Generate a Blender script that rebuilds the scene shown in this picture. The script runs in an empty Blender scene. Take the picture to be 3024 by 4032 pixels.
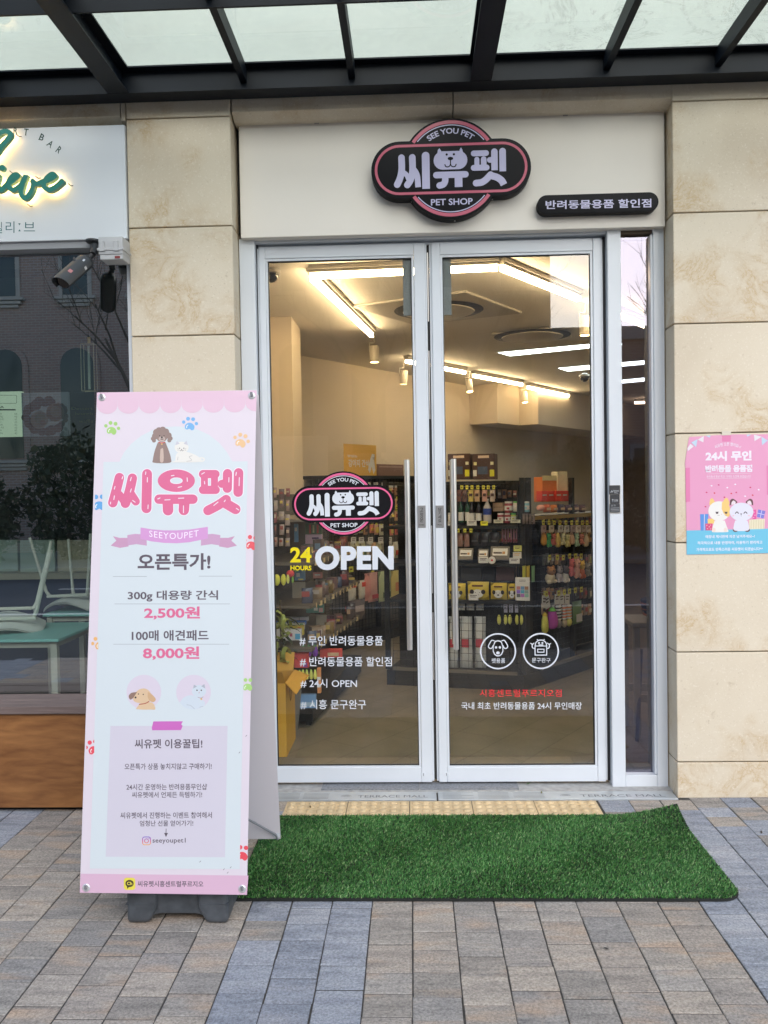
import bpy, bmesh, math, random
import numpy as np
from mathutils import Vector, Matrix

random.seed(7)
SC = bpy.context.scene
COL = SC.collection
R = math.radians

# ------------------------------------------------------------------ camera
CAM = (-0.0055, -4.3303, 1.5329)
YAW, PITCH, ROLL, FPX = 0.0361, -0.0249, -0.0166, 3309.6
cy, sy = math.cos(YAW), math.sin(YAW)
FWD = Vector((-sy*math.cos(PITCH), cy*math.cos(PITCH), math.sin(PITCH)))
RT0 = Vector((cy, sy, 0.0)); UP0 = RT0.cross(FWD)
cr_, sr_ = math.cos(ROLL), math.sin(ROLL)
RT = cr_*RT0 + sr_*UP0
UP = -sr_*RT0 + cr_*UP0
cd = bpy.data.cameras.new('camera')
cam = bpy.data.objects.new('camera', cd); COL.objects.link(cam)
cam.matrix_world = Matrix(((RT.x, UP.x, -FWD.x, CAM[0]), (RT.y, UP.y, -FWD.y, CAM[1]), (RT.z, UP.z, -FWD.z, CAM[2]), (0, 0, 0, 1)))
cd.sensor_fit = 'AUTO'; cd.sensor_width = 36.0; cd.lens = FPX/4032*36.0
cd.clip_start = 0.05; cd.clip_end = 1000
SC.camera = cam

# ------------------------------------------------------------------ sky, sun, exposure
SUN_EL, SUN_AZ = R(30), R(172)          # high in front, hidden by thin cloud: soft light
W = bpy.data.worlds.new('World'); SC.world = W; W.use_nodes = True
nt = W.node_tree; bg = nt.nodes['Background']
sky = nt.nodes.new('ShaderNodeTexSky'); sky.sky_type = 'NISHITA'; sky.sun_disc = False
sky.sun_elevation = SUN_EL; sky.sun_rotation = SUN_AZ
sky.air_density = 1.0; sky.dust_density = 1.0; sky.ozone_density = 1.0
nt.links.new(sky.outputs[0], bg.inputs[0]); bg.inputs[1].default_value = 0.10
sl = bpy.data.lights.new('sun', 'SUN'); sl.energy = 1.1; sl.angle = R(70); sl.color = (1.0, 0.94, 0.875)
sun = bpy.data.objects.new('sun', sl); COL.objects.link(sun)
sd = Vector((math.sin(SUN_AZ)*math.cos(SUN_EL), math.cos(SUN_AZ)*math.cos(SUN_EL), math.sin(SUN_EL)))
sun.rotation_euler = sd.to_track_quat('Z', 'Y').to_euler(); sun.location = sd*40
VS = SC.view_settings
VS.view_transform = 'Standard'; VS.look = 'None'; VS.gamma = 1.0; VS.use_curve_mapping = False
VS.exposure = 1.66
SC.cycles.use_denoising = True
SC.cycles.max_bounces = 10; SC.cycles.transparent_max_bounces = 24
SC.cycles.sample_clamp_indirect = 6.0

# ------------------------------------------------------------------ photo measuring helpers (full-size photo pixels -> points on real surfaces)
def ray(px, py):
    return FWD + (px-1512)/FPX*RT - (py-2016)/FPX*UP
CO = Vector(CAM)
def on_y(px, py, y):
    d = ray(px, py); return CO + d*((y-CO.y)/d.y)
def on_z(px, py, z):
    d = ray(px, py); return CO + d*((z-CO.z)/d.z)
def at_d(px, py, D):
    return CO + ray(px, py)*D
def crop(x0, y0, s):
    return lambda a, b: (x0+s*a, y0+s*b)
cA = crop(0, 0, .9114); cB = crop(1512, 0, .9114); cC = crop(0, 900, .6076)
cD = crop(960, 900, .4702); cE = crop(1660, 900, .4702)
cF = crop(300, 1500, .4943); cG = crop(300, 2450, .5651); cH = crop(0, 2000, .5874)
cI = crop(1000, 1800, .446); cJ = crop(1000, 2400, .446); cK = crop(1660, 1800, .446); cL = crop(1660, 2400, .446)
cM = crop(2340, 900, .4123); cN = crop(2340, 1600, .4123); cO = crop(2340, 2300, .4123)
cS = crop(1440, 440, .42194); cT = crop(0, 440, .31344); cU = crop(0, 900, .27132); cV = crop(0, 1400, .36177)
cW = crop(1060, 2200, .22607); cX = crop(2660, 1680, .24413)

class Surf:
    """a flat real surface: origin, two in-plane axes and the normal toward the viewer"""
    def __init__(s, O, U, V):
        s.O = Vector(O); s.U = Vector(U).normalized(); V = Vector(V)
        s.V = (V - s.U*V.dot(s.U)).normalized(); s.N = s.U.cross(s.V)
        if s.N.dot(CO - s.O) < 0: s.N = -s.N
    def uv(s, p):
        d = ray(*p); t = (s.O-CO).dot(s.N)/d.dot(s.N); q = CO+d*t-s.O
        return (q.dot(s.U), q.dot(s.V))
    def pt(s, u, v, n=0.0):
        return s.O+s.U*u+s.V*v+s.N*n
    def off(s, n):
        return Surf(s.O+s.N*n, s.U, s.V)
def ysurf(y): return Surf((0, y, 0), (1, 0, 0), (0, 0, 1))

# ------------------------------------------------------------------ materials
def lin(c): return tuple(((x/255)/12.92 if x/255 <= .04045 else ((x/255+.055)/1.055)**2.4) for x in c)
def pc(r, g, b, k=1.15): return tuple(min(.85, x/k) for x in lin((r, g, b)))   # paint colour of a thing seen in the open shade
MATS = {}
def mat(name, col=(.5, .5, .5), rough=.5, metal=0.0, spec=.5, emit=None, es=0.0, bump=None, vary=0.0, mott=None):
    """bump=(scale,strength); vary = value spread per object; mott=(scale,amount) blotches"""
    if name in MATS: return MATS[name]
    m = bpy.data.materials.new(name); m.use_nodes = True; MATS[name] = m
    t = m.node_tree; b = t.nodes['Principled BSDF']
    b.inputs['Base Color'].default_value = (*col, 1); b.inputs['Roughness'].default_value = rough
    b.inputs['Metallic'].default_value = metal; b.inputs['Specular IOR Level'].default_value = spec
    src = None
    if vary or mott:
        hs = t.nodes.new('ShaderNodeHueSaturation'); hs.inputs['Color'].default_value = (*col, 1)
        val = None
        if vary:
            oi = t.nodes.new('ShaderNodeObjectInfo'); mr = t.nodes.new('ShaderNodeMapRange')
            t.links.new(oi.outputs['Random'], mr.inputs[0]); mr.inputs[3].default_value = 1-vary; mr.inputs[4].default_value = 1+vary
            val = mr.outputs[0]
        if mott:
            tc = t.nodes.new('ShaderNodeTexCoord'); nz = t.nodes.new('ShaderNodeTexNoise'); nz.inputs['Scale'].default_value = mott[0]; nz.inputs['Detail'].default_value = 6
            t.links.new(tc.outputs['Object'], nz.inputs['Vector'])
            mr = t.nodes.new('ShaderNodeMapRange'); t.links.new(nz.outputs[0], mr.inputs[0])
            mr.inputs[1].default_value = .3; mr.inputs[2].default_value = .7
            mr.inputs[3].default_value = 1-mott[1]; mr.inputs[4].default_value = 1+mott[1]
            if val is None: val = mr.outputs[0]
            else:
                mm = t.nodes.new('ShaderNodeMath'); mm.operation = 'MULTIPLY'; t.links.new(val, mm.inputs[0]); t.links.new(mr.outputs[0], mm.inputs[1]); val = mm.outputs[0]
        t.links.new(val, hs.inputs['Value']); t.links.new(hs.outputs[0], b.inputs['Base Color'])
    if emit: b.inputs['Emission Color'].default_value = (*emit, 1); b.inputs['Emission Strength'].default_value = es
    if bump:
        tc = t.nodes.new('ShaderNodeTexCoord'); nz = t.nodes.new('ShaderNodeTexNoise'); nz.inputs['Scale'].default_value = bump[0]; nz.inputs['Detail'].default_value = 4
        bp = t.nodes.new('ShaderNodeBump'); bp.inputs['Strength'].default_value = bump[1]; bp.inputs['Distance'].default_value = .01
        t.links.new(tc.outputs['Object'], nz.inputs['Vector']); t.links.new(nz.outputs[0], bp.inputs['Height']); t.links.new(bp.outputs[0], b.inputs['Normal'])
    return m
def printed(rgb, k=1.15, rough=.45):
    """flat print in one ink, given as the colour it shows on the spot"""
    return mat('print_%02x%02x%02x' % tuple(int(x) for x in rgb), pc(*rgb, k=k), rough, bump=(3.5, .35))

def nodes_of(name):
    m = bpy.data.materials.new(name); m.use_nodes = True; MATS[name] = m
    t = m.node_tree; return m, t, t.nodes['Principled BSDF']
def N(t, typ, **kw):
    n = t.nodes.new(typ)
    for k, v in kw.items():
        if k.startswith('i_'):
            n.inputs[int(k[2:])].default_value = v
        else: setattr(n, k, v)
    return n
def ramp(t, src, stops, interp='LINEAR'):
    r = t.nodes.new('ShaderNodeValToRGB'); e = r.color_ramp.elements; r.color_ramp.interpolation = interp
    e[0].position, e[0].color = stops[0][0], (*stops[0][1], 1)
    e[1].position, e[1].color = stops[-1][0], (*stops[-1][1], 1)
    for p, c in stops[1:-1]:
        x = e.new(p); x.color = (*c, 1)
    t.links.new(src, r.inputs[0]); return r.outputs[0]
def mixc(t, f, a, b, mode='MIX'):
    m = t.nodes.new('ShaderNodeMix'); m.data_type = 'RGBA'; m.blend_type = mode
    for s, v in ((m.inputs[0], f), (m.inputs[6], a), (m.inputs[7], b)):
        if isinstance(v, (int, float)): s.default_value = v
        elif isinstance(v, tuple): s.default_value = (*v, 1)
        else: t.links.new(v, s)
    return m.outputs[2]
def noise(t, vec, scale, detail=4, dist=0.0, rough=.5):
    n = t.nodes.new('ShaderNodeTexNoise'); n.inputs['Scale'].default_value = scale; n.inputs['Detail'].default_value = detail
    n.inputs['Distortion'].default_value = dist; n.inputs['Roughness'].default_value = rough
    if vec is not None: t.links.new(vec, n.inputs['Vector'])
    return n.outputs[0]
def math_(t, op, a, b=0.0):
    m = t.nodes.new('ShaderNodeMath'); m.operation = op
    for s, v in ((m.inputs[0], a), (m.inputs[1], b)):
        if isinstance(v, (int, float)): s.default_value = v
        else: t.links.new(v, s)
    return m.outputs[0]
def objvec(t, scale=(1, 1, 1), jitter=True):
    """object coordinates, stretched, shifted by the object's own random number"""
    tc = t.nodes.new('ShaderNodeTexCoord'); mp = t.nodes.new('ShaderNodeMapping'); mp.inputs['Scale'].default_value = scale
    t.links.new(tc.outputs['Object'], mp.inputs[0])
    if jitter:
        oi = t.nodes.new('ShaderNodeObjectInfo'); c = t.nodes.new('ShaderNodeCombineXYZ')
        m = math_(t, 'MULTIPLY', oi.outputs['Random'], 97.0); m2 = math_(t, 'MULTIPLY', oi.outputs['Random'], 41.0)
        t.links.new(m, c.inputs[0]); t.links.new(m2, c.inputs[1]); t.links.new(m, c.inputs[2]); t.links.new(c.outputs[0], mp.inputs[1])
    return mp.outputs[0]
def setbump(t, b, h, strength=.3, dist=.004):
    bp = t.nodes.new('ShaderNodeBump'); bp.inputs['Strength'].default_value = strength; bp.inputs['Distance'].default_value = dist
    t.links.new(h, bp.inputs['Height']); t.links.new(bp.outputs[0], b.inputs['Normal'])

def glassmat(name, ior=1.5, tint=(1, 1, 1), refl=(1, 1, 1), coat=0.0, dirt=0.0, dust=(.5, .5, .5), mul=1.2):
    m, t, b = nodes_of(name); t.nodes.remove(b); out = t.nodes['Material Output']
    tr = N(t, 'ShaderNodeBsdfTransparent'); tr.inputs[0].default_value = (*tint, 1)
    gl = N(t, 'ShaderNodeBsdfGlossy'); gl.inputs['Roughness'].default_value = 0.0; gl.inputs[0].default_value = (*refl, 1)
    fr = N(t, 'ShaderNodeFresnel'); fr.inputs[0].default_value = ior
    ge = N(t, 'ShaderNodeNewGeometry'); front = math_(t, 'SUBTRACT', 1.0, ge.outputs['Backfacing'])
    f = math_(t, 'MINIMUM', math_(t, 'MULTIPLY', math_(t, 'ADD', math_(t, 'MULTIPLY', fr.outputs[0], mul), coat), front), 1.0)
    mx = N(t, 'ShaderNodeMixShader'); t.links.new(f, mx.inputs[0]); t.links.new(tr.outputs[0], mx.inputs[1]); t.links.new(gl.outputs[0], mx.inputs[2])
    last = mx.outputs[0]
    if dirt:
        df = N(t, 'ShaderNodeBsdfDiffuse'); df.inputs[0].default_value = (*dust, 1)
        tc = N(t, 'ShaderNodeTexCoord'); n1 = noise(t, tc.outputs['Object'], 6, 8)
        n2 = noise(t, tc.outputs['Object'], 160, 2)
        r1 = N(t, 'ShaderNodeMapRange'); t.links.new(n1, r1.inputs[0]); r1.inputs[1].default_value = .4; r1.inputs[2].default_value = .75; r1.inputs[4].default_value = dirt
        r2 = N(t, 'ShaderNodeMapRange'); t.links.new(n2, r2.inputs[0]); r2.inputs[1].default_value = .74; r2.inputs[2].default_value = .82; r2.inputs[4].default_value = dirt*5
        s = math_(t, 'ADD', r1.outputs[0], r2.outputs[0])
        m2 = N(t, 'ShaderNodeMixShader'); t.links.new(s, m2.inputs[0]); t.links.new(last, m2.inputs[1]); t.links.new(df.outputs[0], m2.inputs[2]); last = m2.outputs[0]
    t.links.new(last, out.inputs[0]); return m

def stone_mat():
    m, t, b = nodes_of('cream_limestone')
    v = objvec(t)
    n1 = noise(t, v, 2.2, 6, .4); n2 = noise(t, v, 105, 4); n3 = noise(t, v, 6, 10, .7, .68); n4 = noise(t, v, 2.6, 3)
    base = ramp(t, n1, [(.3, (.585, .505, .385)), (.5, (.64, .565, .44)), (.75, (.67, .60, .475))])
    # brown veins: thin iso-lines of a warped noise, only in patches
    a = math_(t, 'ABSOLUTE', math_(t, 'SUBTRACT', n3, .5)); line = N(t, 'ShaderNodeMapRange'); t.links.new(a, line.inputs[0])
    line.inputs[1].default_value = 0; line.inputs[2].default_value = .016; line.inputs[3].default_value = 1; line.inputs[4].default_value = 0
    pat = N(t, 'ShaderNodeMapRange'); t.links.new(n4, pat.inputs[0]); pat.inputs[1].default_value = .47; pat.inputs[2].default_value = .60
    halo = N(t, 'ShaderNodeMapRange'); t.links.new(a, halo.inputs[0]); halo.inputs[1].default_value = 0; halo.inputs[2].default_value = .11; halo.inputs[3].default_value = .42; halo.inputs[4].default_value = 0
    f = math_(t, 'MULTIPLY', math_(t, 'MAXIMUM', math_(t, 'MULTIPLY', line.outputs[0], .9), halo.outputs[0]), pat.outputs[0])
    c = mixc(t, f, base, (.46, .31, .14))
    sp = N(t, 'ShaderNodeMapRange'); t.links.new(n2, sp.inputs[0]); sp.inputs[1].default_value = .58; sp.inputs[2].default_value = .72; sp.inputs[4].default_value = .42
    c = mixc(t, sp.outputs[0], c, (.80, .75, .66))
    n5 = noise(t, v, 34, 3); dk = N(t, 'ShaderNodeMapRange'); t.links.new(n5, dk.inputs[0]); dk.inputs[1].default_value = .66; dk.inputs[2].default_value = .78; dk.inputs[4].default_value = .5
    c = mixc(t, dk.outputs[0], c, (.42, .33, .22))
    n6 = noise(t, v, 150, 2); pk = N(t, 'ShaderNodeMapRange'); t.links.new(n6, pk.inputs[0]); pk.inputs[1].default_value = .66; pk.inputs[2].default_value = .74; pk.inputs[4].default_value = .5
    c = mixc(t, pk.outputs[0], c, (.36, .29, .2))
    t.links.new(c, b.inputs['Base Color']); b.inputs['Roughness'].default_value = .55; b.inputs['Specular IOR Level'].default_value = .3
    setbump(t, b, n2, .15, .002); return m

def paver_mat(name, cols, orange):
    m, t, b = nodes_of(name)
    oi = N(t, 'ShaderNodeObjectInfo')
    v = objvec(t, (5, 26, 1)); v2 = objvec(t)
    st = noise(t, v, 1.0, 6, .3, .6); fine = noise(t, v2, 120, 4, 0, .75); spk = noise(t, v2, 420, 1)
    base = ramp(t, oi.outputs['Random'], cols)
    c = mixc(t, .9, base, ramp(t, st, [(.28, (.66, .67, .69)), (.5, (1, 1, 1)), (.72, (1.24, 1.22, 1.18))]), 'MULTIPLY')
    o = N(t, 'ShaderNodeMapRange'); n2 = noise(t, objvec(t, (3, 12, 1)), 1.0, 3); t.links.new(n2, o.inputs[0]); o.inputs[1].default_value = .54; o.inputs[2].default_value = .74; o.inputs[4].default_value = orange
    c = mixc(t, o.outputs[0], c, (.44, .30, .195))
    c = mixc(t, .8, c, ramp(t, fine, [(.3, (.45, .45, .45)), (.5, (1, 1, 1)), (.7, (1.55, 1.55, 1.55))]), 'MULTIPLY')
    w = N(t, 'ShaderNodeMapRange'); t.links.new(spk, w.inputs[0]); w.inputs[1].default_value = .70; w.inputs[2].default_value = .8; w.inputs[4].default_value = .5
    c = mixc(t, w.outputs[0], c, (.62, .6, .57))
    t.links.new(c, b.inputs['Base Color']); b.inputs['Roughness'].default_value = .85; b.inputs['Specular IOR Level'].default_value = .25
    setbump(t, b, fine, .8, .004); return m

def wood_mat(name, c0, c1, scale=(1.2, 14, 14), rough=.6):
    m, t, b = nodes_of(name); v = objvec(t, scale)
    n1 = noise(t, v, 1.6, 7, 1.2, .6); n2 = noise(t, v, 7, 5, .5)
    c = mixc(t, .5, ramp(t, n1, [(.3, c0), (.7, c1)]), ramp(t, n2, [(.3, c0), (.7, c1)]))
    t.links.new(c, b.inputs['Base Color']); b.inputs['Roughness'].default_value = rough; setbump(t, b, n2, .2, .002); return m

def brick_mat(name, c1, c2, mort, scale=1.0):
    m, t, b = nodes_of(name); tc = N(t, 'ShaderNodeTexCoord')
    sp = N(t, 'ShaderNodeSeparateXYZ'); t.links.new(tc.outputs['Object'], sp.inputs[0]); cb = N(t, 'ShaderNodeCombineXYZ')
    t.links.new(sp.outputs[0], cb.inputs[0]); t.links.new(sp.outputs[2], cb.inputs[1])
    br = N(t, 'ShaderNodeTexBrick'); t.links.new(cb.outputs[0], br.inputs[0])
    for k, c in ((1, c1), (2, c2), (3, mort)): br.inputs[k].default_value = (*c, 1)
    br.inputs['Scale'].default_value = scale; br.inputs['Brick Width'].default_value = .22; br.inputs['Row Height'].default_value = .075; br.inputs['Mortar Size'].default_value = .01
    t.links.new(br.outputs[0], b.inputs['Base Color']); b.inputs['Roughness'].default_value = .9; return m

M_STONE = stone_mat()
M_PTAN = paver_mat('paver_tan_concrete', [(0, (.24, .225, .205)), (.25, (.34, .30, .26)), (.45, (.27, .258, .245)), (.6, (.30, .275, .245)), (.8, (.38, .335, .285)), (1, (.32, .30, .275))], .6)
M_PBLUE = paver_mat('paver_blue_grey_concrete', [(0, (.235, .255, .295)), (.4, (.285, .305, .34)), (.7, (.26, .28, .32)), (1, (.33, .345, .375))], .06)
M_JOINT = mat('joint_sand', (.05, .047, .043), .95, bump=(300, .6), mott=(40, .4))
M_FRAME = mat('white_frame_paint', (.625, .665, .71), .32, spec=.45, mott=(3, .03))
M_RUBBER = mat('black_rubber_gasket', (.02, .02, .022), .6)
M_STEEL = mat('brushed_steel', (.74, .72, .70), .3, .9)
M_DSTEEL = mat('canopy_black_paint', (.007, .010, .015), .5, spec=.22, mott=(2, .25))
M_PANEL = mat('ivory_sign_panel', (.74, .70, .635), .5, mott=(1.2, .03))
M_CPANEL = mat('pale_grey_sign_panel', (.70, .735, .77), .45)
M_BLACK = mat('matt_black_acrylic', (.008, .008, .010), .6, spec=.12)
M_PINK = mat('pink_acrylic', (.50, .085, .15), .4)
M_LAV = mat('pale_lavender_acrylic', (.46, .45, .64), .3)
M_DOORGLASS = glassmat('door_glass', 1.5, (.93, .955, .94), coat=.012, dirt=.02, mul=1.7)
M_SIDEGLASS = glassmat('coated_side_glass', 1.6, (.60, .60, .66), (.84, .82, 1.0), coat=.07, dirt=.006)
M_CAFEGLASS = glassmat('cafe_window_glass', 1.6, (.92, .98, .97), coat=.28, dirt=.006)
M_WHITE = mat('white_vinyl', (.62, .66, .72), .45)
M_DARKMET = mat('black_powder_coat', (.018, .018, .02), .5)

# ------------------------------------------------------------------ mesh building
ORG = {}
def link(o, parent=None):
    COL.objects.link(o)
    if parent is not None: o.parent = parent
    return o
def tag(o, label=None, cat=None, group=None, kind=None):
    if label: o['label'] = label
    if cat: o['category'] = cat
    if group: o['group'] = group
    if kind: o['kind'] = kind
    return o
def thing(name, label, cat, loc=(0, 0, 0), group=None, rz=0.0):
    o = bpy.data.objects.new(name, None); o.empty_display_size = .1; COL.objects.link(o); o.location = loc; o.rotation_euler = (0, 0, rz)
    ORG[o] = Vector(loc)
    return tag(o, label, cat, group)
def dup(o, loc=None, rot=None, scale=None, label=None, parent=None):
    c = o.copy(); COL.objects.link(c)
    if parent is not None: c.parent = parent
    if loc is not None: c.location = loc
    if rot is not None: c.rotation_euler = rot
    if scale is not None: c.scale = scale
    if label: c['label'] = label
    for ch in list(o.children): dup(ch, parent=c)
    return c

class MB:
    def __init__(s): s.v = []; s.f = []; s.m = []
    def add(s, vs, fs, mi=0):
        k = len(s.v); s.v += [Vector(x) for x in vs]; s.f += [[i+k for i in f] for f in fs]; s.m += [mi]*len(fs); return s
    def box(s, lo, hi, mi=0, M=None):
        (x0, y0, z0), (x1, y1, z1) = lo, hi
        vs = [Vector(p) for p in ((x0, y0, z0), (x1, y0, z0), (x1, y1, z0), (x0, y1, z0), (x0, y0, z1), (x1, y0, z1), (x1, y1, z1), (x0, y1, z1))]
        if M is not None: vs = [M @ p for p in vs]
        return s.add(vs, [(0, 3, 2, 1), (4, 5, 6, 7), (0, 1, 5, 4), (1, 2, 6, 5), (2, 3, 7, 6), (3, 0, 4, 7)], mi)
    def cbox(s, c, d, mi=0, M=None):
        return s.box([c[i]-d[i]/2 for i in range(3)], [c[i]+d[i]/2 for i in range(3)], mi, M)
    def prism(s, pts, vec, mi=0):
        n = len(pts); vec = Vector(vec); a = [Vector(p) for p in pts]
        return s.add(a+[p+vec for p in a], [list(range(n))[::-1], list(range(n, 2*n))]+[(i, (i+1) % n, n+(i+1) % n, n+i) for i in range(n)], mi)
    def tube(s, pts, r, n=8, mi=0, cap=True, r1=None):
        pts = [Vector(p) for p in pts]; rings = []; k = len(pts)
        nrm = None
        for i, p in enumerate(pts):
            d = (pts[min(i+1, k-1)]-pts[max(i-1, 0)]).normalized()
            if nrm is None:
                nrm = d.orthogonal().normalized()
            nrm = (nrm-d*nrm.dot(d)).normalized(); b = d.cross(nrm)
            rr = r if r1 is None else r+(r1-r)*i/(k-1)
            rings.append([p+nrm*rr*math.cos(2*math.pi*j/n)+b*rr*math.sin(2*math.pi*j/n) for j in range(n)])
        vs = [q for rg in rings for q in rg]; fs = []
        for i in range(k-1):
            for j in range(n): fs.append((i*n+j, i*n+(j+1) % n, (i+1)*n+(j+1) % n, (i+1)*n+j))
        if cap: fs += [list(range(n))[::-1], list(range((k-1)*n, k*n))]
        return s.add(vs, fs, mi)
    def lathe(s, prof, base=(0, 0, 0), n=16, mi=0, M=None):
        base = Vector(base); vs = []; fs = []
        for r, z in prof:
            for j in range(n):
                p = Vector((r*math.cos(2*math.pi*j/n), r*math.sin(2*math.pi*j/n), z)); vs.append((M @ p if M is not None else p)+base)
        for i in range(len(prof)-1):
            for j in range(n): fs.append((i*n+j, i*n+(j+1) % n, (i+1)*n+(j+1) % n, (i+1)*n+j))
        fs += [list(range(n))[::-1], list(range((len(prof)-1)*n, len(prof)*n))]
        return s.add(vs, fs, mi)
    def ball(s, c, r, n=10, mi=0, sq=(1, 1, 1), M=None):
        prof = [(max(1e-4, r*math.sin(math.pi*i/(n//2+1))), -r*math.cos(math.pi*i/(n//2+1))) for i in range(n//2+2)]
        S = Matrix.Diagonal((*sq, 1)); S = S if M is None else M @ S
        return s.lathe(prof, c, n, mi, S)
    def poly(s, pts, mi=0): return s.add(pts, [list(range(len(pts)))], mi)
    def build(s, name, mats, parent=None, smooth=False, bevel=0.0, seg=2, origin=None, angle=40):
        org = ORG.get(parent) if parent is not None else None
        if org is None: org = Vector(origin) if origin is not None else Vector((0, 0, 0))
        me = bpy.data.meshes.new(name)
        me.from_pydata([tuple(p-org) for p in s.v], [], s.f); me.validate(); me.update()
        for m in (mats if isinstance(mats, (list, tuple)) else [mats]): me.materials.append(m)
        if len(me.materials) > 1 and len(me.polygons) == len(s.m): me.polygons.foreach_set('material_index', s.m)
        bm = bmesh.new(); bm.from_mesh(me); bmesh.ops.recalc_face_normals(bm, faces=bm.faces)
        if bevel:
            es = [e for e in bm.edges if len(e.link_faces) == 2 and e.calc_face_angle(0) > R(35)]
            bmesh.ops.bevel(bm, geom=es, offset=bevel, segments=seg, affect='EDGES', profile=.6, clamp_overlap=True)
        if smooth:
            for f in bm.faces: f.smooth = True
            for e in bm.edges:
                if len(e.link_faces) == 2 and e.calc_face_angle(0) > R(angle): e.smooth = False
        bm.to_mesh(me); bm.free()
        o = bpy.data.objects.new(name, me); link(o, parent)
        ORG[o] = org
        if parent is None: o.location = org
        return o

def sheet(name, pts, mats, parent=None):
    return MB().poly(pts).build(name, mats, parent)

# ---- flat shapes on a surface (u,v)
def circ(c, r, n=32, a0=0, a1=360, ry=None):
    ry = r if ry is None else ry
    full = abs(a1-a0) >= 360
    k = n if full else n+1
    return [(c[0]+r*math.cos(R(a0+(a1-a0)*i/n)), c[1]+ry*math.sin(R(a0+(a1-a0)*i/n))) for i in range(k)]
def rrect(x0, y0, x1, y1, r, n=6):
    out = []
    for cx, cy2, a in ((x1-r, y1-r, 0), (x0+r, y1-r, 90), (x0+r, y0+r, 180), (x1-r, y0+r, 270)):
        out += [(cx+r*math.cos(R(a+90*i/n)), cy2+r*math.sin(R(a+90*i/n))) for i in range(n+1)]
    return out
def smooth_path(p, k=6):
    if len(p) < 3: return list(p)
    q = [p[0]]+list(p)+[p[-1]]; out = []
    for i in range(1, len(q)-2):
        a, b, c, d = q[i-1], q[i], q[i+1], q[i+2]
        for j in range(k):
            t = j/k; f = lambda w: .5*((2*b[w])+(-a[w]+c[w])*t+(2*a[w]-5*b[w]+4*c[w]-d[w])*t*t+(-a[w]+3*b[w]-3*c[w]+d[w])*t**3)
            out.append((f(0), f(1)))
    out.append(p[-1]); return out
def stroke(p, w, caps=(1, 1), k=6):
    """outline of a pen stroke with round or square ends"""
    p = smooth_path(p, k); L = []; Rr = []; h = w/2; n = len(p)
    for i, a in enumerate(p):
        b = p[min(i+1, n-1)]; c = p[max(i-1, 0)]; dx, dy = b[0]-c[0], b[1]-c[1]; l = math.hypot(dx, dy) or 1
        nx, ny = -dy/l*h, dx/l*h; L.append((a[0]+nx, a[1]+ny)); Rr.append((a[0]-nx, a[1]-ny))
    out = list(L)
    def cap(c, start, s):
        a0 = math.atan2(start[1]-c[1], start[0]-c[0])
        return [(c[0]+h*math.cos(a0-s*math.pi*i/8), c[1]+h*math.sin(a0-s*math.pi*i/8)) for i in range(1, 8)]
    if caps[1]: out += cap(p[-1], L[-1], 1)
    out += Rr[::-1]
    if caps[0]: out += cap(p[0], Rr[0], 1)
    return out
def ring(c, r0, r1, a0=0, a1=360, n=48):
    o = circ(c, r1, n, a0, a1); i = circ(c, r0, n, a0, a1); return o, i

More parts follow.
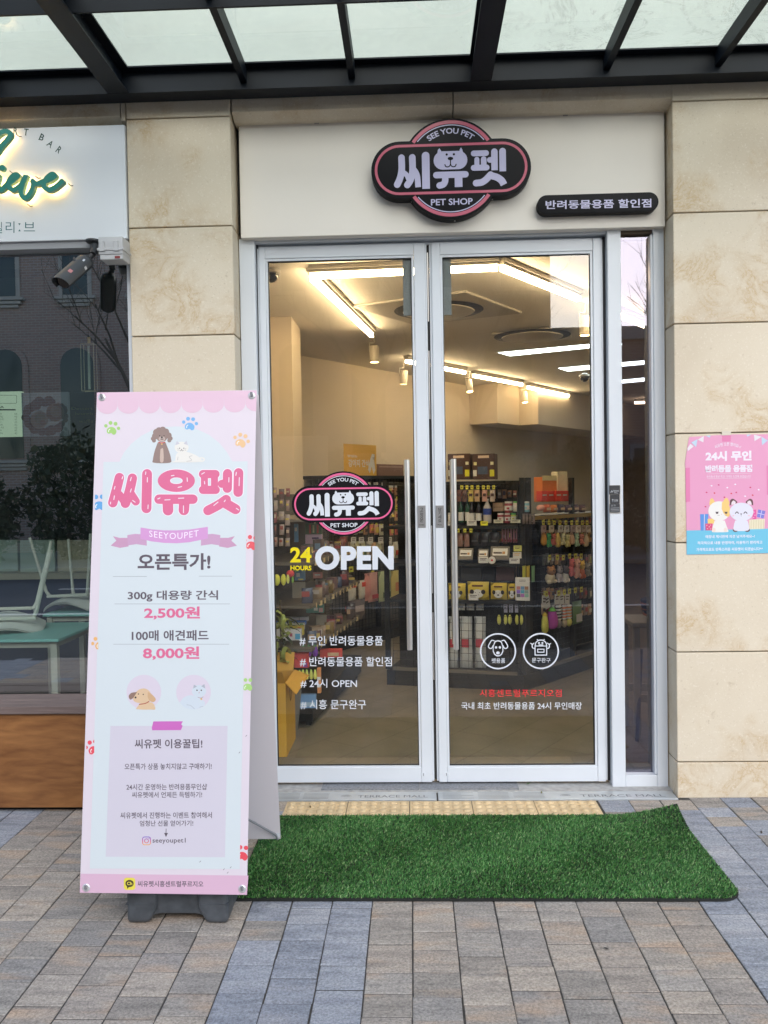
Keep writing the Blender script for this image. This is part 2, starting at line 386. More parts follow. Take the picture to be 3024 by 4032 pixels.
class Art:
    """inks laid on a surface as thin flat films, each a hair in front of the one before"""
    def __init__(s, surf, parent, to=None, base=.0004, step=.00006):
        s.s = surf; s.p = parent; s.base = base; s.step = step; s.used = []; s.to = to or (lambda a, b: surf.uv((a, b)))
        s.mb = {}; s.order = []; s.g = 0
    def nxt(s, q):
        """height of the film: one step above every film it overlaps"""
        x0 = min(p[0] for p in q); x1 = max(p[0] for p in q); y0 = min(p[1] for p in q); y1 = max(p[1] for p in q)
        l = 1+max([u[4] for u in s.used if u[0] < x1 and u[1] > x0 and u[2] < y1 and u[3] > y0], default=0)
        s.used.append((x0, x1, y0, y1, l)); return s.base+s.step*l
    def _mb(s, name, m):
        k = (name, m.name, len(s.used) if name.startswith('lettering') or name in ('tape', 'scuff_mark', 'bunting', 'confetti', 'round_print', 'rule') else s.g)
        if k not in s.mb: s.mb[k] = (MB(), m); s.order.append(k)
        return s.mb[k][0]
    def new(s): s.g += 1; return s
    def poly(s, pts, m, name='print', raw=False):
        q = [(p if raw else s.to(*p)) for p in pts]; n = s.nxt(q)
        s._mb(name, m).poly([s.s.pt(*p, n) for p in q]); return s
    def stroke(s, pts, w, m, name='print', caps=(1, 1), k=6): return s.poly(stroke(pts, w, caps, k), m, name)
    def disc(s, c, r, m, name='print', ry=None, n=24): return s.poly(circ(c, r, n, ry=ry), m, name)
    def ring(s, c, r0, r1, m, name='print', a0=0, a1=360, n=48):
        o, i = ring(c, r0, r1, a0, a1, n); b = s._mb(name, m); k = len(o)
        q = [s.to(*p) for p in o+i]; n_ = s.nxt(q); vs = [s.s.pt(*p, n_) for p in q]; fs = []
        cl = abs(a1-a0) >= 360
        for j in range(k if cl else k-1): fs.append((j, (j+1) % k, k+(j+1) % k, k+j))
        b.add(vs, fs); return s
    def loop(s, pts, inner, m, name='print'):
        b = s._mb(name, m); k = len(pts)
        q = [s.to(*p) for p in list(pts)+list(inner)]; n_ = s.nxt(q); vs = [s.s.pt(*p, n_) for p in q]
        b.add(vs, [(j, (j+1) % k, k+(j+1) % k, k+j) for j in range(k)]); return s
    def text(s, body, box, m, name='lettering', bold=.0, bend=None, spacing=1.0, res=3, slope=0.0):
        """box = (x0, ytop, x1, ybottom) in the art's own coordinates, y down; slope = extra y per x"""
        x0, y0, x1, y1 = box; vs, fs = text_mesh(body, bold, spacing, res)
        out = []
        for (a, b) in vs:
            x = x0+(x1-x0)*a; y = y1+(y0-y1)*b+slope*(x-x0)
            if bend: x, y = bend(a, b)
            out.append(s.to(x, y))
        n_ = s.nxt(out); s._mb(name, m).add([s.s.pt(*p, n_) for p in out], fs); return s
    def done(s):
        return [s.mb[k][0].build(k[0], s.mb[k][1], s.p) for k in s.order]

TXT = {}
def text_mesh(body, bold=0.0, spacing=1.0, res=3):
    """flat mesh of a line of text, fitted to the unit square"""
    key = (body, bold, spacing, res)
    if key in TXT: return TXT[key]
    c = bpy.data.curves.new('lettering', 'FONT'); c.body = body; c.offset = bold; c.space_character = spacing; c.resolution_u = res
    c.fill_mode = 'FRONT' if hasattr(c, 'fill_mode') else c.fill_mode; c.align_x = 'CENTER'; c.space_line = .95
    o = bpy.data.objects.new('lettering', c); COL.objects.link(o)
    me = o.to_mesh()
    v = np.array([(p.co.x, p.co.y) for p in me.vertices]); lo = v.min(0); hi = v.max(0); v = (v-lo)/np.maximum(hi-lo, 1e-6)
    fs = [list(f.vertices) for f in me.polygons]
    o.to_mesh_clear(); bpy.data.objects.remove(o); bpy.data.curves.remove(c)
    TXT[key] = ([tuple(p) for p in v.tolist()], fs); return TXT[key]
# ================================================================== SETTING: ground, paving
ground = MB().box((-120, -160, -.4), (120, 60, -.06)).build('ground', mat('ground_concrete', (.16, .16, .155), .9, mott=(.3, .15)))
tag(ground, kind='structure')
road = MB().box((-120, -13.0, -.06), (120, -6.6, -.03)).build('road', mat('asphalt', (.055, .058, .066), .85, mott=(.8, .2)))
tag(road, kind='structure')
rm = MB()
for k in range(-12, 13): rm.box((k*6, -9.86, -.03), (k*6+3, -9.74, -.026))
rm.box((-120, -6.9, -.03), (120, -6.78, -.026))
rm.build('lane_marking', mat('road_paint', (.7, .7, .68), .7), road)
pav = MB().box((-14, -6.6, -.06), (14, .2, -.0034)).build('pavement', M_JOINT)
tag(pav, kind='structure')
PW, PX0 = .1505, -.0338
def paver_mesh(L, m):
    w, l = PW/2-.0023, L/2-.0023; b = .0024; h = .0018
    v = [(-w+b, -l+b, 0), (w-b, -l+b, 0), (w-b, l-b, 0), (-w+b, l-b, 0), (-w, -l, -h), (w, -l, -h), (w, l, -h), (-w, l, -h), (-w, -l, -.03), (w, -l, -.03), (w, l, -.03), (-w, l, -.03)]
    f = [(0, 1, 2, 3)]+[(i, 4+i, 4+(i+1) % 4, (i+1) % 4) for i in range(4)]+[(4+i, 8+i, 8+(i+1) % 4, 4+(i+1) % 4) for i in range(4)]
    me = bpy.data.meshes.new('paver'); me.from_pydata(v, [], f); me.materials.append(m); return me
PLEN = [.112, .132, .152, .168]
PMESH = {(L, b): paver_mesh(L, M_PBLUE if b else M_PTAN) for L in PLEN for b in (0, 1)}
rp = random.Random(11)
far = {0: MB(), 1: MB()}; npav = 0
def in_view(x, y):
    d = Vector((x, y, 0))-CO; z = d.dot(FWD)
    if z < .3: return False
    X = 1512+FPX*d.dot(RT)/z; Y = 2016-FPX*d.dot(UP)/z
    return -90 < X < 3110 and Y < 4120
for k in range(-36, 37):
    x = PX0+PW*(k+.5); blue = ((k+4) % 11) < 3
    y = -.208 if not (-.70 < x < .86) else -.525
    if x < -1.41: y = -.30
    if x > 1.27: y = -.176
    y0 = y; first = True
    while y > -3.6:
        L = rp.choice(PLEN)
        if first: L = rp.choice(PLEN[:3])
        first = False
        b = blue
        if y > -.5 and k > 5 and rp.random() < .45: b = not b
        if rp.random() < .045: b = not b
        yc = y-L/2
        under_mat = -.69 < x < 1.12 and -1.20 < yc < -.47
        hid_base = False
        if in_view(x, yc) and not under_mat and npav < 299:
            o = bpy.data.objects.new('paver', PMESH[(L, int(b))]); link(o, pav); npav += 1
            o.location = (x+rp.uniform(-.0014, .0014), yc, rp.uniform(-.0012, .0010))
            o.rotation_euler = (rp.uniform(-.007, .007), rp.uniform(-.005, .005), rp.uniform(-.007, .007))
        else:
            me = PMESH[(L, int(b))]
            far[int(b)].add([v.co+Vector((x, yc, 0)) for v in me.vertices], [list(p.vertices) for p in me.polygons])
        y -= L
for b in (0, 1):
    o = far[b].build('paver_field', [M_PTAN, M_PBLUE][b], pav); o['kind'] = 'stuff'

# tactile tiles: five yellow dome tiles in front of the sill
M_TACT = mat('yellow_tactile_concrete', (.57, .44, .26), .8, bump=(120, .3), mott=(9, .16))
def tactile_tile():
    b = MB(); h = .1500
    b.box((-h, -h, -.03), (h, h, .001))
    for i in range(6):
        for j in range(6):
            b.lathe([(.0185, .001), (.0165, .0055), (.011, .0085), (.004, .0092)], (-.1225+.049*i, -.1225+.049*j, 0), 10)
    return b
tt = tactile_tile().build('tactile_tile', M_TACT, pav, smooth=True, bevel=0)
tt.location = (-.656+.15, -.371, .001)
for k in range(1, 5):
    c = dup(tt, parent=pav, loc=(-.656+.15+.3035*k, -.371, .001+.0006*(k % 2)))

# sill: grey tiles below the doors, then the steel drain covers
M_SILL = mat('grey_sill_granite', (.19, .20, .215), .7, mott=(90, .35))
M_SILLL = mat('pale_sill_mortar', (.36, .36, .35), .9, bump=(200, .5), mott=(30, .2))
sill = MB().box((-.90, -.094, -.05), (1.272, .14, .004)).build('door_sill', M_SILLL); tag(sill, kind='structure')
for (a, b_) in ((-.505, -.002), (.002, .505)):
    MB().box((a, -.072, .004), (b_, .05, .009)).build('sill_tile', M_SILL, sill)
dcm = mat('drain_steel', (.50, .53, .54), .38, .55, mott=(6, .12)); M_ENGR = mat('engraved_steel', (.17, .18, .19), .7); M_SLOT = mat('drain_slot', (.17, .18, .185), .8)
def drain_cover(x0, x1, label):
    t = thing('drain_cover', label, 'drain cover', ((x0+x1)/2, -.150, 0), 'steel drain covers along the door sill')
    MB().box((x0, -.206, -.02), (x1, -.097, .004)).build('cover_plate', dcm, t, bevel=.0015, seg=1)
    sf = Surf((0, -.206, .004), (1, 0, 0), (0, 1, 0))
    sl_ = MB(); w = (x1-x0); rr = random.Random(int(x1*100))
    for row in range(5):
        y = -.190+row*.0185
        for (a, b_) in ((.02, .15), (.17, .30), (.32, .45)):
            if row in (1, 3) and a == .02: b_ -= .05
            p = [(x0+w*a, y), (x0+w*b_, y), (x0+w*b_, y+.0032), (x0+w*a, y+.0032)]
            sl_.poly([(q[0], q[1], .0046) for q in p])
    sl_.build('drain_slot', M_SLOT, t)
    art = Art(sf, t, to=lambda a, b: (a, b))
    art.text('TERRACE MALL', (x0+w*.60, .062, x0+w*.955, .030), M_ENGR, bold=.0)
    for r_ in (.026, .018, .010):
        art.ring((x0+w*.54, .038), r_, r_+.003, M_ENGR, 'emblem', 20, 160, 12)
    art.done(); return t
drain_cover(-.90, .083, 'steel drain cover strip in front of the left door leaf, half hidden by the banner')
drain_cover(.091, 1.264, 'steel drain cover strip in front of the right door leaf and side window')

# ================================================================== SHOP BUILDING (upper wall, cornice) and stone pillars
M_UP = mat('upper_wall_stone', (.46, .485, .44), .7, mott=(1.5, .1))
bld = thing('shop_building', 'cream stone shop building front with cornice band above both shop signs', 'building', (0, 0, 0))
MB().box((-14, -.15, 3.50), (14, .6, 13.0)).build('wall', M_UP, bld)
MB().box((-14, .6, 3.2), (14, 12, 13.0)).build('upper_floors', M_UP, bld)
def stone(x0, x1, z0, z1, y0, y1, parent, name='stone_panel', bev=.003):
    g = .0028
    o = MB().box((x0+g, y0, z0+g), (x1-g, y1, z1-g)).build(name, M_STONE, parent, bevel=bev, seg=1); return o
# cornice blocks (sloping underside toward the recess) over the bays
for (x0, x1) in ((-.878, .215), (.215, 1.284), (-2.5, -1.43), (-3.6, -2.5)):
    g = .0025
    o = MB().prism([(x0+g, -.165, 3.505), (x0+g, -.165, 3.412), (x0+g, -.11, 3.385), (x0+g, .1, 3.385), (x0+g, .1, 3.505)], (x1-x0-2*g, 0, 0)).build('cornice_block', M_STONE, bld, bevel=.002, seg=1)
stone(-1.43, -1.402, 3.385, 3.505, -.168, .1, bld, 'cornice_block')
JZ = [-.02, .173, .717, 1.255, 1.789, 2.322, 2.857, 3.392, 3.505]
def pillar(x0, x1, label, extra=()):
    t = thing('stone_pillar', label, 'pillar', ((x0+x1)/2, -.1, 0), 'cream stone pillars beside the doors')
    MB().box((x0+.012, -.155, -.02), (x1-.012, .32, 3.5)).build('mortar_core', mat('mortar_grey', (.33, .28, .21), .9), t)
    for a, b in zip(JZ[:-1], JZ[1:]): stone(x0, x1, a, b, -.172, .30, t)
    return t
pillar(-1.402, -.880, 'cream limestone pillar between the cafe window and the pet shop doors')
pillar(1.268, 1.86, 'cream limestone pillar right of the doors with the pink poster')
pillar(1.86, 2.6, 'plain cream limestone pillar at the right edge beyond the poster')
# small drill holes and anchor marks
# ================================================================== GLASS CANOPY
zb = on_y(1512, 352, -.24).z; zt = on_y(1512, 246, -.24).z
can = thing('glass_canopy', 'black steel canopy with dusty glass panes above the shop front', 'canopy', (0, -.3, zb))
b = MB(); b.box((-6, -.246, zb+.006), (6, -.234, zt)); b.box((-6, -.29, zb), (6, -.19, zb+.007)); b.box((-6, -.29, zt-.006), (6, -.19, zt+.001))
b.build('wall_beam', M_DSTEEL, can)
bigs = [on_y(478, 350, -.24).x, on_y(1890, 320, -.24).x]; sp = bigs[1]-bigs[0]
MB().box((-6, -.30, zb+.001), (-5.9, -.2, zt)).build('end_plate', M_DSTEEL, can)
for k in range(-2, 3):
    x = bigs[0]+sp*k
    b = MB(); b.box((x-.006, -1.75, zb+.008), (x+.006, -.247, zt-.002)); b.box((x-.05, -1.75, zb+.001), (x+.05, -.292, zb+.009)); b.box((x-.05, -1.75, zt-.008), (x+.05, -.292, zt+.0005))
    b.build('rafter', M_DSTEEL, can)
    for f in (1/3+.012, 2/3-.02):
        xx = x+sp*f
        MB().box((xx-.016, -1.75, zt-.075), (xx+.016, -.247, zt+.0005)).build('glazing_bar', M_DSTEEL, can)
for y in (-.93, -1.744):
    for k in range(-2, 2):
        xa, xb = bigs[0]+sp*k+.008, bigs[0]+sp*(k+1)-.008
        MB().box((xa, y-.006, zb+.02), (xb, y+.006, zt-.01)).build('purlin', M_DSTEEL, can)
def canopy_glass():
    m, t, b = nodes_of('dusty_canopy_glass'); t.nodes.remove(b); out = t.nodes['Material Output']
    tr = N(t, 'ShaderNodeBsdfTransparent'); tr.inputs[0].default_value = (.955, .985, .965, 1)
    tl = N(t, 'ShaderNodeBsdfTranslucent'); tl.inputs[0].default_value = (.62, .70, .60, 1)
    df = N(t, 'ShaderNodeBsdfDiffuse'); df.inputs[0].default_value = (.30, .32, .27, 1)
    gl = N(t, 'ShaderNodeBsdfGlossy'); gl.inputs['Roughness'].default_value = .02
    tc = N(t, 'ShaderNodeTexCoord'); v = tc.outputs['Object']
    n1 = noise(t, v, 3.0, 8, 1.5, .65); n2 = noise(t, v, 55, 2); n3 = noise(t, v, 7, 3)
    r1 = N(t, 'ShaderNodeMapRange'); t.links.new(n1, r1.inputs[0]); r1.inputs[1].default_value = .35; r1.inputs[2].default_value = .7; r1.inputs[3].default_value = .05; r1.inputs[4].default_value = .16
    m1 = N(t, 'ShaderNodeMixShader'); t.links.new(r1.outputs[0], m1.inputs[0]); t.links.new(tr.outputs[0], m1.inputs[1]); t.links.new(tl.outputs[0], m1.inputs[2])
    r2 = N(t, 'ShaderNodeMapRange'); t.links.new(n2, r2.inputs[0]); r2.inputs[1].default_value = .72; r2.inputs[2].default_value = .80; r2.inputs[4].default_value = .6
    r3 = N(t, 'ShaderNodeMapRange'); t.links.new(n3, r3.inputs[0]); r3.inputs[1].default_value = .5; r3.inputs[2].default_value = .65
    s = math_(t, 'MULTIPLY', r2.outputs[0], r3.outputs[0])
    a = math_(t, 'ABSOLUTE', math_(t, 'SUBTRACT', n1, .5)); ln = N(t, 'ShaderNodeMapRange'); t.links.new(a, ln.inputs[0]); ln.inputs[1].default_value = 0; ln.inputs[2].default_value = .018; ln.inputs[3].default_value = .16; ln.inputs[4].default_value = 0
    sp_ = N(t, 'ShaderNodeSeparateXYZ'); t.links.new(v, sp_.inputs[0]); rx = N(t, 'ShaderNodeMapRange'); t.links.new(sp_.outputs[0], rx.inputs[0]); rx.inputs[1].default_value = .2; rx.inputs[2].default_value = .7
    s = math_(t, 'MAXIMUM', s, math_(t, 'MULTIPLY', ln.outputs[0], rx.outputs[0]))
    m2 = N(t, 'ShaderNodeMixShader'); t.links.new(s, m2.inputs[0]); t.links.new(m1.outputs[0], m2.inputs[1]); t.links.new(df.outputs[0], m2.inputs[2])
    fr = N(t, 'ShaderNodeFresnel'); fr.inputs[0].default_value = 1.5
    m3 = N(t, 'ShaderNodeMixShader'); ge = N(t, 'ShaderNodeNewGeometry'); t.links.new(math_(t, 'MULTIPLY', fr.outputs[0], math_(t, 'SUBTRACT', 1.0, ge.outputs['Backfacing'])), m3.inputs[0]); t.links.new(m2.outputs[0], m3.inputs[1]); t.links.new(gl.outputs[0], m3.inputs[2])
    t.links.new(m3.outputs[0], out.inputs[0]); return m
MG = canopy_glass()
xs = sorted([bigs[0]+sp*k+sp*f for k in range(-2, 2) for f in (0, 1/3+.012, 2/3-.02)]+[bigs[0]+sp*2])
ys = [-.20, -.93, -1.75]
for xa, xb in zip(xs[:-1], xs[1:]):
    for ya, yb in zip(ys[1:], ys[:-1]):
        MB().box((xa+.004, ya+.004, zt+.004), (xb-.004, yb-.004, zt+.012)).build('glass_pane', MG, can)

# ================================================================== PET SHOP FRONT: fixed frame with side window
fr = thing('shop_front_frame', 'white metal frame around the pet shop doors with a narrow side window on the right', 'door frame', (0, 0, 0))
zc = 2.815
MB().box((-.879, -.035, .0), (-.800, .08, 2.83)).build('left_jamb', M_FRAME, fr, bevel=.002, seg=1)
MB().box((-.800, .012, .0), (-.792, .07, 2.82)).build('jamb_gasket', M_RUBBER, fr)
b = MB(); b.box((-.80, -.02, 2.812), (.984, .08, 2.87)); b.box((-.80, .03, 2.795), (.984, .08, 2.812)); b.build('head_rail', M_FRAME, fr, bevel=.002, seg=1)
MB().box((.984, -.035, .0), (1.052, .09, 2.87)).build('door_post', M_FRAME, fr, bevel=.003, seg=1)
MB().box((.972, .012, .02), (.984, .06, 2.805)).build('jamb_gasket', M_RUBBER, fr)
b = MB(); b.box((1.212, -.035, .0), (1.266, .09, 2.87)); b.box((1.2, -.028, .065), (1.212, .06, 2.80)); b.build('side_jamb', M_FRAME, fr, bevel=.002, seg=1)
MB().box((1.0525, -.033, .0), (1.2115, .09, .062)).build('bottom_rail', M_FRAME, fr, bevel=.002, seg=1)
MB().box((1.0525, -.02, 2.808), (1.2115, .09, 2.868)).build('top_rail', mat('brown_sealant', (.12, .09, .06), .7), fr)
MB().box((1.0525, .012, .063), (1.2115, .022, 2.807)).build('side_pane', M_SIDEGLASS, fr)
M_JAMBG = mat('sage_reveal', (.28, .33, .28), .6)
b = MB(); b.box((1.198, .024, .063), (1.2105, .09, 2.8)); b.box((1.053, .024, .063), (1.198, .09, .085)); b.build('inner_reveal', M_JAMBG, fr)
MB().box((1.266, -.03, .0), (1.2695, .05, 2.87)).build('sealant_bead', mat('tan_sealant', (.30, .21, .12), .8), fr)
for (px, py) in ((1262*1, 936), (2182, 910)):
    q = on_y(px, py, -.022)
    b = MB(); b.prism([(q.x-.05, -.0225, 2.846), (q.x-.044, -.0225, 2.858), (q.x+.044, -.0225, 2.858), (q.x+.05, -.0225, 2.846), (q.x+.05, -.0225, 2.842), (q.x-.05, -.0225, 2.842)], (0, -.004, 0))
    for s in (-.036, .036): b.lathe([(.005, 0), (.004, .003)], (q.x+s, -.0265, 2.849), 8, M=Matrix.Rotation(R(90), 4, 'X'))
    b.build('hinge_cover', mat('grey_hinge', (.36, .36, .35), .4), fr)

# unit number plate on the post
NP = ysurf(-.0362)
npl = thing('unit_number_plate', 'small dark number plate reading T119 on the white door post', 'number plate', (1.02, -.036, 1.42))
mk = mat('charcoal_plate', (.035, .037, .042), .35)
q = lambda a, b_: on_y(*cN(a, b_), -.0362)
for (x0, y0, x1, y1, nm) in ((142, 755, 245, 838, 'top_plate'), (152, 842, 240, 928, 'middle_plate'), (147, 932, 243, 1012, 'bottom_plate')):
    a, c = q(x0, y0), q(x1, y1)
    MB().box((a.x, -.043, c.z), (c.x, -.0362, a.z)).build(nm, mk, npl, bevel=.0015, seg=1)
a, c = q(143, 757), q(248, 1019)
MB().box((a.x-.002, -.0368, c.z-.002), (c.x+.002, -.0357, a.z+.002)).build('back_plate', M_STEEL, npl)
art = Art(ysurf(-.0432), npl, base=.0003)
px = lambda x0, y0, x1, y1, c: (*c(x0, y0), *c(x1, y1))
grey = printed((190, 195, 200))
art.text('TERRACE\nMALL', px(178, 800, 236, 832, cN), grey, bold=.01); art.text('T119', px(168, 888, 222, 914, cN), grey, bold=.01)
art.text('교 차', px(158, 938, 204, 956, cN), grey)
art.stroke([cN(158, 822), cN(166, 806), cN(174, 818)], 2.2, grey, 'emblem')
for y in (972, 986, 1000): art.stroke([cN(158, y), cN(238, y-3)], 1.2, grey, 'rule')
art.done()

# ================================================================== DOORS
def label_plate(sf, pt, x0, x1, z0, z1, top, bottom):
    MB().box((x0, -.0035, z0), (x1, -.0002, z1)).build('label_plate', mat('satin_plate', (.34, .34, .34), .35, .6), pt, bevel=.001, seg=1)
    a = Art(ysurf(-.0036), pt, to=lambda u, v: (u, v), base=.0003); ink = printed((52, 50, 52))
    h = (z1-z0); w = x1-x0
    a.text(top, (x0+w*.28, z1-h*.10, x0+w*.72, z0+h*.25), ink, bold=.012)
    a.text(bottom, (x0+w*.22, z0+h*.16, x0+w*.78, z0+h*.10), ink, bold=.01); a.done()
def door(x0, x1, g0, g1, gt, gb, handle_x, label, plate, words, lockx):
    t = thing('glass_door', label, 'door', ((x0+x1)/2, 0, .018), 'pair of white framed glass doors')
    zt_, zb_ = 2.797, .018
    st = lambda a, c, nm: MB().box((a, 0, zb_), (c, .045, zt_)).build(nm, M_FRAME, t, bevel=.004, seg=2)
    def stile(a, c, s):
        b_ = MB(); b_.box((a, 0, zb_), (c, .045, zt_)); o = b_.build('stile', M_FRAME, t, bevel=.004, seg=2)
        e = a if s < 0 else c
        MB().box((min(e, e+s*.011), .010, zb_+.004), (max(e, e+s*.011), .043, zt_-.004)).build('edge_seal', M_FRAME, t, bevel=.002, seg=1)
    L0, L1 = x0+.011, g0-.012; R0, R1 = g1+.012, x1-.011
    stile(L0, L1, -1); stile(R0, R1, 1)
    MB().box((L1+.0006, .001, gt+.012), (R0-.0006, .045, zt_-.0005)).build('top_rail', M_FRAME, t, bevel=.002, seg=1)
    MB().box((L1+.0006, .001, zb_+.0005), (R0-.0006, .045, gb-.006)).build('bottom_rail', M_FRAME, t, bevel=.002, seg=1)
    b_ = MB()
    b_.box((L1+.001, .006, gb+.0002), (g0, .044, gt-.0002)); b_.box((g1, .006, gb+.0002), (R0-.001, .044, gt-.0002))
    b_.box((L1+.001, .006, gt), (R0-.001, .044, gt+.0115)); b_.box((L1+.001, .006, gb-.0055), (R0-.001, .044, gb)); b_.build('glazing_bead', M_FRAME, t)
    b_ = MB(); w = .004
    b_.box((g0, .014, gb), (g0+w, .030, gt)); b_.box((g1-w, .014, gb), (g1, .030, gt)); b_.box((g0+w, .014, gb), (g1-w, .030, gb+w)); b_.box((g0+w, .014, gt-w), (g1-w, .030, gt)); b_.build('gasket', M_RUBBER, t)
    pane = MB().box((g0+w+.0003, .018, gb+w+.0003), (g1-w-.0003, .026, gt-w-.0003)).build('glass_pane', M_DOORGLASS, t)
    # long tube handle on two stand-offs, the same inside
    hz0, hz1 = .72, 1.69
    for s, nm in ((-1, 'handle'), (1, 'inner_handle')):
        yh = -.052 if s < 0 else .098
        hb = MB(); hb.tube([(handle_x, yh, hz0), (handle_x, yh, hz1)], .0140, 16)
        ho = hb.build(nm, M_STEEL, t, smooth=True)
        for z in (hz0+.12, hz1-.12):
            MB().tube([(handle_x, yh, z), (handle_x, .018 if s < 0 else .0265, z)], .008, 10).build('mount', M_STEEL, ho, smooth=True)
    label_plate(None, t, *plate, *words)
    lb = MB().lathe([(.0135, 0), (.0125, .0035)], (lockx, .001, .06), 16, M=Matrix.Rotation(R(90), 4, 'X')).build('lock_cap', M_FRAME, t, smooth=True)
    MB().box((lockx-.0012, -.0031, .053), (lockx+.0012, -.0025, .067)).build('keyhole', M_RUBBER, t)
    MB().box((g1-.045 if x0 < 0 else g0+.002, .027, gt-.29), (g1-.002 if x0 < 0 else g0+.045, .04, gt-.002)).build('sensor_strip', mat('grey_sensor', (.20, .20, .2), .5), t)
    return t, pane
DL, paneL = door(-.795, .077, -.741, -.0005, 2.7255, .1035, -.040, 'left glass door leaf with the black logo, 24 HOURS OPEN and hashtag lettering',
    (.0105, .0525, 1.341, 1.455), ('고\n정\n문', 'FIXED'), .02)
DR, paneR = door(.0905, .9705, .157, .907, 2.723, .1015, .197, 'right glass door leaf with round dog and robot emblems and red lettering',
    (.104, .146, 1.340, 1.454), ('당\n기\n세\n요', 'PULL'), .14)
M_BRUSH = mat('dark_door_brush', (.03, .028, .027), .9)
MB().box((.0775, .02, .03), (.0900, .04, 2.79)).build('brush_seal', M_BRUSH, DR)
for z in (.55, 1.0, 1.9, 2.4): MB().box((.0795, .012, z), (.085, .0195, z+.35)).build('seal_strip', M_STEEL, DR)

# ---- the shop's logo, in the design units of the sign (x right, y down, centre 798,523)
def logo(art, mp, black, pink, white, faceblack, body=True):
    S = lambda p: [mp(*q) for q in p]
    st = lambda pts, w, m, nm='logo_lettering', caps=(1, 1): art.poly(S(stroke(pts, w, caps)), m, nm)
    def stad(x0, x1, y0, y1, n=20):
        r = (y1-y0)/2; cyy = (y0+y1)/2
        return circ((x1-r, cyy), r, n, -90, 90)+circ((x0+r, cyy), r, n, 90, 270)
    c = (798, 523)
    if body:
        art.poly(S(circ(c, 467, 64)), black, 'logo_disc')
    import math as _m
    for (ra, rb, m, nm) in ((414, 446, pink, 'pink_ring'), (398, 407, white, 'white_ring')):
        a0 = _m.degrees(_m.asin(259/rb))
        for s in (0, 180):
            art.new(); o, i = ring(c, ra, rb, a0+s, 180-a0+s, 40); art.loop_open(S(o), S(i), m, nm)
    art.poly(S(stad(50, 1545, 256, 790)), black, 'logo_band') if body else None
    o = stad(84, 1510, 290, 756); i = stad(108, 1486, 314, 732); art.loop(S(o), S(i), pink, 'pink_border')
    w = white
    st([(337, 410), (337, 520), (320, 600), (293, 658)], 62, w)
    st([(352, 545), (385, 575), (400, 610)], 46, w)
    st([(438, 410), (438, 540), (417, 620), (388, 664)], 62, w)
    st([(452, 525), (480, 580), (489, 688)], 54, w, caps=(1, 0))
    st([(563, 398), (563, 705)], 72, w, caps=(1, 0))
    art.poly(S([(p[0], 894-p[1]) for p in rrect(637, 362, 952, 532, 84)]), w, 'bear_head')
    for e in (((668, 405), (678, 350), (692, 333), (706, 352), (718, 380)), ((874, 380), (882, 350), (894, 331), (906, 352), (918, 405))): art.new(); art.poly(S(e), w, 'bear_ear')
    for x in (760, 827): art.poly(S(circ((x, 393), 11, 14)), faceblack, 'bear_face')
    art.poly(S(circ((794, 431), 26, 18, ry=16)), faceblack, 'bear_face')
    st([(794, 440), (794, 482)], 10, faceblack, 'bear_face', (0, 0))
    st([(742, 486), (749, 503), (768, 508), (786, 500), (794, 482)], 10, faceblack, 'bear_face')
    st([(846, 486), (839, 503), (820, 508), (802, 500), (794, 482)], 10, faceblack, 'bear_face')
    st([(660, 581), (932, 581)], 60, w)
    st([(743, 600), (741, 640), (724, 668), (689, 678)], 60, w, caps=(0, 1))
    st([(867, 600), (867, 697)], 72, w, caps=(0, 0))
    st([(1012, 391), (1126, 391)], 54, w)
    st([(1040, 446), (1040, 520)], 46, w); st([(1104, 446), (1104, 520)], 52, w)
    st([(1010, 524), (1130, 524)], 54, w)
    st([(1160, 455), (1200, 455)], 52, w, caps=(1, 0))
    st([(1204, 380), (1204, 552)], 60, w, caps=(1, 0))
    st([(1280, 378), (1280, 564)], 62, w, caps=(1, 0))
    st([(1166, 592), (1122, 636), (1082, 660), (1030, 666)], 62, w)
    st([(1168, 600), (1225, 618), (1268, 650), (1289, 688)], 64, w, caps=(1, 0))
    # curved and straight lettering
    def bend(a, b):
        th = R(-37.5+75*a); r = 322+53*b
        return mp(798+r*math.sin(th), 523-r*math.cos(th))
    art.text('SEE YOU PET', (0, 0, 1, 1), w, 'lettering', bold=.022, bend=bend)
    x0, y0 = mp(606, 802); x1, y1 = mp(996, 862)
    art.text('PET SHOP', (x0, y0, x1, y1), w, 'lettering', bold=.02)
def loop_open(s, o, i, m, name):
    b = s._mb(name, m); k = len(o)
    q = [s.to(*p) for p in list(o)+list(i)]; n_ = s.nxt(q); vs = [s.s.pt(*p, n_) for p in q]
    b.add(vs, [(j, j+1, k+j+1, k+j) for j in range(k-1)]); return s
Art.loop_open = loop_open

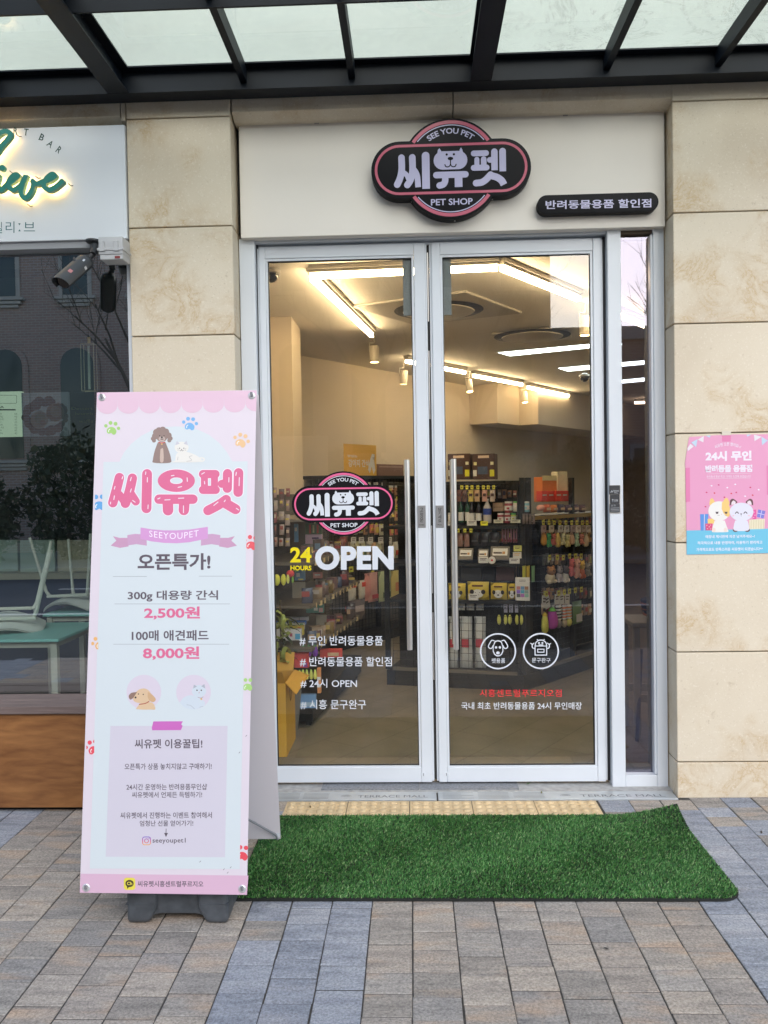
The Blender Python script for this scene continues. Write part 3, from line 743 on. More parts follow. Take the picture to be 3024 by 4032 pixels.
# decals on the left leaf
gs = ysurf(.0178)
art = Art(gs, DL, to=lambda a, b: (a, b), base=.0003)
u0, v0 = gs.uv(cI(333, 420)); u1, v1 = gs.uv(cI(1245, 412)); sc = (u1-u0)/1495
uc, vc = gs.uv(cI(790, 411))
logo(art, lambda x, y: (uc+(x-798)*sc, vc-(y-523)*sc), mat('black_vinyl', (.008, .008, .010), .6, spec=.1), printed((232, 100, 150)), M_WHITE, mat('black_vinyl', ()))
art.done()
art = Art(gs, DL, base=.0003); Y = printed((240, 222, 20))
art.text('24', px(320, 795, 508, 930, cI), Y, bold=.035); art.text('HOURS', px(322, 957, 508, 1000, cI), Y, bold=.035)
art.text('OPEN', px(540, 785, 1234, 998, cI), M_WHITE, bold=.048, spacing=1.06, res=6, slope=-.004)
for s_, b_ in (('# 무인 반려동물용품', (402, 232, 1138, 318)), ('# 반려동물용품 할인점', (405, 417, 1218, 502)), ('# 24시 OPEN', (410, 612, 910, 690)), ('# 시흥 문구완구', (412, 795, 990, 880))):
    art.text(s_, px(*b_, cJ), M_WHITE, bold=.012)
art.done()
# decals on the right leaf
art = Art(gs, DR, base=.0003)
for (cx, cy_, r_) in ((675, 368, 160), (1053, 366, 160)):
    art.ring(cL(cx, cy_), (r_-13)*.446, r_*.446, M_WHITE, 'emblem_ring')
Ls = lambda pts, w, **k: art.stroke([cL(*p) for p in pts], w*.446, M_WHITE, k.pop('name', 'dog_emblem'), **k)
hd = [cL(*p) for p in [(640, 290), (650, 276), (675, 270), (700, 276), (710, 290), (722, 330), (722, 370), (708, 400), (690, 412), (675, 414), (660, 412), (642, 400), (628, 370), (628, 330)]]
hi = [cL(675+(p[0]-675)*.82, 342+(p[1]-342)*.85) for p in [(640, 290), (650, 276), (675, 270), (700, 276), (710, 290), (722, 330), (722, 370), (708, 400), (690, 412), (675, 414), (660, 412), (642, 400), (628, 370), (628, 330)]]
art.loop(hd, hi, M_WHITE, 'dog_emblem')
Ls([(640, 276), (620, 272), (606, 290), (590, 322), (598, 340), (618, 342), (630, 320)], 9); Ls([(708, 276), (730, 272), (744, 290), (760, 322), (752, 340), (732, 342), (720, 320)], 9)
for x in (657, 691): art.disc(cL(x, 334), 11*.446, M_WHITE, 'dog_emblem')
art.disc(cL(674, 383), 16*.446, M_WHITE, 'dog_emblem', ry=13*.446)
Lr = lambda pts, w, **k: art.stroke([cL(*p) for p in pts], w*.446, M_WHITE, 'robot_emblem', **k)
Lr([(1002, 402), (1002, 320), (1012, 288), (1035, 272), (1053, 270), (1071, 272), (1094, 288), (1104, 320), (1104, 402)], 9, k=3); Lr([(998, 402), (1108, 402)], 9, caps=(0, 0)); Lr([(1002, 322), (1104, 322)], 8, caps=(0, 0))
Lr([(1025, 350), (1081, 350)], 8, caps=(0, 0)); Lr([(1025, 376), (1081, 376)], 8, caps=(0, 0)); Lr([(1025, 346), (1025, 380)], 8, caps=(0, 0)); Lr([(1081, 346), (1081, 380)], 8, caps=(0, 0))
Lr([(1036, 312), (1070, 312)], 9); Lr([(1020, 264), (1034, 274)], 7); Lr([(1084, 264), (1072, 274)], 7)
for x in (1036, 1066): art.disc(cL(x, 295), 9*.446, M_WHITE, 'robot_emblem')
Lr([(998, 344), (980, 338), (976, 318), (978, 304)], 9); Lr([(964, 298), (978, 308), (992, 296)], 8); Lr([(1108, 344), (1124, 338), (1128, 318), (1126, 304)], 9); Lr([(1112, 296), (1126, 308), (1140, 298)], 8)
art.text('펫용품', px(617, 430, 738, 473, cL), M_WHITE, bold=.008); art.text('문구완구', px(973, 426, 1138, 468, cL), M_WHITE, bold=.008)
art.text('시흥센트럴푸르지오점', px(514, 704, 1236, 770, cL), printed((236, 52, 62)), bold=.007, spacing=1.08)
art.text('국내 최초 반려동물용품 24시 무인매장', px(350, 818, 1415, 882, cL), M_WHITE, bold=.010)
art.done()
# ================================================================== PET SHOP SIGNS
PY = -.075
a = on_y(*cA(1030, 518), PY); c = on_y(1512+1215*.9114, 978*.9114, PY)
spn = thing('sign_panel', 'plain ivory fascia panel above the glass doors carrying the black logo sign', 'sign panel', ((a.x+c.x)/2, -.12, 3.1))
MB().box((a.x, PY, c.z), (c.x, -.02, a.z-.002)).build('panel', M_PANEL, spn, bevel=.002, seg=1)
MB().box((a.x-.02, -.02, 2.86), (c.x+.012, .30, 3.42)).build('backing', mat('dark_void', (.03, .03, .03), .9), spn)
for (px_, py_) in ((1247, 466), (2225, 435)):
    q_ = on_y(px_, py_, PY)
    b = MB(); b.box((q_.x-.012, PY-.005, q_.z-.028), (q_.x+.012, PY-.0015, q_.z+.010)); b.lathe([(.008, 0), (.007, .006)], (q_.x, PY-.005, q_.z-.004), 10, M=Matrix.Rotation(R(90), 4, 'X'))
    b.tube([(q_.x, PY-.008, q_.z+.008), (q_.x+.004, PY-.014, q_.z+.022), (q_.x-.004, PY-.006, q_.z+.028)], .003, 6)
    b.build('hook_clip', mat('dull_clip', (.34, .33, .32), .5, .2), spn)
SY = PY-.07
sg = ysurf(SY)
lg = thing('logo_sign', 'black lightbox sign with pink rings, bear face lettering and PET SHOP above the doors', 'shop sign', (0, 0, 3.1))
L0 = sg.uv(cS(50, 525)); L1 = sg.uv(cS(1545, 505)); ssc = (L1[0]-L0[0])/1495
TOPv = sg.uv(cS(830, 57))[1]; vcen = TOPv-467*ssc; ucen = L0[0]+748*ssc
mpS = lambda x, y: (ucen+(x-798)*ssc, vcen-(y-523)*ssc)
out = []
r = 267; yc0 = 523; xs0, xs1 = 50+r, 1545-r
out += circ((xs1, yc0), r, 24, -90, 90)
a0 = math.degrees(math.asin(267/467))
out += circ((798, 523), 467, 40, a0, 180-a0)
out += circ((xs0, yc0), r, 24, 90, 270)
out += circ((798, 523), 467, 40, 180+a0, 360-a0)
b = MB(); b.prism([sg.pt(*mpS(x, 2*523-y)) for x, y in out], (0, .068, 0))
b.build('sign_box', mat('black_sign_box', (.008, .008, .010), .5, spec=.15), lg, bevel=.004, seg=2, smooth=True)
art = Art(sg, lg, to=lambda u, v: (u, v), base=.0006)
logo(art, mpS, M_BLACK, mat('pink_sign_face', (.50, .085, .15), .35), M_LAV, M_BLACK, body=False)
art.done()
for x in (425, 830, 1185):
    p_ = mpS(x, 800 if x != 830 else 990); MB().lathe([(.004, 0), (.003, .004)], (p_[0], SY+.03, p_[1]-.003), 8).build('drain_screw', M_STEEL, lg)
ns = thing('name_sign', 'small black pill shaped lightbox with pale Korean lettering at the right of the fascia', 'shop sign', (.95, -.165, 2.9))
sn = ysurf(PY-.052)
n0 = sn.uv(cB(662, 886)); n1 = sn.uv(cB(1187, 869)); h_ = (sn.uv(cB(925, 836))[1]-sn.uv(cB(925, 919))[1])/2; vm = (n0[1]+n1[1])/2
st_ = circ((n1[0]-h_, vm), h_, 18, -90, 90)+circ((n0[0]+h_, vm), h_, 18, 90, 270)
MB().prism([sn.pt(*p) for p in st_], (0, .05, 0)).build('sign_box', mat('black_sign_box', ()), ns, bevel=.003, seg=2, smooth=True)
art = Art(sn, ns, base=.0005)
art.text('반려동물용품 할인점', px(698, 866, 1155, 904, cB), M_LAV, bold=.020, slope=-.017); art.done()
# fix: height of that lettering
# ================================================================== BANNER STAND
TL = at_d(381.6, 1545.5, 3.09); TR = at_d(1010.8, 1537, 3.085); BL = at_d(314, 3515, 2.945); BR = at_d(972.4, 3523.5, 2.935)
bs = thing('banner_stand', 'tall pink and white pet shop banner stand on a dark grey water base', 'banner stand', (-.83, -1.15, 0))
bsf = Surf(BL, BR-BL, TL-BL)
M_BAN = mat('banner_vinyl_lilac', pc(228, 218, 226), .42, bump=(3.5, .35))
def wavy(c0, c1, c2, c3, name, m, seedv, amp=.0016):
    """a hung sheet: corners bottom-left, bottom-right, top-right, top-left"""
    b_ = MB(); b_.poly([c0, c1, c2, c3]); n = (c1-c0).cross(c3-c0).normalized()
    if n.y > 0: n = -n
    b_.poly([p-n*.0008 for p in (c0, c1, c2, c3)][::-1])
    k = [(0, 1), (1, 2), (2, 3), (3, 0)]; P = [c0, c1, c2, c3]
    for i, j in k: b_.poly([P[i], P[j], P[j]-n*.0008, P[i]-n*.0008])
    return b_.build(name, m, bs)
proj = lambda P: bsf.pt((P-bsf.O).dot(bsf.U), (P-bsf.O).dot(bsf.V))
fb = wavy(proj(BL), proj(BR), proj(TR), proj(TL), 'front_banner', M_BAN, 1)
ORG[fb] = ORG[bs]
art = Art(bsf, fb, base=.0004)
P_ = lambda r_, g_, b_: printed((r_, g_, b_))
PBLUE = P_(217, 226, 229); SCAL = P_(229, 196, 213); INK = P_(98, 88, 98); HOT = P_(226, 112, 152); LILAC = P_(215, 210, 221)
PT = lambda pts, cc: [cc(*p) for p in pts]
# border: scalloped awning across the top, pale blue panel with a dome, pink foot band
art.poly(PT([(218, 645), (345, 644), (380, 572), (440, 500), (520, 436), (610, 390), (700, 368), (790, 362), (880, 366), (970, 388), (1060, 430), (1140, 494), (1200, 566), (1243, 641), (1366, 640)], cF)+[cG(1140, 1720), cG(95, 1716)], PBLUE, 'panel_print')
for x0, x1 in ((164, 330), (330, 500), (500, 668), (668, 838), (838, 1008), (1008, 1178), (1178, 1348)):
    s_ = -.012*((x0+x1)/2-800)
    art.poly(PT([(x0+.5, 150+s_), (x1-.5, 150+s_), (x1-1, 192+s_)]+[((x0+x1)/2+(x1-x0)/2*.985*math.cos(R(t_)), 188+s_+68*math.sin(R(t_))) for t_ in range(12, 169, 13)]+[(x0+1, 192+s_)], cF), SCAL, 'awning_print')
art.poly(PT([(1348.5, 143), (1437, 142), (1434, 243), (1395, 236), (1362, 212), (1349, 186)], cF), SCAL, 'awning_print')
art.poly(PT([(165.5, 92.5), (1437.5, 75.5), (1437, 142), (164.5, 158)], cF), SCAL, 'awning_print')
art.poly(PT([(32, 1752), (1200, 1765), (1189.5, 1899), (25.5, 1884)], cG), P_(224, 186, 208), 'foot_band_print')
def paw(cc, x, y, r_, rot, col, clip=None):
    art.new()
    co, so = math.cos(R(rot)), math.sin(R(rot))
    tr = lambda u, v: (x+(u*co-v*so)*r_, y+(u*so+v*co)*r_)
    lo, hi = clip if clip else (-1e9, 1e9)
    def put(pts, m):
        if clip:
            pts = [tr(*p) for p in pts]
            q = []
            for i in range(len(pts)):
                a_, b_ = pts[i], pts[(i+1) % len(pts)]
                ina, inb = lo <= a_[0] <= hi, lo <= b_[0] <= hi
                if ina: q.append(a_)
                if ina != inb:
                    e = lo if min(a_[0], b_[0]) < lo else hi
                    t_ = (e-a_[0])/(b_[0]-a_[0]); q.append((e, a_[1]+t_*(b_[1]-a_[1])))
            pts = q
            if len(pts) < 3: return
            art.poly(PT(pts, cc), m, 'paw_print')
        else: art.poly(PT([tr(*p) for p in pts], cc), m, 'paw_print')
    put(smooth_path([(-.55, .75), (-.62, .35), (-.35, .02), (0, -.08), (.35, .02), (.62, .35), (.55, .75), (.28, .86), (0, .70), (-.28, .86), (-.55, .75)], 3)[:-1], col)
    for (u, v, e) in ((-.85, -.05, .22), (-.35, -.55, .25), (.30, -.58, .25), (.80, -.08, .22)): put(circ((u, v), e, 14), col)
    put(stroke([(-.36, .62), (-.38, .42), (-.25, .25)], .09), P_(250, 250, 245))
paw(cF, 288, 372, 62, 12, P_(168, 212, 120)); paw(cF, 908, 338, 62, 8, P_(126, 184, 232)); paw(cF, 1318, 470, 66, 18, P_(240, 200, 150))
paw(cF, 184, 965, 74, 0, P_(104, 172, 226), (150, 208)); paw(cF, 1400, 1285, 68, 12, P_(236, 96, 104), (1356, 1421))
paw(cG, 160, 140, 54, -14, P_(240, 186, 116), (106, 154)); paw(cG, 1196, 432, 52, 4, P_(176, 218, 130), (1166, 1226)); paw(cG, 120, 868, 60, -8, P_(236, 86, 100), (71, 126)); paw(cG, 1160, 1605, 62, 8, P_(236, 84, 96), (1142, 1198))
# drawings: curly brown dog and cream cat
BR1, BR2, CRM = P_(152, 130, 122), P_(128, 106, 100), P_(236, 234, 226)
dk = P_(70, 60, 60)
for (x, y, r_) in ((640, 410, 28), (660, 395, 26), (690, 390, 26), (715, 405, 26), (630, 440, 26), (612, 460, 17), (620, 475, 16), (735, 435, 26), (752, 458, 17), (742, 474, 16)): art.disc(cF(x, y), r_*.4943, BR1, 'dog_drawing')
art.poly(PT(smooth_path([(650, 490), (625, 560), (612, 625), (620, 652), (745, 652), (756, 620), (740, 560), (712, 490)], 4), cF), BR1, 'dog_drawing')
art.disc(cF(683, 440), 46*.4943, BR1, 'dog_drawing'); art.disc(cF(683, 462), 26*.4943, P_(200, 182, 172), 'dog_drawing', ry=20*.4943)
art.poly(PT(smooth_path([(672, 545), (668, 640), (696, 640), (694, 545), (684, 536)], 3), cF), P_(206, 184, 170), 'dog_drawing')
for x in (666, 700): art.disc(cF(x, 436), 4.5*.4943, dk, 'dog_drawing')
art.disc(cF(683, 450), 8*.4943, dk, 'dog_drawing'); art.stroke(PT([(670, 462), (678, 468), (684, 460), (690, 468), (697, 461)], cF), 1.6, dk, 'dog_drawing')
art.stroke(PT([(658, 488), (683, 493), (708, 488)], cF), 3.2, P_(206, 70, 62), 'dog_drawing'); art.disc(cF(683, 503), 3, P_(240, 190, 110), 'dog_drawing')
art.poly(PT(smooth_path([(790, 635), (800, 580), (850, 560), (930, 580), (985, 612), (985, 645), (770, 648), (790, 635)], 4), cF), CRM, 'cat_drawing')
art.stroke(PT([(975, 640), (1012, 638), (1018, 618), (990, 612)], cF), 6, CRM, 'cat_drawing')
art.disc(cF(840, 530), 56*.4943, CRM, 'cat_drawing', ry=46*.4943)
for e in (((790, 512), (802, 478), (826, 500)), ((856, 500), (880, 476), (890, 512))): art.poly(PT(e, cF), P_(206, 206, 214), 'cat_drawing')
for x in (824, 858): art.disc(cF(x, 536), 4*.4943, dk, 'cat_drawing')
art.disc(cF(841, 545), 3*.4943, dk, 'cat_drawing'); art.stroke(PT([(826, 552), (834, 558), (841, 549), (848, 558), (857, 551)], cF), 1.3, dk, 'cat_drawing')
for pts in ([(806, 540), (816, 543)], [(808, 552), (817, 550)], [(866, 543), (877, 539)], [(866, 550), (875, 553)], [(880, 640), (920, 632), (900, 605), (925, 596)], [(812, 605), (808, 630)]): art.stroke(PT(pts, cF), 1.1, P_(140, 138, 140), 'cat_drawing')
# large pink shop name
WH = P_(246, 240, 246)
Bst = lambda pts, w, m=HOT, nm='lettering': art.stroke(PT(pts, cF), w*.4943, m, nm)
for pas, (m_, ex) in enumerate(((WH, 12), (HOT, 0))):
    for pts, w in (([(345, 770), (320, 870), (292, 970)], 76), ([(448, 775), (424, 880), (392, 975)], 76), ([(345, 905), (392, 975)], 60), ([(440, 905), (475, 960)], 66), ([(565, 742), (560, 1014)], 80),
                   ([(660, 942), (930, 942)], 76), ([(730, 960), (732, 1030)], 84), ([(862, 960), (858, 1028)], 84),
                   ([(1010, 742), (1110, 742)], 66), ([(1010, 868), (1112, 868)], 66), ([(1022, 745), (1022, 865)], 56), ([(1102, 745), (1102, 865)], 56), ([(1160, 820), (1200, 815)], 64), ([(1206, 738), (1204, 855)], 74), ([(1294, 732), (1290, 886)], 76),
                   ([(1195, 945), (1130, 990), (1050, 1032)], 76), ([(1190, 975), (1270, 1022)], 80)):
        Bst(pts, w+ex, m_)
    o_ = [(798+148*math.cos(t_*math.pi/20), 795+(90+ex/2)*math.sin(t_*math.pi/20)) for t_ in range(40)]
    i_ = [(798+(50-ex/2)*math.cos(t_*math.pi/20), 795+(26-ex/3)*math.sin(t_*math.pi/20)) for t_ in range(40)]
    art.loop(PT(o_, cF), PT(i_, cF), m_, 'lettering')
for pts in ([(372, 762), (366, 780)], [(310, 840), (304, 862)], [(440, 768), (432, 795)], [(305, 915), (300, 945)], [(275, 965), (273, 980)], [(440, 860), (432, 885)], [(555, 725), (553, 745)], [(568, 770), (567, 805)], [(574, 988), (572, 1018)], [(758, 756), (780, 752)], [(884, 772), (886, 800)], [(812, 848), (840, 842)],
            [(650, 940), (668, 932)], [(706, 948), (748, 946)], [(815, 935), (858, 933)], [(855, 995), (855, 1050)], [(1000, 742), (1022, 730)], [(1022, 800), (1024, 820)], [(1217, 770), (1216, 805)], [(1276, 728), (1272, 752)], [(1300, 770), (1298, 835)], [(1096, 992), (1130, 965)], [(1180, 962), (1188, 950)], [(1276, 1015), (1296, 1028)], [(450, 952), (470, 966)]):
    art.stroke(PT(pts, cF), 3.2, WH, 'lettering_shine')
# ribbon
RB, RB2, RB3 = P_(218, 160, 212), P_(206, 164, 196), P_(205, 158, 188)
for s_ in (0, 1):
    art.new(); f_ = (lambda x: x) if s_ == 0 else (lambda x: 1556-x)
    art.poly(PT([(f_(x), y) for x, y in ((292, 1236), (345, 1250), (410, 1250), (418, 1318), (350, 1330), (275, 1312), (320, 1272))], cF), RB3, 'ribbon_print')
    art.poly(PT([(f_(x), y) for x, y in ((407, 1228), (470, 1218), (560, 1225), (563, 1312), (480, 1300), (412, 1310))], cF), RB2, 'ribbon_print')
art.poly(PT([(513, 1167), (600, 1182), (700, 1190), (800, 1190), (900, 1184), (1049, 1162), (1050, 1255), (900, 1285), (800, 1293), (700, 1290), (600, 1278), (512, 1258)], cF), RB, 'ribbon_print')
art.text('SEEYOUPET', (0, 0, 1, 1), P_(250, 240, 250), bold=.0, spacing=1.15, bend=lambda a, b_: cF(582+394*a, 1240-50*b_+(22*math.sin(math.pi*a)-4*a)))
T = lambda s_, bx, cc, m=INK, bold=.014, slope=-.004, **k: art.text(s_, px(*bx, cc), m, bold=bold, slope=slope, **k)
T('오픈특가!', (490, 1375, 1070, 1508), cF, bold=.03, slope=-.006)
line = lambda x0, x1, y, cc, w=1.3: art.stroke(PT([(x0, y), (x1, y)], cc), w, P_(140, 145, 152), 'rule', (0, 0))
line(293, 563, 1557, cF); line(978, 1242, 1555, cF); line(305, 1225, 1776, cF); line(258, 1066, 153, cG)
T('300g 대용량 간식', (411, 1670, 1130, 1758), cF, bold=.022); T('2,500원', (541, 1798, 986, 1902), cF, HOT, .03)
T('100매 애견패드', (387, 56, 923, 130), cG, bold=.022); T('8,000원', (465, 170, 858, 264), cG, HOT, .03)
for x in (472, 818): art.disc(cG(x, 487), 121*.5651, P_(222, 212, 224), 'round_print', n=36)
PUP, PUP2 = P_(226, 196, 160), P_(214, 176, 136)
art.poly(PT(smooth_path([(415, 605), (455, 560), (530, 560), (552, 606), (520, 608), (470, 609), (415, 605)], 3), cG), PUP, 'puppy_drawing')
art.poly(PT(smooth_path([(395, 528), (410, 495), (440, 468), (480, 462), (515, 485), (525, 530), (500, 556), (450, 565), (405, 552), (395, 528)], 4), cG), PUP, 'puppy_drawing')
art.poly(PT(smooth_path([(425, 486), (385, 492), (366, 515), (378, 540), (400, 525)], 3), cG), P_(150, 122, 108), 'puppy_drawing')
art.poly(PT(smooth_path([(500, 485), (525, 500), (555, 535), (540, 556), (512, 548), (498, 520)], 3), cG), PUP2, 'puppy_drawing')
for x, y in ((434, 500), (468, 503)): art.disc(cG(x, y), 4.5*.5651, dk, 'puppy_drawing')
art.disc(cG(414, 524), 7*.5651, dk, 'puppy_drawing'); art.stroke(PT([(440, 572), (480, 566), (508, 552)], cG), 3.4, P_(178, 86, 70), 'puppy_drawing')
WC = P_(212, 222, 230)
art.poly(PT(smooth_path([(722, 560), (750, 525), (800, 508), (860, 530), (898, 560), (880, 590), (820, 608), (760, 596), (722, 560)], 4), cG), WC, 'white_cat_drawing')
art.disc(cG(856, 480), 50*.5651, WC, 'white_cat_drawing', ry=42*.5651)
for e in (((816, 462), (820, 434), (842, 448)), ((872, 446), (893, 430), (900, 462))): art.poly(PT(e, cG), P_(178, 184, 194), 'white_cat_drawing')
for x in (842, 872): art.disc(cG(x, 474), 5*.5651, dk, 'white_cat_drawing')
art.stroke(PT([(857, 484), (857, 494)], cG), 1.4, P_(190, 90, 80), 'white_cat_drawing'); art.stroke(PT([(848, 522), (868, 528), (886, 520)], cG), 1.6, P_(150, 140, 150), 'white_cat_drawing'); art.disc(cG(872, 535), 7*.5651, P_(226, 190, 120), 'white_cat_drawing')
for pts in ([(770, 575), (800, 582), (825, 604)], [(860, 592), (885, 585)]): art.stroke(PT(pts, cG), 1.2, P_(160, 166, 176), 'white_cat_drawing')
art.poly(PT([(239, 722), (1055, 722), (1037, 1637), (206, 1633)], cG), LILAC, 'tip_box_print')
art.poly(PT([(538, 691), (744, 690), (732, 712), (742, 722), (730, 752), (530, 753), (527, 735)], cG), P_(208, 112, 192), 'tape_print')
T('씨유펫 이용꿀팁!', (408, 815, 880, 880), cG, bold=.02); T('오픈특가 상품 놓치지않고 구매하기!', (337, 984, 944, 1028), cG)
T('24시간 운영하는 반려용품무인샵', (350, 1127, 912, 1170), cG); T('씨유펫에서 언제든 득템하기!', (388, 1182, 878, 1224), cG)
T('씨유펫에서 진행하는 이벤트 참여해서', (308, 1324, 946, 1368), cG); T('엄청난 선물 얻어가기!', (443, 1381, 816, 1422), cG)
art.stroke(PT([(627, 1438), (626, 1475)], cG), 2.6, INK, 'arrow_print', (0, 0)); art.poly(PT([(613, 1468), (640, 1468), (626, 1497)], cG), INK, 'arrow_print')
def rr_loop(cc, x0, y0, x1, y1, r_, w, m, nm):
    o_ = rrect(x0, y0, x1, y1, r_); i_ = rrect(x0+w, y0+w, x1-w, y1-w, max(r_-w, 1)); art.loop(PT(o_, cc), PT(i_, cc), m, nm)
def insta_mat():
    m, t, b = nodes_of('gradient_icon_ink'); tc = N(t, 'ShaderNodeTexCoord'); sp_ = N(t, 'ShaderNodeSeparateXYZ'); t.links.new(tc.outputs['Generated'], sp_.inputs[0])
    c_ = ramp(t, sp_.outputs[2], [(0, pc(240, 180, 90)), (.4, pc(225, 90, 110)), (.75, pc(170, 80, 180)), (1, pc(110, 90, 200))]); t.links.new(c_, b.inputs['Base Color']); b.inputs['Roughness'].default_value = .45; return m
MI = insta_mat()
rr_loop(cG, 460, 1493, 521, 1553, 17, 5.5, MI, 'app_icon'); art.ring(cG(490, 1523), 11.5*.5651, 16.5*.5651, MI, 'app_icon'); art.disc(cG(508, 1506), 3.6*.5651, MI, 'app_icon')
T('seeyoupet1', (532, 1503, 763, 1546), cG, bold=.012, spacing=1.05)
art.poly(PT(rrect(332, 1780, 412, 1865, 20), cG), P_(236, 222, 84), 'chat_icon')
art.disc(cG(372, 1820), 29*.5651, P_(60, 48, 44), 'chat_icon', ry=25*.5651); art.poly(PT([(354, 1836), (372, 1840), (356, 1858)], cG), P_(60, 48, 44), 'chat_icon')
T('Ch', (354, 1808, 391, 1832), cG, P_(236, 222, 84), .03); T('씨유펫시흥센트럴푸르지오', (428, 1801, 886, 1843), cG, bold=.016, slope=.004)
for (x, y, cc) in ((865, 1668, cG), (1030, 1722, cG), (1078, 1708, cG), (1057, 1745, cG), (1139, 908, cG), (1186, 792, cG)):
    art.stroke(PT([(x-5, y+4), (x+3, y-5)], cc), 1.8, P_(110, 104, 108), 'scuff_mark')
art.done()
# eyelets, poles, arms, back sheet, water base
def eyelet(p, n):
    Q = n.to_track_quat('Z', 'Y').to_matrix().to_4x4()
    b_ = MB(); b_.lathe([(.0062, .0012), (.0075, .0030), (.0120, .0026), (.0140, .0007)], p, 16, M=Q)
    b_.build('eyelet', mat('bright_eyelet', (.62, .62, .63), .3, .35), fb, smooth=True)
    MB().lathe([(.0060, .0009), (.005, .0011)], p, 12, M=Q).build('eyelet_hole', M_RUBBER, fb)
M_ROD = mat('grey_rod', (.26, .27, .285), .45, .2)
U_, V_, N_ = bsf.U, bsf.V, bsf.N
apex = (TL+TR)/2+Vector((0, .035, -.03))
bTR = TR+Vector((-.002, .05, -.01)); bTL = TL+Vector((0, .05, -.01))
bBR = at_d(1105, 3303, 3.44); bBL = bBR-(bTR-bTL)
M_BACK = mat('banner_back_vinyl', pc(212, 208, 212), .5, bump=(420, .05))
bb = wavy(bBL, bBR, bTR, bTL, 'back_banner', M_BACK, 2); ORG[bb] = ORG[bs]
basec = Vector((on_z(696, 3643, 0).x, -1.40+.19, 0))
hubL = Vector((basec.x, basec.y+.02, .42)); hubH = Vector((apex.x, apex.y+.01, 1.45))
MB().tube([(basec.x, basec.y+.02, .10), (basec.x, basec.y+.02, .45)], .016, 12).build('pole', M_ROD, bs, smooth=True)
MB().tube([(basec.x, basec.y+.02, .45), tuple(hubH)], .011, 12).build('pole', M_ROD, bs, smooth=True)
for h_, nm in ((hubL, 'hub'), (hubH, 'hub')): MB().ball(h_, .028, 10).build(nm, M_DARKMET, bs, smooth=True)
for (px_, py_), hb in (((cF(205, 132)), hubH), ((cF(1398, 118)), hubH), ((cG(70, 1850)), hubL), ((cG(1157, 1858)), hubL)):
    u_, v_ = bsf.uv((px_, py_)); p = bsf.pt(u_, v_)
    eyelet(p, N_)
    b_ = MB(); b_.tube([tuple(hb), tuple(p-N_*.02), tuple(p+N_*.008), tuple(p+N_*.010+V_*.012)], .0045, 8); b_.build('arm', M_ROD, bs, smooth=True)
for p, hb in ((bTR+Vector((-.03, .0, -.03)), hubH), (bTL+Vector((.03, .0, -.03)), hubH), (bBR+Vector((-.017, 0, .022)), hubL), (bBL+Vector((.03, 0, .022)), hubL)):
    b_ = MB(); b_.tube([tuple(hb), tuple(p+Vector((0, -.012, 0))), tuple(p+Vector((.006, -.004, -.022)))], .0048, 8); b_.build('arm', M_ROD, bs, smooth=True)
    MB().lathe([(.0175, 0), (.0165, .0016)], p+Vector((0, -.003, 0)), 16, M=Matrix.Rotation(R(80), 4, 'X')).build('eyelet', mat('clear_eyelet', (.5, .53, .56), .25), bb, smooth=True)
M_BASE = mat('dark_grey_plastic', (.066, .074, .084), .42, spec=.5, bump=(60, .12), mott=(22, .28))
bx, by = basec.x, basec.y; w_, dp = .181, .19
prof = [(-w_, .012), (-w_, .122), (-w_+.02, .146), (w_-.02, .146), (w_, .122), (w_, .012), (w_-.012, 0), (w_-.058, 0), (w_-.085, .022), (w_-.118, .030), (-w_+.118, .030), (-w_+.085, .022), (-w_+.058, 0), (-w_+.012, 0)]
def pr(y0, y1, sx=1.0, x0=-9, x1=9):
    b_ = MB(); b_.prism([(bx+x*sx, by+y0, z) for x, z in prof], (0, y1-y0, 0)); return b_
wb = pr(-dp+.016, dp-.016).build('water_base', M_BASE, bs, bevel=.010, seg=3, smooth=True)
for s_ in (-1, 1):
    for yy in (-1, 1):
        b_ = MB(); xa = bx+s_*(w_+.002); xb = bx+s_*(w_-.108); y0 = by+yy*dp; y1 = by+yy*(dp-.10)
        zs = [(0, .0), (0, .118), (.02, .148)]
        lo = (min(xa, xb), min(y0, y1), .001); hi = (max(xa, xb), max(y0, y1), .149)
        b_.add([(lo[0]+(.0 if s_ < 0 else .03), lo[1], .001), (hi[0]-(.03 if s_ < 0 else 0), lo[1], .001), (hi[0]-(.03 if s_ < 0 else 0), hi[1], .001), (lo[0]+(0 if s_ < 0 else .03), hi[1], .001),
                (lo[0], lo[1], .055), (hi[0], lo[1], .055), (hi[0], hi[1], .055), (lo[0], hi[1], .055), (lo[0], lo[1], .149), (hi[0], lo[1], .149), (hi[0], hi[1], .149), (lo[0], hi[1], .149)],
               [(0, 3, 2, 1), (0, 1, 5, 4), (1, 2, 6, 5), (2, 3, 7, 6), (3, 0, 4, 7), (4, 5, 9, 8), (5, 6, 10, 9), (6, 7, 11, 10), (7, 4, 8, 11), (8, 9, 10, 11)])
        b_.build('foot', M_BASE, wb, bevel=.022, seg=4, smooth=True)
b_ = MB(); b_.box((bx-w_-.0035, by-dp-.0015, .0715), (bx-w_+.099, by-dp+.05, .0735)); b_.box((bx+w_-.099, by-dp-.0015, .0715), (bx+w_+.0035, by-dp+.05, .0735)); b_.build('mould_seam', M_BASE, wb)
MB().lathe([(.03, .1455), (.028, .165), (.02, .168)], (bx+.11, by+.05, 0), 16).build('filler_cap', M_DARKMET, wb, smooth=True)

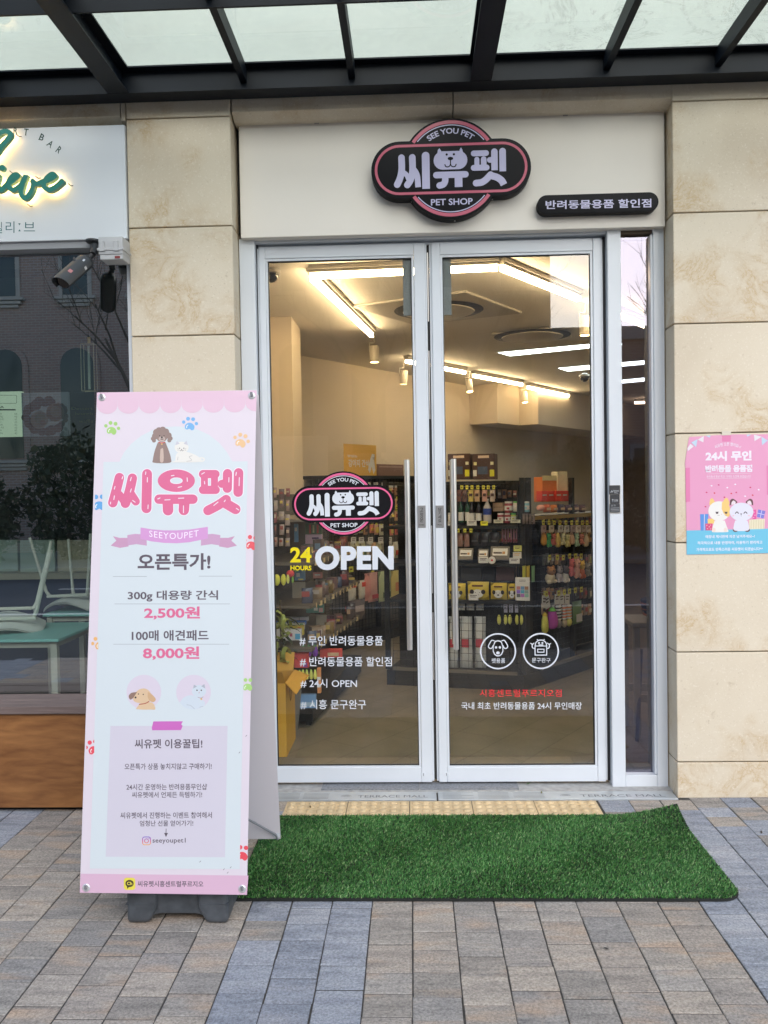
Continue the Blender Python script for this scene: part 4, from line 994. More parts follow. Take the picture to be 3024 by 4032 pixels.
# ================================================================== GRASS MAT
gm = thing('grass_mat', 'green artificial grass mat lying in front of the glass doors, back right corner curled up', 'door mat', (.24, -.83, 0))
MX0, MX1, MY0, MY1 = -.715, 1.190, -1.232, -.424; MR = .085
def mat_z(x, y):
    u = (x-(MX1-.30))/.30; v = (y-(MY1-.20))/.20
    return .052*max(0, min(1, u))**1.6*max(0, min(1, v))**1.4
b_ = MB(); NX, NY = 60, 26; idx = {}
def in_mat(x, y, r_=MR, e=0.0):
    if not (MX0+e < x < MX1-e and MY0+e < y < MY1-e): return False
    for cx_, cy_, r2 in ((MX1-r_, MY0+r_, r_), (MX0+.03, MY0+.03, .03), (MX0+.03, MY1-.03, .03), (MX1-.02, MY1-.02, .02)):
        sx, sy_ = (1 if cx_ > .3 else -1), (1 if cy_ > -.8 else -1)
        if (x-cx_)*sx > 0 and (y-cy_)*sy_ > 0 and math.hypot(x-cx_, y-cy_) > r2-e: return False
    return True
# backing: outline ring plus interior grid
outl = [(MX0, MY1), (MX0, MY0)]
outl = []
outl += [(MX0+(MX1-MR-MX0)*i/30, MY0) for i in range(31)]
outl += [(MX1-MR+MR*math.cos(R(-90+90*i/8)), MY0+MR+MR*math.sin(R(-90+90*i/8))) for i in range(1, 9)]
outl += [(MX1, MY0+MR+(MY1-MY0-MR)*i/12) for i in range(1, 13)]
outl += [(MX1+(MX0-MX1)*i/30, MY1) for i in range(1, 31)]
outl += [(MX0, MY1+(MY0-MY1)*i/12) for i in range(1, 12)]
cxm, cym = .3, -.83
rings = []
for f in (1, .9, .75, .55, .35, .15):
    rings.append([(cxm+(x-cxm)*f, cym+(y-cym)*f) for x, y in outl])
n = len(outl); vs = [(x, y, mat_z(x, y)+.011) for rg in rings for x, y in rg]; fs = []
for k in range(len(rings)-1):
    for i in range(n): fs.append((k*n+i, k*n+(i+1) % n, (k+1)*n+(i+1) % n, (k+1)*n+i))
fs.append(tuple((len(rings)-1)*n+i for i in range(n)))
k0 = len(vs); vs += [(x, y, mat_z(x, y)+.002) for x, y in outl]; fs += [(i, (i+1) % n, k0+(i+1) % n, k0+i) for i in range(n)]
b_.add(vs, fs); b_.build('backing', mat('black_mat_backing', (.010, .012, .010), .8), gm)
def grass():
    rng = np.random.default_rng(5); NB = 98000
    x = rng.uniform(MX0, MX1, NB); y = rng.uniform(MY0, MY1, NB)
    keep = np.array([in_mat(a, c_, e=.004) for a, c_ in zip(x, y)]); x, y = x[keep], y[keep]; m = len(x)
    z = np.array([mat_z(a, c_) for a, c_ in zip(x, y)])+.0105
    th = rng.uniform(0, 2*np.pi, m); dx, dy = np.cos(th), np.sin(th)
    lean = rng.uniform(0, 1, m)**1.1*.013+.002; la = rng.normal(-.5, 1.3, m)
    lx, ly = np.cos(la)*lean, np.sin(la)*lean
    h = rng.uniform(.007, .0155, m); w = rng.uniform(.0011, .0018, m)
    tr = np.sin(x*9+np.sin(y*7)*1.3)*np.sin(y*11+x*3)+.6*np.sin(x*23-y*17); h *= .95+.08*tr/1.6; lx += .002*np.sin(x*13+y*5); ly += -.003*np.cos(x*6-y*9)
    V = np.zeros((m, 5, 3))
    for k_, (f, ww) in enumerate(((0, 1), (0, -1), (.6, .85), (.6, -.85), (1, 0))):
        V[:, k_, 0] = x+dx*w*ww+lx*f**1.8; V[:, k_, 1] = y+dy*w*ww+ly*f**1.8; V[:, k_, 2] = z+h*(f if f < 1 else 1-.25*(lean/.015))
    V -= np.array(gm.location)
    base = np.arange(m)[:, None]*5
    tri = np.concatenate([base+np.array([[0, 1, 3]]), base+np.array([[0, 3, 2]]), base+np.array([[2, 3, 4]])], 1).reshape(-1, 3)
    me = bpy.data.meshes.new('grass_blades'); me.vertices.add(m*5); me.vertices.foreach_set('co', V.reshape(-1))
    me.loops.add(len(tri)*3); me.loops.foreach_set('vertex_index', tri.reshape(-1).astype(np.int32))
    me.polygons.add(len(tri)); me.polygons.foreach_set('loop_start', np.arange(0, len(tri)*3, 3, dtype=np.int32)); me.polygons.foreach_set('loop_total', np.full(len(tri), 3, dtype=np.int32))
    me.update(); me.validate()
    mm, t, b = nodes_of('plastic_grass')
    g = N(t, 'ShaderNodeNewGeometry')
    c_ = ramp(t, g.outputs['Random Per Island'], [(0, (.014, .075, .020)), (.3, (.040, .158, .034)), (.65, (.074, .240, .058)), (.88, (.15, .32, .10)), (1, (.30, .42, .20))])
    tc = N(t, 'ShaderNodeTexCoord'); nz = noise(t, tc.outputs['Object'], 5, 3)
    c_ = mixc(t, 1.0, c_, ramp(t, nz, [(.3, (.82, .84, .8)), (.7, (1.15, 1.12, 1.1))]), 'MULTIPLY')
    t.links.new(c_, b.inputs['Base Color']); b.inputs['Roughness'].default_value = .5; b.inputs['Specular IOR Level'].default_value = .35
    me.materials.append(mm); o = bpy.data.objects.new('grass_blades', me); link(o, gm); o['kind'] = 'stuff'
grass()

# ================================================================== POSTER on the right pillar
po = ysurf(-.1745)
pst = thing('poster', 'pink and blue cat poster with Korean lettering taped to the stone pillar', 'poster', (1.5, -.175, 1.5))
TLp = po.uv(cN(906, 293)); BLp = po.uv(cN(882, 1417)); ex = .42
ed = [po.uv(cN(*p)) for p in ((906, 293), (888, 400), (866, 545), (872, 600), (876, 900), (880, 1200), (882, 1417))]
top = [po.uv(cN(*p)) for p in ((1100, 280), (1300, 268), (1500, 268), (1659, 266))]
rx = TLp[0]+ex
polyp = ed+[(rx, ed[-1][1]+.002), (rx, top[-1][1]+.002)]+top[::-1]
MB().prism([po.pt(u_, v_) for u_, v_ in polyp], (0, .0012, 0)).build('sheet', printed((230, 160, 195)), pst)
art = Art(po, pst, base=.0004)
bl = po.uv(cN(880, 1186)); c0 = po.uv(cN(882, 1416))
art.poly([bl, (rx, bl[1]+.004), (rx, c0[1]+.002), c0], printed((112, 196, 226)), 'blue_band', raw=True)
cream = printed((232, 226, 232)); bluew = printed((190, 214, 232))
for e, m_ in ((((918, 358), (950, 382), (893, 427), (888, 400)), cream), (((926, 345), (986, 312), (972, 390)), bluew), (((988, 318), (1046, 283), (1042, 345)), cream), (((1062, 281), (1110, 276), (1104, 300)), bluew), (((1455, 270), (1500, 270), (1460, 290)), bluew), (((1524, 270), (1598, 290), (1530, 332)), cream), (((1596, 290), (1656, 326), (1602, 372)), bluew)):
    art.poly(PT(e, cN), m_, 'bunting')
tape = printed((226, 128, 176))
art.new()
for e in (((1218, 275), (1305, 272), (1303, 335), (1220, 338)), ((870, 588), (912, 585), (915, 910), (874, 915)), ((1645, 565), (1680, 565), (1680, 845), (1648, 845))): art.poly(PT(e, cN), tape, 'tape')
WP = printed((240, 232, 244))
art.text('씨유펫 오픈 했어요~!', (0, 0, 1, 1), WP, bold=.01, bend=lambda a, b_: cN(1275+(245+34*b_)*math.sin(R(-28+56*a)), 622-(245+34*b_)*math.cos(R(-28+56*a))))
T2 = lambda s_, bx, bold, cc=cN, m=WP: art.text(s_, px(*bx, cc), m, bold=bold, slope=-.012)
T2('24시 무인', (1062, 428, 1502, 524), .05); T2('반려동물 용품점', (1060, 562, 1508, 632), .05)
T2('우리동네 항상 최고! 가격도 도전해 보겠습니다!', (1072, 660, 1495, 684), .0)
for y in (645, 690): art.stroke(PT([(1080, y), (1490, y-6)], cN), .9, cream, 'rule')
T2('매장내 게시판에 의견 남겨주세요~!', (1062, 1230, 1532, 1260), .02); T2('적극적으로 내용 반영하여, 이용하기 편리하고', (985, 1290, 1605, 1322), .02); T2('가격적으로도 만족스러운 씨유펫이 되겠습니다^^', (975, 1352, 1610, 1384), .02)
cfs = [(1120, 758, WP), (1188, 750, printed((206, 70, 130))), (1270, 776, WP), (1346, 745, WP), (1490, 774, printed((206, 60, 110))), (1072, 822, printed((206, 60, 110))), (1147, 828, printed((214, 60, 80))), (1308, 832, printed((214, 60, 80))), (1356, 822, printed((206, 60, 110))), (1440, 858, WP), (1512, 848, printed((214, 60, 80))), (1242, 868, printed((206, 60, 110))), (1062, 958, printed((206, 60, 110))), (1570, 796, WP)]
for i, (x, y, m_) in enumerate(cfs): art.poly(PT([(x-11, y-2), (x+2, y-8), (x+11, y+3), (x-2, y+8)], cN), m_, 'confetti')
# gift boxes and two cats
for e, m_ in ((((1010, 1030), (1090, 1028), (1086, 1186), (1016, 1186)), (92, 150, 222)), (((1048, 1030), (1056, 1030), (1052, 1186), (1046, 1186)), (214, 206, 226)), (((1082, 1074), (1145, 1072), (1145, 1120), (1084, 1122)), (244, 208, 120)), (((1060, 1120), (1128, 1118), (1124, 1184), (1064, 1184)), (222, 84, 130)), (((1476, 1084), (1628, 1074), (1624, 1170), (1480, 1174)), (236, 228, 200)), (((1508, 990), (1545, 985), (1548, 1075), (1512, 1078)), (226, 88, 160)), (((1566, 984), (1634, 1000), (1616, 1072), (1552, 1056)), (124, 126, 214))):
    art.poly(PT(e, cN), printed(m_), 'gift_drawing')
for k in range(9): art.stroke(PT([(1486+16*k, 1088-k), (1488+16*k, 1168)], cN), 1.3, printed((196, 178, 130)), 'gift_drawing')
for pts in ([(1600, 992), (1584, 1064)], [(1556, 1018), (1626, 1036)]): art.stroke(PT(pts, cN), 1.6, WP, 'gift_drawing')
for (x, y) in ((1075, 1136), (1098, 1150), (1080, 1168), (1110, 1134), (1112, 1170), (1526, 1010), (1534, 1040), (1522, 1062)): art.disc(cN(x, y), 1.6, WP, 'gift_drawing', n=8)
CW, CO_, CB = printed((238, 236, 232)), printed((244, 206, 126)), printed((104, 70, 72)); CLV = printed((226, 226, 240)); EY = printed((78, 62, 72))
art.poly(PT(smooth_path([(1150, 1090), (1130, 1150), (1124, 1190), (1140, 1202), (1270, 1200), (1276, 1180), (1262, 1140), (1246, 1090)], 3), cN), CW, 'orange_cat_drawing')
for e in (((1098, 945), (1104, 895), (1125, 877), (1148, 905), (1150, 930)), ((1226, 915), (1246, 882), (1270, 876), (1290, 920), (1280, 950))): art.poly(PT(smooth_path(e, 3), cN), CO_, 'orange_cat_drawing')
art.poly(PT(circ((1192, 1000), 104, 30, ry=94), cN), CW, 'orange_cat_drawing')
art.poly(PT(smooth_path([(1218, 915), (1260, 915), (1292, 960), (1296, 1020), (1280, 1055), (1240, 1030), (1216, 980)], 3), cN), CO_, 'orange_cat_drawing')
for x in (1172, 1258): art.disc(cN(x, 1018), 5.2, EY, 'orange_cat_drawing', ry=3.6, n=14); art.stroke(PT([(x-16, 1009), (x+16, 1009)], cN), 1.6, EY, 'orange_cat_drawing')
art.stroke(PT([(1176, 1040), (1196, 1040)], cN), 1.0, EY, 'orange_cat_drawing'); art.stroke(PT([(1248, 1040), (1268, 1036)], cN), 1.0, EY, 'orange_cat_drawing'); art.disc(cN(1215, 1030), 1.6, printed((226, 170, 170)), 'orange_cat_drawing', n=8)
for x in (1142, 1252): art.disc(cN(x, 1180), 7, printed((236, 220, 210)), 'orange_cat_drawing', ry=9, n=14)
for x in (1348, 1460): art.disc(cN(x, 1180), 11, CB, 'white_cat_drawing', ry=8)
art.poly(PT(smooth_path([(1345, 1090), (1332, 1140), (1340, 1186), (1466, 1186), (1476, 1140), (1462, 1090)], 3), cN), CLV, 'white_cat_drawing')
for s_ in (-1, 1):
    art.poly(PT(smooth_path([(1405+s_*112, 945), (1405+s_*108, 900), (1405+s_*84, 882), (1405+s_*52, 900), (1405+s_*40, 918), (1405+s_*70, 935)], 3), cN), CB, 'white_cat_drawing')
    art.poly(PT(smooth_path([(1405+s_*98, 940), (1405+s_*92, 912), (1405+s_*76, 900), (1405+s_*56, 914), (1405+s_*60, 935)], 3), cN), printed((236, 222, 230)), 'white_cat_drawing')
art.poly(PT(circ((1405, 1008), 114, 32, ry=88), cN), CLV, 'white_cat_drawing')
for s_ in (-1, 1):
    art.stroke(PT([(1402+s_*26, 1022), (1402+s_*40, 1008), (1402+s_*56, 1022)], cN), 3.4, EY, 'white_cat_drawing'); art.disc(cN(1402+s_*74, 1044), 4, printed((240, 190, 200)), 'white_cat_drawing', ry=2, n=10)
art.poly(PT([(1390, 1024), (1414, 1024), (1402, 1036)], cN), EY, 'white_cat_drawing'); art.stroke(PT([(1402, 1038), (1402, 1050)], cN), 1, EY, 'white_cat_drawing')
art.done()
MB().prism([po.pt(*po.uv(cN(*p)), .0016) for p in ((1216, 232), (1306, 238), (1305, 275), (1218, 278))], (0, -.0003, 0)).build('tape_end', mat('clear_tape', (.62, .56, .47), .3), pst)
# ================================================================== CAFE ON THE LEFT
a = on_y(*cA(545, 538), -.185); c = on_y(*cA(553, 1030), -.185)
cs = thing('cafe_sign', 'pale grey cafe fascia with glowing green handwritten letters', 'shop sign', (-2.2, -.185, 3.1))
CX1 = -1.405
MB().box((-5.5, -.185, c.z), (CX1, -.06, a.z)).build('panel', M_CPANEL, cs, bevel=.002, seg=1)
MB().box((-5.5, -.17, c.z-.035), (CX1-.005, -.08, c.z-.001)).build('soffit_trim', mat('grey_trim', (.30, .31, .33), .5), cs)
MB().box((-5.5, -.06, 2.70), (CX1, .1, 3.42)).build('backing', mat('dark_void', ()), cs)
gl_ = ysurf(-.185)
M_GREEN = mat('teal_green_acrylic', (.012, .215, .17), .4)
M_LED = mat('warm_led_back', (.9, .8, .6), .5, emit=(1.0, .60, .22), es=5.0)
strokes = [[(-70, 640), (-10, 600), (80, 480), (150, 400), (190, 340), (150, 300), (80, 310), (0, 380), (-70, 500), (-110, 700), (-80, 860)],
           [(-60, 980), (-10, 900), (40, 850), (20, 950), (30, 1025), (90, 1015), (160, 945)],
           [(150, 950), (235, 905), (285, 855), (250, 838), (190, 890), (165, 970), (220, 1030), (300, 990), (350, 930)],
           [(345, 935), (385, 850), (345, 960), (325, 1070), (380, 1130), (450, 1050), (478, 950), (455, 912), (520, 955), (600, 925)],
           [(595, 930), (690, 900), (745, 855), (705, 838), (635, 900), (612, 985), (670, 1027), (750, 1000), (835, 925)]]
def band(p, h, yf, yb, rise):
    """a pen stroke as a solid band; the face rises a little along the stroke so crossings never share a plane"""
    p = smooth_path(p, 6); n = len(p); b_ = MB(); F = []
    for i, a in enumerate(p):
        b, c = p[min(i+1, n-1)], p[max(i-1, 0)]; dx, dy = b[0]-c[0], b[1]-c[1]; l = math.hypot(dx, dy) or 1; nx, ny = -dy/l, dx/l; y = yf-rise*i/n
        e = 1.0
        F.append([(a[0]+nx*h*e, y, a[1]+ny*h*e), (a[0]-nx*h*e, y, a[1]-ny*h*e), (a[0]-nx*h*e, yb, a[1]-ny*h*e), (a[0]+nx*h*e, yb, a[1]+ny*h*e)])
    vs_ = [q for f in F for q in f]; fs_ = []
    for i in range(n-1):
        for k in range(4): fs_.append((i*4+k, i*4+(k+1) % 4, (i+1)*4+(k+1) % 4, (i+1)*4+k))
    b_.add(vs_, fs_)
    for (c, d0, y) in ((p[0], (p[0][0]-p[1][0], p[0][1]-p[1][1]), yf+.0002), (p[-1], (p[-1][0]-p[-2][0], p[-1][1]-p[-2][1]), yf-rise-.0002)):
        a0 = math.degrees(math.atan2(d0[1], d0[0])); q = circ(c, h, 10, a0-90, a0+90)
        b_.prism([Vector((u_, y, v_)) for u_, v_ in q], (0, yb-y+.0003, 0))
    return b_
def slab(poly, y0, y1):
    b_ = MB(); b_.prism([Vector((u_, y0, v_)) for u_, v_ in poly], (0, y1-y0, 0)); return b_
for i, stp in enumerate(strokes):
    pts = [gl_.uv(cT(*p)) for p in stp]
    o_ = band(pts, .0118, -.233-.0016*i, -.213, .0030).build('letter', M_GREEN, cs)
    band(pts, .0072, -.2122+.0012*i, -.2118+.0012*i, -.0008).build('led_strip', M_LED, o_)
dp_ = gl_.uv(cT(84, 752)); b_ = slab(circ(dp_, .0155, 14), -.235, -.213); b_.build('letter', M_GREEN, cs, bevel=.0015, seg=1)
for (x, y) in ((258, 328), (496, 850), (396, 1200), (905, 945), (175, 785)):
    p0 = gl_.uv(cT(x-18, y-14)); p1 = gl_.uv(cT(x, y)); p2 = gl_.uv(cT(x+12, y-16))
    MB().tube([(p0[0], -.215, p0[1]), (p1[0], -.2, p1[1]), (p2[0], -.186, p2[1])], .0022, 5).build('letter_wire', M_RUBBER, cs)
art = Art(gl_, cs, base=.0006); DG = mat('dark_green_letter', (.010, .055, .05), .5); TG = mat('teal_letter', (.012, .12, .135), .5)
def letter(ch, x, y, w, h, rot, m):
    vs_, fs_ = text_mesh(ch, .012, 1.0, 4); co, so = math.cos(R(rot)), math.sin(R(rot))
    f = lambda a_, b__: cT(x+(a_-.5)*w*co-(.5-b__)*h*so, y+(a_-.5)*w*so+(.5-b__)*h*co)
    art.text(ch, (0, 0, 1, 1), m, bold=.012, res=4, bend=f)
    for ty in (-.06, 1.0):   # slab serifs
        if ch in 'ERBA' or ty < 0:
            for tx in ((.08,) if ch in 'ERB' else (.5,) if ch == 'T' else (.02, .98)):
                if ch == 'A' and ty > 0: continue
                art.poly([f(tx-.14, ty), f(tx+.18, ty), f(tx+.18, ty+.06), f(tx-.14, ty+.06)], m, 'letter_serif')
for ch, x, y, w, h, rot in (('S', -75, 275, 50, 78, -16), ('E', 66, 252, 48, 80, -10), ('R', 196, 240, 50, 78, 4), ('T', 328, 254, 58, 80, 8), ('B', 526, 322, 54, 80, 24), ('A', 634, 402, 62, 80, 36), ('R', 742, 480, 52, 80, 38)):
    letter(ch, x, y, w, h, rot, DG)
art.text('빌', px(-60, 1385, 28, 1525, cT), TG, bold=-.004, res=4); art.text('리', px(72, 1378, 182, 1522, cT), TG, bold=-.004, res=4); art.text('브', px(300, 1388, 440, 1502, cT), TG, bold=-.004, res=4)
art.poly(PT([(230, 1402), (260, 1402), (245, 1428)], cT), TG, 'colon_mark'); art.poly(PT([(230, 1502), (262, 1502), (246, 1478)], cT), TG, 'colon_mark')
art.done()

cw = thing('cafe_window', 'large dark cafe window with white frame behind the banner stand', 'window', (-2.4, -.1, .52))
MB().box((-1.428, -.135, .525), (-1.4045, -.04, 2.775)).build('frame', M_FRAME, cw, bevel=.002, seg=1)
MB().box((-5.5, -.106, .53), (-1.4285, -.094, 2.775)).build('pane', M_CAFEGLASS, cw)
ld = thing('cafe_window_ledge', 'weathered plank ledge on a varnished plywood base below the cafe window', 'ledge', (-2.6, -.3, 0))
M_PLANK = wood_mat('weathered_plank', (.10, .075, .070), (.20, .15, .135), (.9, 18, 18), .7); M_PLY = wood_mat('varnished_plywood', (.125, .044, .012), (.36, .165, .055), (.9, 1, 4.5), .42)
for i, y in enumerate((-.165, -.232, -.299, -.366)):
    MB().box((-5.5, y+.002, .484), (-1.41, y+.065, .521+.0012*(i % 2))).build('plank', M_PLANK, ld, bevel=.0025, seg=1)
for k in range(4): MB().box((-1.452-1.22*(k+1)+.002, -.345, .024), (-1.452-1.22*k-.002, -.30, .483)).build('base_panel', M_PLY, ld)
MB().box((-5.5, -.29, -.01), (-1.452, -.06, .483)).build('base_core', M_RUBBER, ld)
# security camera on the fascia soffit
sc_ = thing('security_camera', 'charcoal bullet security camera hanging under the cafe sign', 'security camera', (-1.6, -.2, 2.75))
M_CAM = mat('charcoal_camera', (.030, .032, .036), .42, mott=(30, .1))
mt = on_y(*cU(1312, 150), -.235); nk = on_y(*cU(1342, 375), -.245); P0 = on_y(*cU(1262, 470), -.25); P1 = on_y(*cU(912, 775), -.40)
zt0 = c.z-.036
MB().lathe([(.036, 0), (.036, -.008), (.030, -.014)], (mt.x, -.20, mt.z+.004), 20).build('mount', M_CAM, sc_, smooth=True)
b_ = MB(); b_.tube([(mt.x+.004, -.20, mt.z-.005), (nk.x, -.215, (mt.z+nk.z)/2), tuple(nk)], .0165, 14); b_.build('neck', M_CAM, sc_, smooth=True)
MB().tube([tuple(nk), tuple(P0+(nk-P0)*.3)], .012, 12).build('joint', M_CAM, sc_, smooth=True)
ax = (P1-P0).normalized()
bd = MB(); L_ = (P1-P0).length
prof_ = [(.018, -.012), (.030, -.004), (.037, .012), (.037, .05), (.036, L_-.004), (.033, L_)]
Q = ax.to_track_quat('Z', 'Y').to_matrix().to_4x4()
body = bd.lathe(prof_, P0, 20, M=Q).build('housing', M_CAM, sc_, smooth=True)
MB().lathe([(.031, 0), (.030, .0015)], P1-ax*.0002, 20, M=Q).build('lens_glass', mat('black_lens', (.004, .004, .005), .08), sc_, smooth=True)
upv = (Vector((0, 0, 1))-ax*ax.z).normalized(); sd_ = ax.cross(upv)
hv = []; hf = []
for i, l in enumerate((.02, L_*.5, L_+.035)):
    for j in range(15):
        t_ = R(-112+224*j/14); r_ = .0425; ext = l-(.0 if i < 2 else .03*abs(math.sin(t_*.5))**1.5)
        for rr in (r_, r_-.0022): hv.append(P0+ax*ext+upv*rr*math.cos(t_)+sd_*rr*math.sin(t_))
for i in range(2):
    for j in range(14):
        for s_ in (0, 1): hf.append((i*30+j*2+s_, i*30+j*2+2+s_, (i+1)*30+j*2+2+s_, (i+1)*30+j*2+s_))
for j in range(14):
    for i in (0, 2): hf.append((i*30+j*2, i*30+j*2+1, i*30+j*2+3, i*30+j*2+2))
for j in (0, 14):
    for i in range(2): hf.append((i*30+j*2, i*30+j*2+1, (i+1)*30+j*2+1, (i+1)*30+j*2))
MB().add(hv, hf).build('sun_hood', mat('grey_hood', (.055, .06, .066), .4), sc_, smooth=True)
def sticker(l, ang, w, h, m):
    t_ = R(ang); r_ = .0431; cpt = P0+ax*l+upv*r_*math.cos(t_)+sd_*r_*math.sin(t_); tv = (-upv*math.sin(t_)+sd_*math.cos(t_))
    MB().poly([cpt+ax*w*i_+tv*h*j_ for i_, j_ in ((-1, -1), (1, -1), (1, 1), (-1, 1))]).build('sticker', m, sc_)
for l_, an in ((.30, 62), (.30, -62)): pass
sticker(L_*.78, -48, .011, .009, mat('red_white_sticker', (.45, .2, .2), .5)); sticker(L_*.25, -52, .008, .004, M_WHITE); sticker(L_*.36, -95, .008, .008, mat('white_sticker', (.5, .5, .5), .5))
MB().lathe([(.006, 0), (.006, .014)], P0+ax*L_*.36+upv*.042, 8).build('hood_screw', M_CAM, sc_)
# junction box
a_ = on_y(*cC(628, 52), -.30); b__ = on_y(*cC(800, 178), -.30)
jb = thing('junction_box', 'light grey plastic junction box beside the security camera', 'junction box', ((a_.x+b__.x)/2, -.24, 2.8))
M_JB = mat('light_grey_plastic', (.46, .47, .48), .45)
MB().box((a_.x+.004, -.296, b__.z+.012), (b__.x-.004, -.187, a_.z)).build('lid', M_JB, jb, bevel=.005, seg=2, smooth=True)
MB().box((a_.x-.002, -.300, b__.z+.030), (b__.x+.001, -.188, b__.z+.042)).build('rim', M_JB, jb, bevel=.002, seg=1)
MB().box((a_.x+.008, -.290, b__.z-.012), (b__.x-.006, -.187, b__.z+.030)).build('box', M_JB, jb, bevel=.003, seg=1)
for f_ in (.18, .72):
    x = a_.x+(b__.x-a_.x)*f_; l_ = MB(); l_.box((x-.011, -.304, b__.z+.026), (x+.011, -.2965, b__.z+.075)); l_.box((x-.016, -.3035, b__.z+.028), (x+.016, -.2975, b__.z+.040)); l_.build('latch', M_JB, jb, bevel=.001, seg=1)
MB().box((b__.x-.046, -.2908, b__.z-.008), (b__.x-.02, -.2901, b__.z+.004)).build('sticker', mat('dark_red_sticker', (.2, .03, .03), .5), jb)

# ---- inside the cafe
room = lambda n_, lo, hi, m: tag(MB().box(lo, hi).build(n_, m), kind='structure')
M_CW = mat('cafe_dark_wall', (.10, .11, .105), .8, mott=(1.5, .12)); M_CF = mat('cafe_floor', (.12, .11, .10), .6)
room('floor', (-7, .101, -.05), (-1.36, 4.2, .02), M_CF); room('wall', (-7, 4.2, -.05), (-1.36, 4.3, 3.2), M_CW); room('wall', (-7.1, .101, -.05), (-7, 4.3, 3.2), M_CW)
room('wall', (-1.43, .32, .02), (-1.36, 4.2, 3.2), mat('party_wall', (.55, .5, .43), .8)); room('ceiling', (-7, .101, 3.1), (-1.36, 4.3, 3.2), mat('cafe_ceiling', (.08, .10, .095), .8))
M_TEAL = mat('pale_teal_laminate', (.30, .62, .56), .35); M_BRASS = mat('pale_brass', (.60, .52, .34), .35, .85); M_TLEG = mat('beige_metal_leg', (.58, .54, .46), .45)
def table(x0, x1, y0, y1, label):
    t = thing('cafe_table', label, 'table', ((x0+x1)/2, (y0+y1)/2, .02), 'teal topped cafe tables')
    MB().box((x0, y0, .735), (x1, y1, .752)).build('tabletop', M_TEAL, t, bevel=.002, seg=1)
    MB().box((x0+.03, y0+.03, .700), (x1-.03, y1-.03, .734)).build('apron', M_TLEG, t)
    for x in (x0+.02, x1-.055):
        for y in (y0+.02, y1-.055): MB().box((x, y, .021), (x+.035, y+.035, .7345)).build('leg', M_TLEG, t)
    return t
table(-2.75, -1.965, .19, .79, 'teal topped cafe table nearest the window with an upturned chair on it')
table(-2.485, -1.75, 1.15, 1.75, 'teal topped cafe table behind the nearest one, half hidden by the banner')
M_CHAIR = mat('cream_chair_plastic', (.75, .72, .66), .4); M_CLEG = mat('beige_chair_leg', (.74, .70, .60), .45)
def chair(x, y, rz, label, tilt=0):
    """an upturned shell chair: seat resting on the table, legs in the air (local z up from the table)"""
    t = thing('cafe_chair', label, 'chair', (x, y, .753), 'upturned cafe chairs on the tables', rz)
    save = ORG[t]; ORG[t] = Vector((0, 0, 0))
    vs_ = []; fs_ = []; n_ = 11
    for i in range(n_):
        for j in range(n_):
            u_ = -1+2*i/(n_-1); v_ = -1+2*j/(n_-1)
            xx = .215*u_*math.sqrt(max(0, 1-v_*v_*.35)); yy = .21*v_*math.sqrt(max(0, 1-u_*u_*.35))
            zz = .085-.055*(u_*u_)-.045*v_*v_+(.03 if v_ > .6 else 0)*0
            vs_.append((xx, yy, zz+.012))
    for i in range(n_-1):
        for j in range(n_-1): fs_.append((i*n_+j, i*n_+j+1, (i+1)*n_+j+1, (i+1)*n_+j))
    k_ = len(vs_); vs_ += [(x_, y_, z_-.010) for x_, y_, z_ in vs_]; fs_ += [tuple(q_+k_ for q_ in f_)[::-1] for f_ in fs_]
    MB().add(vs_, fs_).build('seat_shell', M_CHAIR, t, smooth=True, angle=70)
    bk = MB(); pts = [(-.19+.38*i/8, .205+.05*math.sin(math.pi*i/8), -.0+.05*math.sin(math.pi*i/8)) for i in range(9)]
    MB().tube(pts, .011, 8).build('back_rim', M_CHAIR, t, smooth=True)
    fr_ = MB(); fr_.tube([(-.15, -.15, .095), (.15, -.15, .095), (.15, .15, .095), (-.15, .15, .095), (-.15, -.15, .095)], .010, 8); fr_.build('seat_frame', M_CLEG, t, smooth=True)
    for sx in (-1, 1):
        for sy2 in (-1, 1): MB().tube([(sx*.14, sy2*.13, .09), (sx*.16, sy2*.15, .13), (sx*.235, sy2*.215, .50)], .0125, 10, r1=.0095).build('leg', M_CLEG, t, smooth=True)
    ORG[t] = save; t.rotation_euler = (R(tilt), R(tilt*.6), rz); return t
chair(-2.42, .53, R(24), 'upturned cream chair on the nearest cafe table, legs in the air', 4)
chair(-2.33, 1.40, R(-12), 'upturned cream chair on the second cafe table beside the banner edge', -5)
pl_ = thing('pendant_lamp', 'slim brass cage pendant lamp hanging inside the cafe window', 'pendant lamp', (-1.9, .6, 1.9))
pt_ = on_y(*cU(1275, 875), .6); pb = on_y(*cU(1290, 1590), .6); pw0 = on_y(*cC(532, 750), .6); pw1 = on_y(*cC(622, 1052), .6)
MB().tube([(pt_.x, .6, 3.1), (pb.x, .6, pb.z)], .003, 6).build('cord', M_RUBBER, pl_)
MB().tube([(pb.x, .6, pb.z+.005), (pb.x, .6, pb.z-.03)], .010, 10).build('socket', mat('gold_metal', (.75, .5, .16), .3, 1.0), pl_, smooth=True)
hw = (pw1.x-pw0.x)/2; xm = (pw0.x+pw1.x)/2
for sx in (-1, 1):
    for sy2 in (-1, 1): MB().tube([(xm+sx*hw, .6+sy2*hw*.6, pw0.z), (xm+sx*hw, .6+sy2*hw*.6, pw1.z)], .0026, 6).build('cage_bar', M_BRASS, pl_)
for z in (pw0.z, pw1.z):
    b_ = MB(); b_.tube([(xm-hw, .6-hw*.6, z), (xm+hw, .6-hw*.6, z), (xm+hw, .6+hw*.6, z), (xm-hw, .6+hw*.6, z), (xm-hw, .6-hw*.6, z)], .0026, 6); b_.build('cage_ring', M_BRASS, pl_)
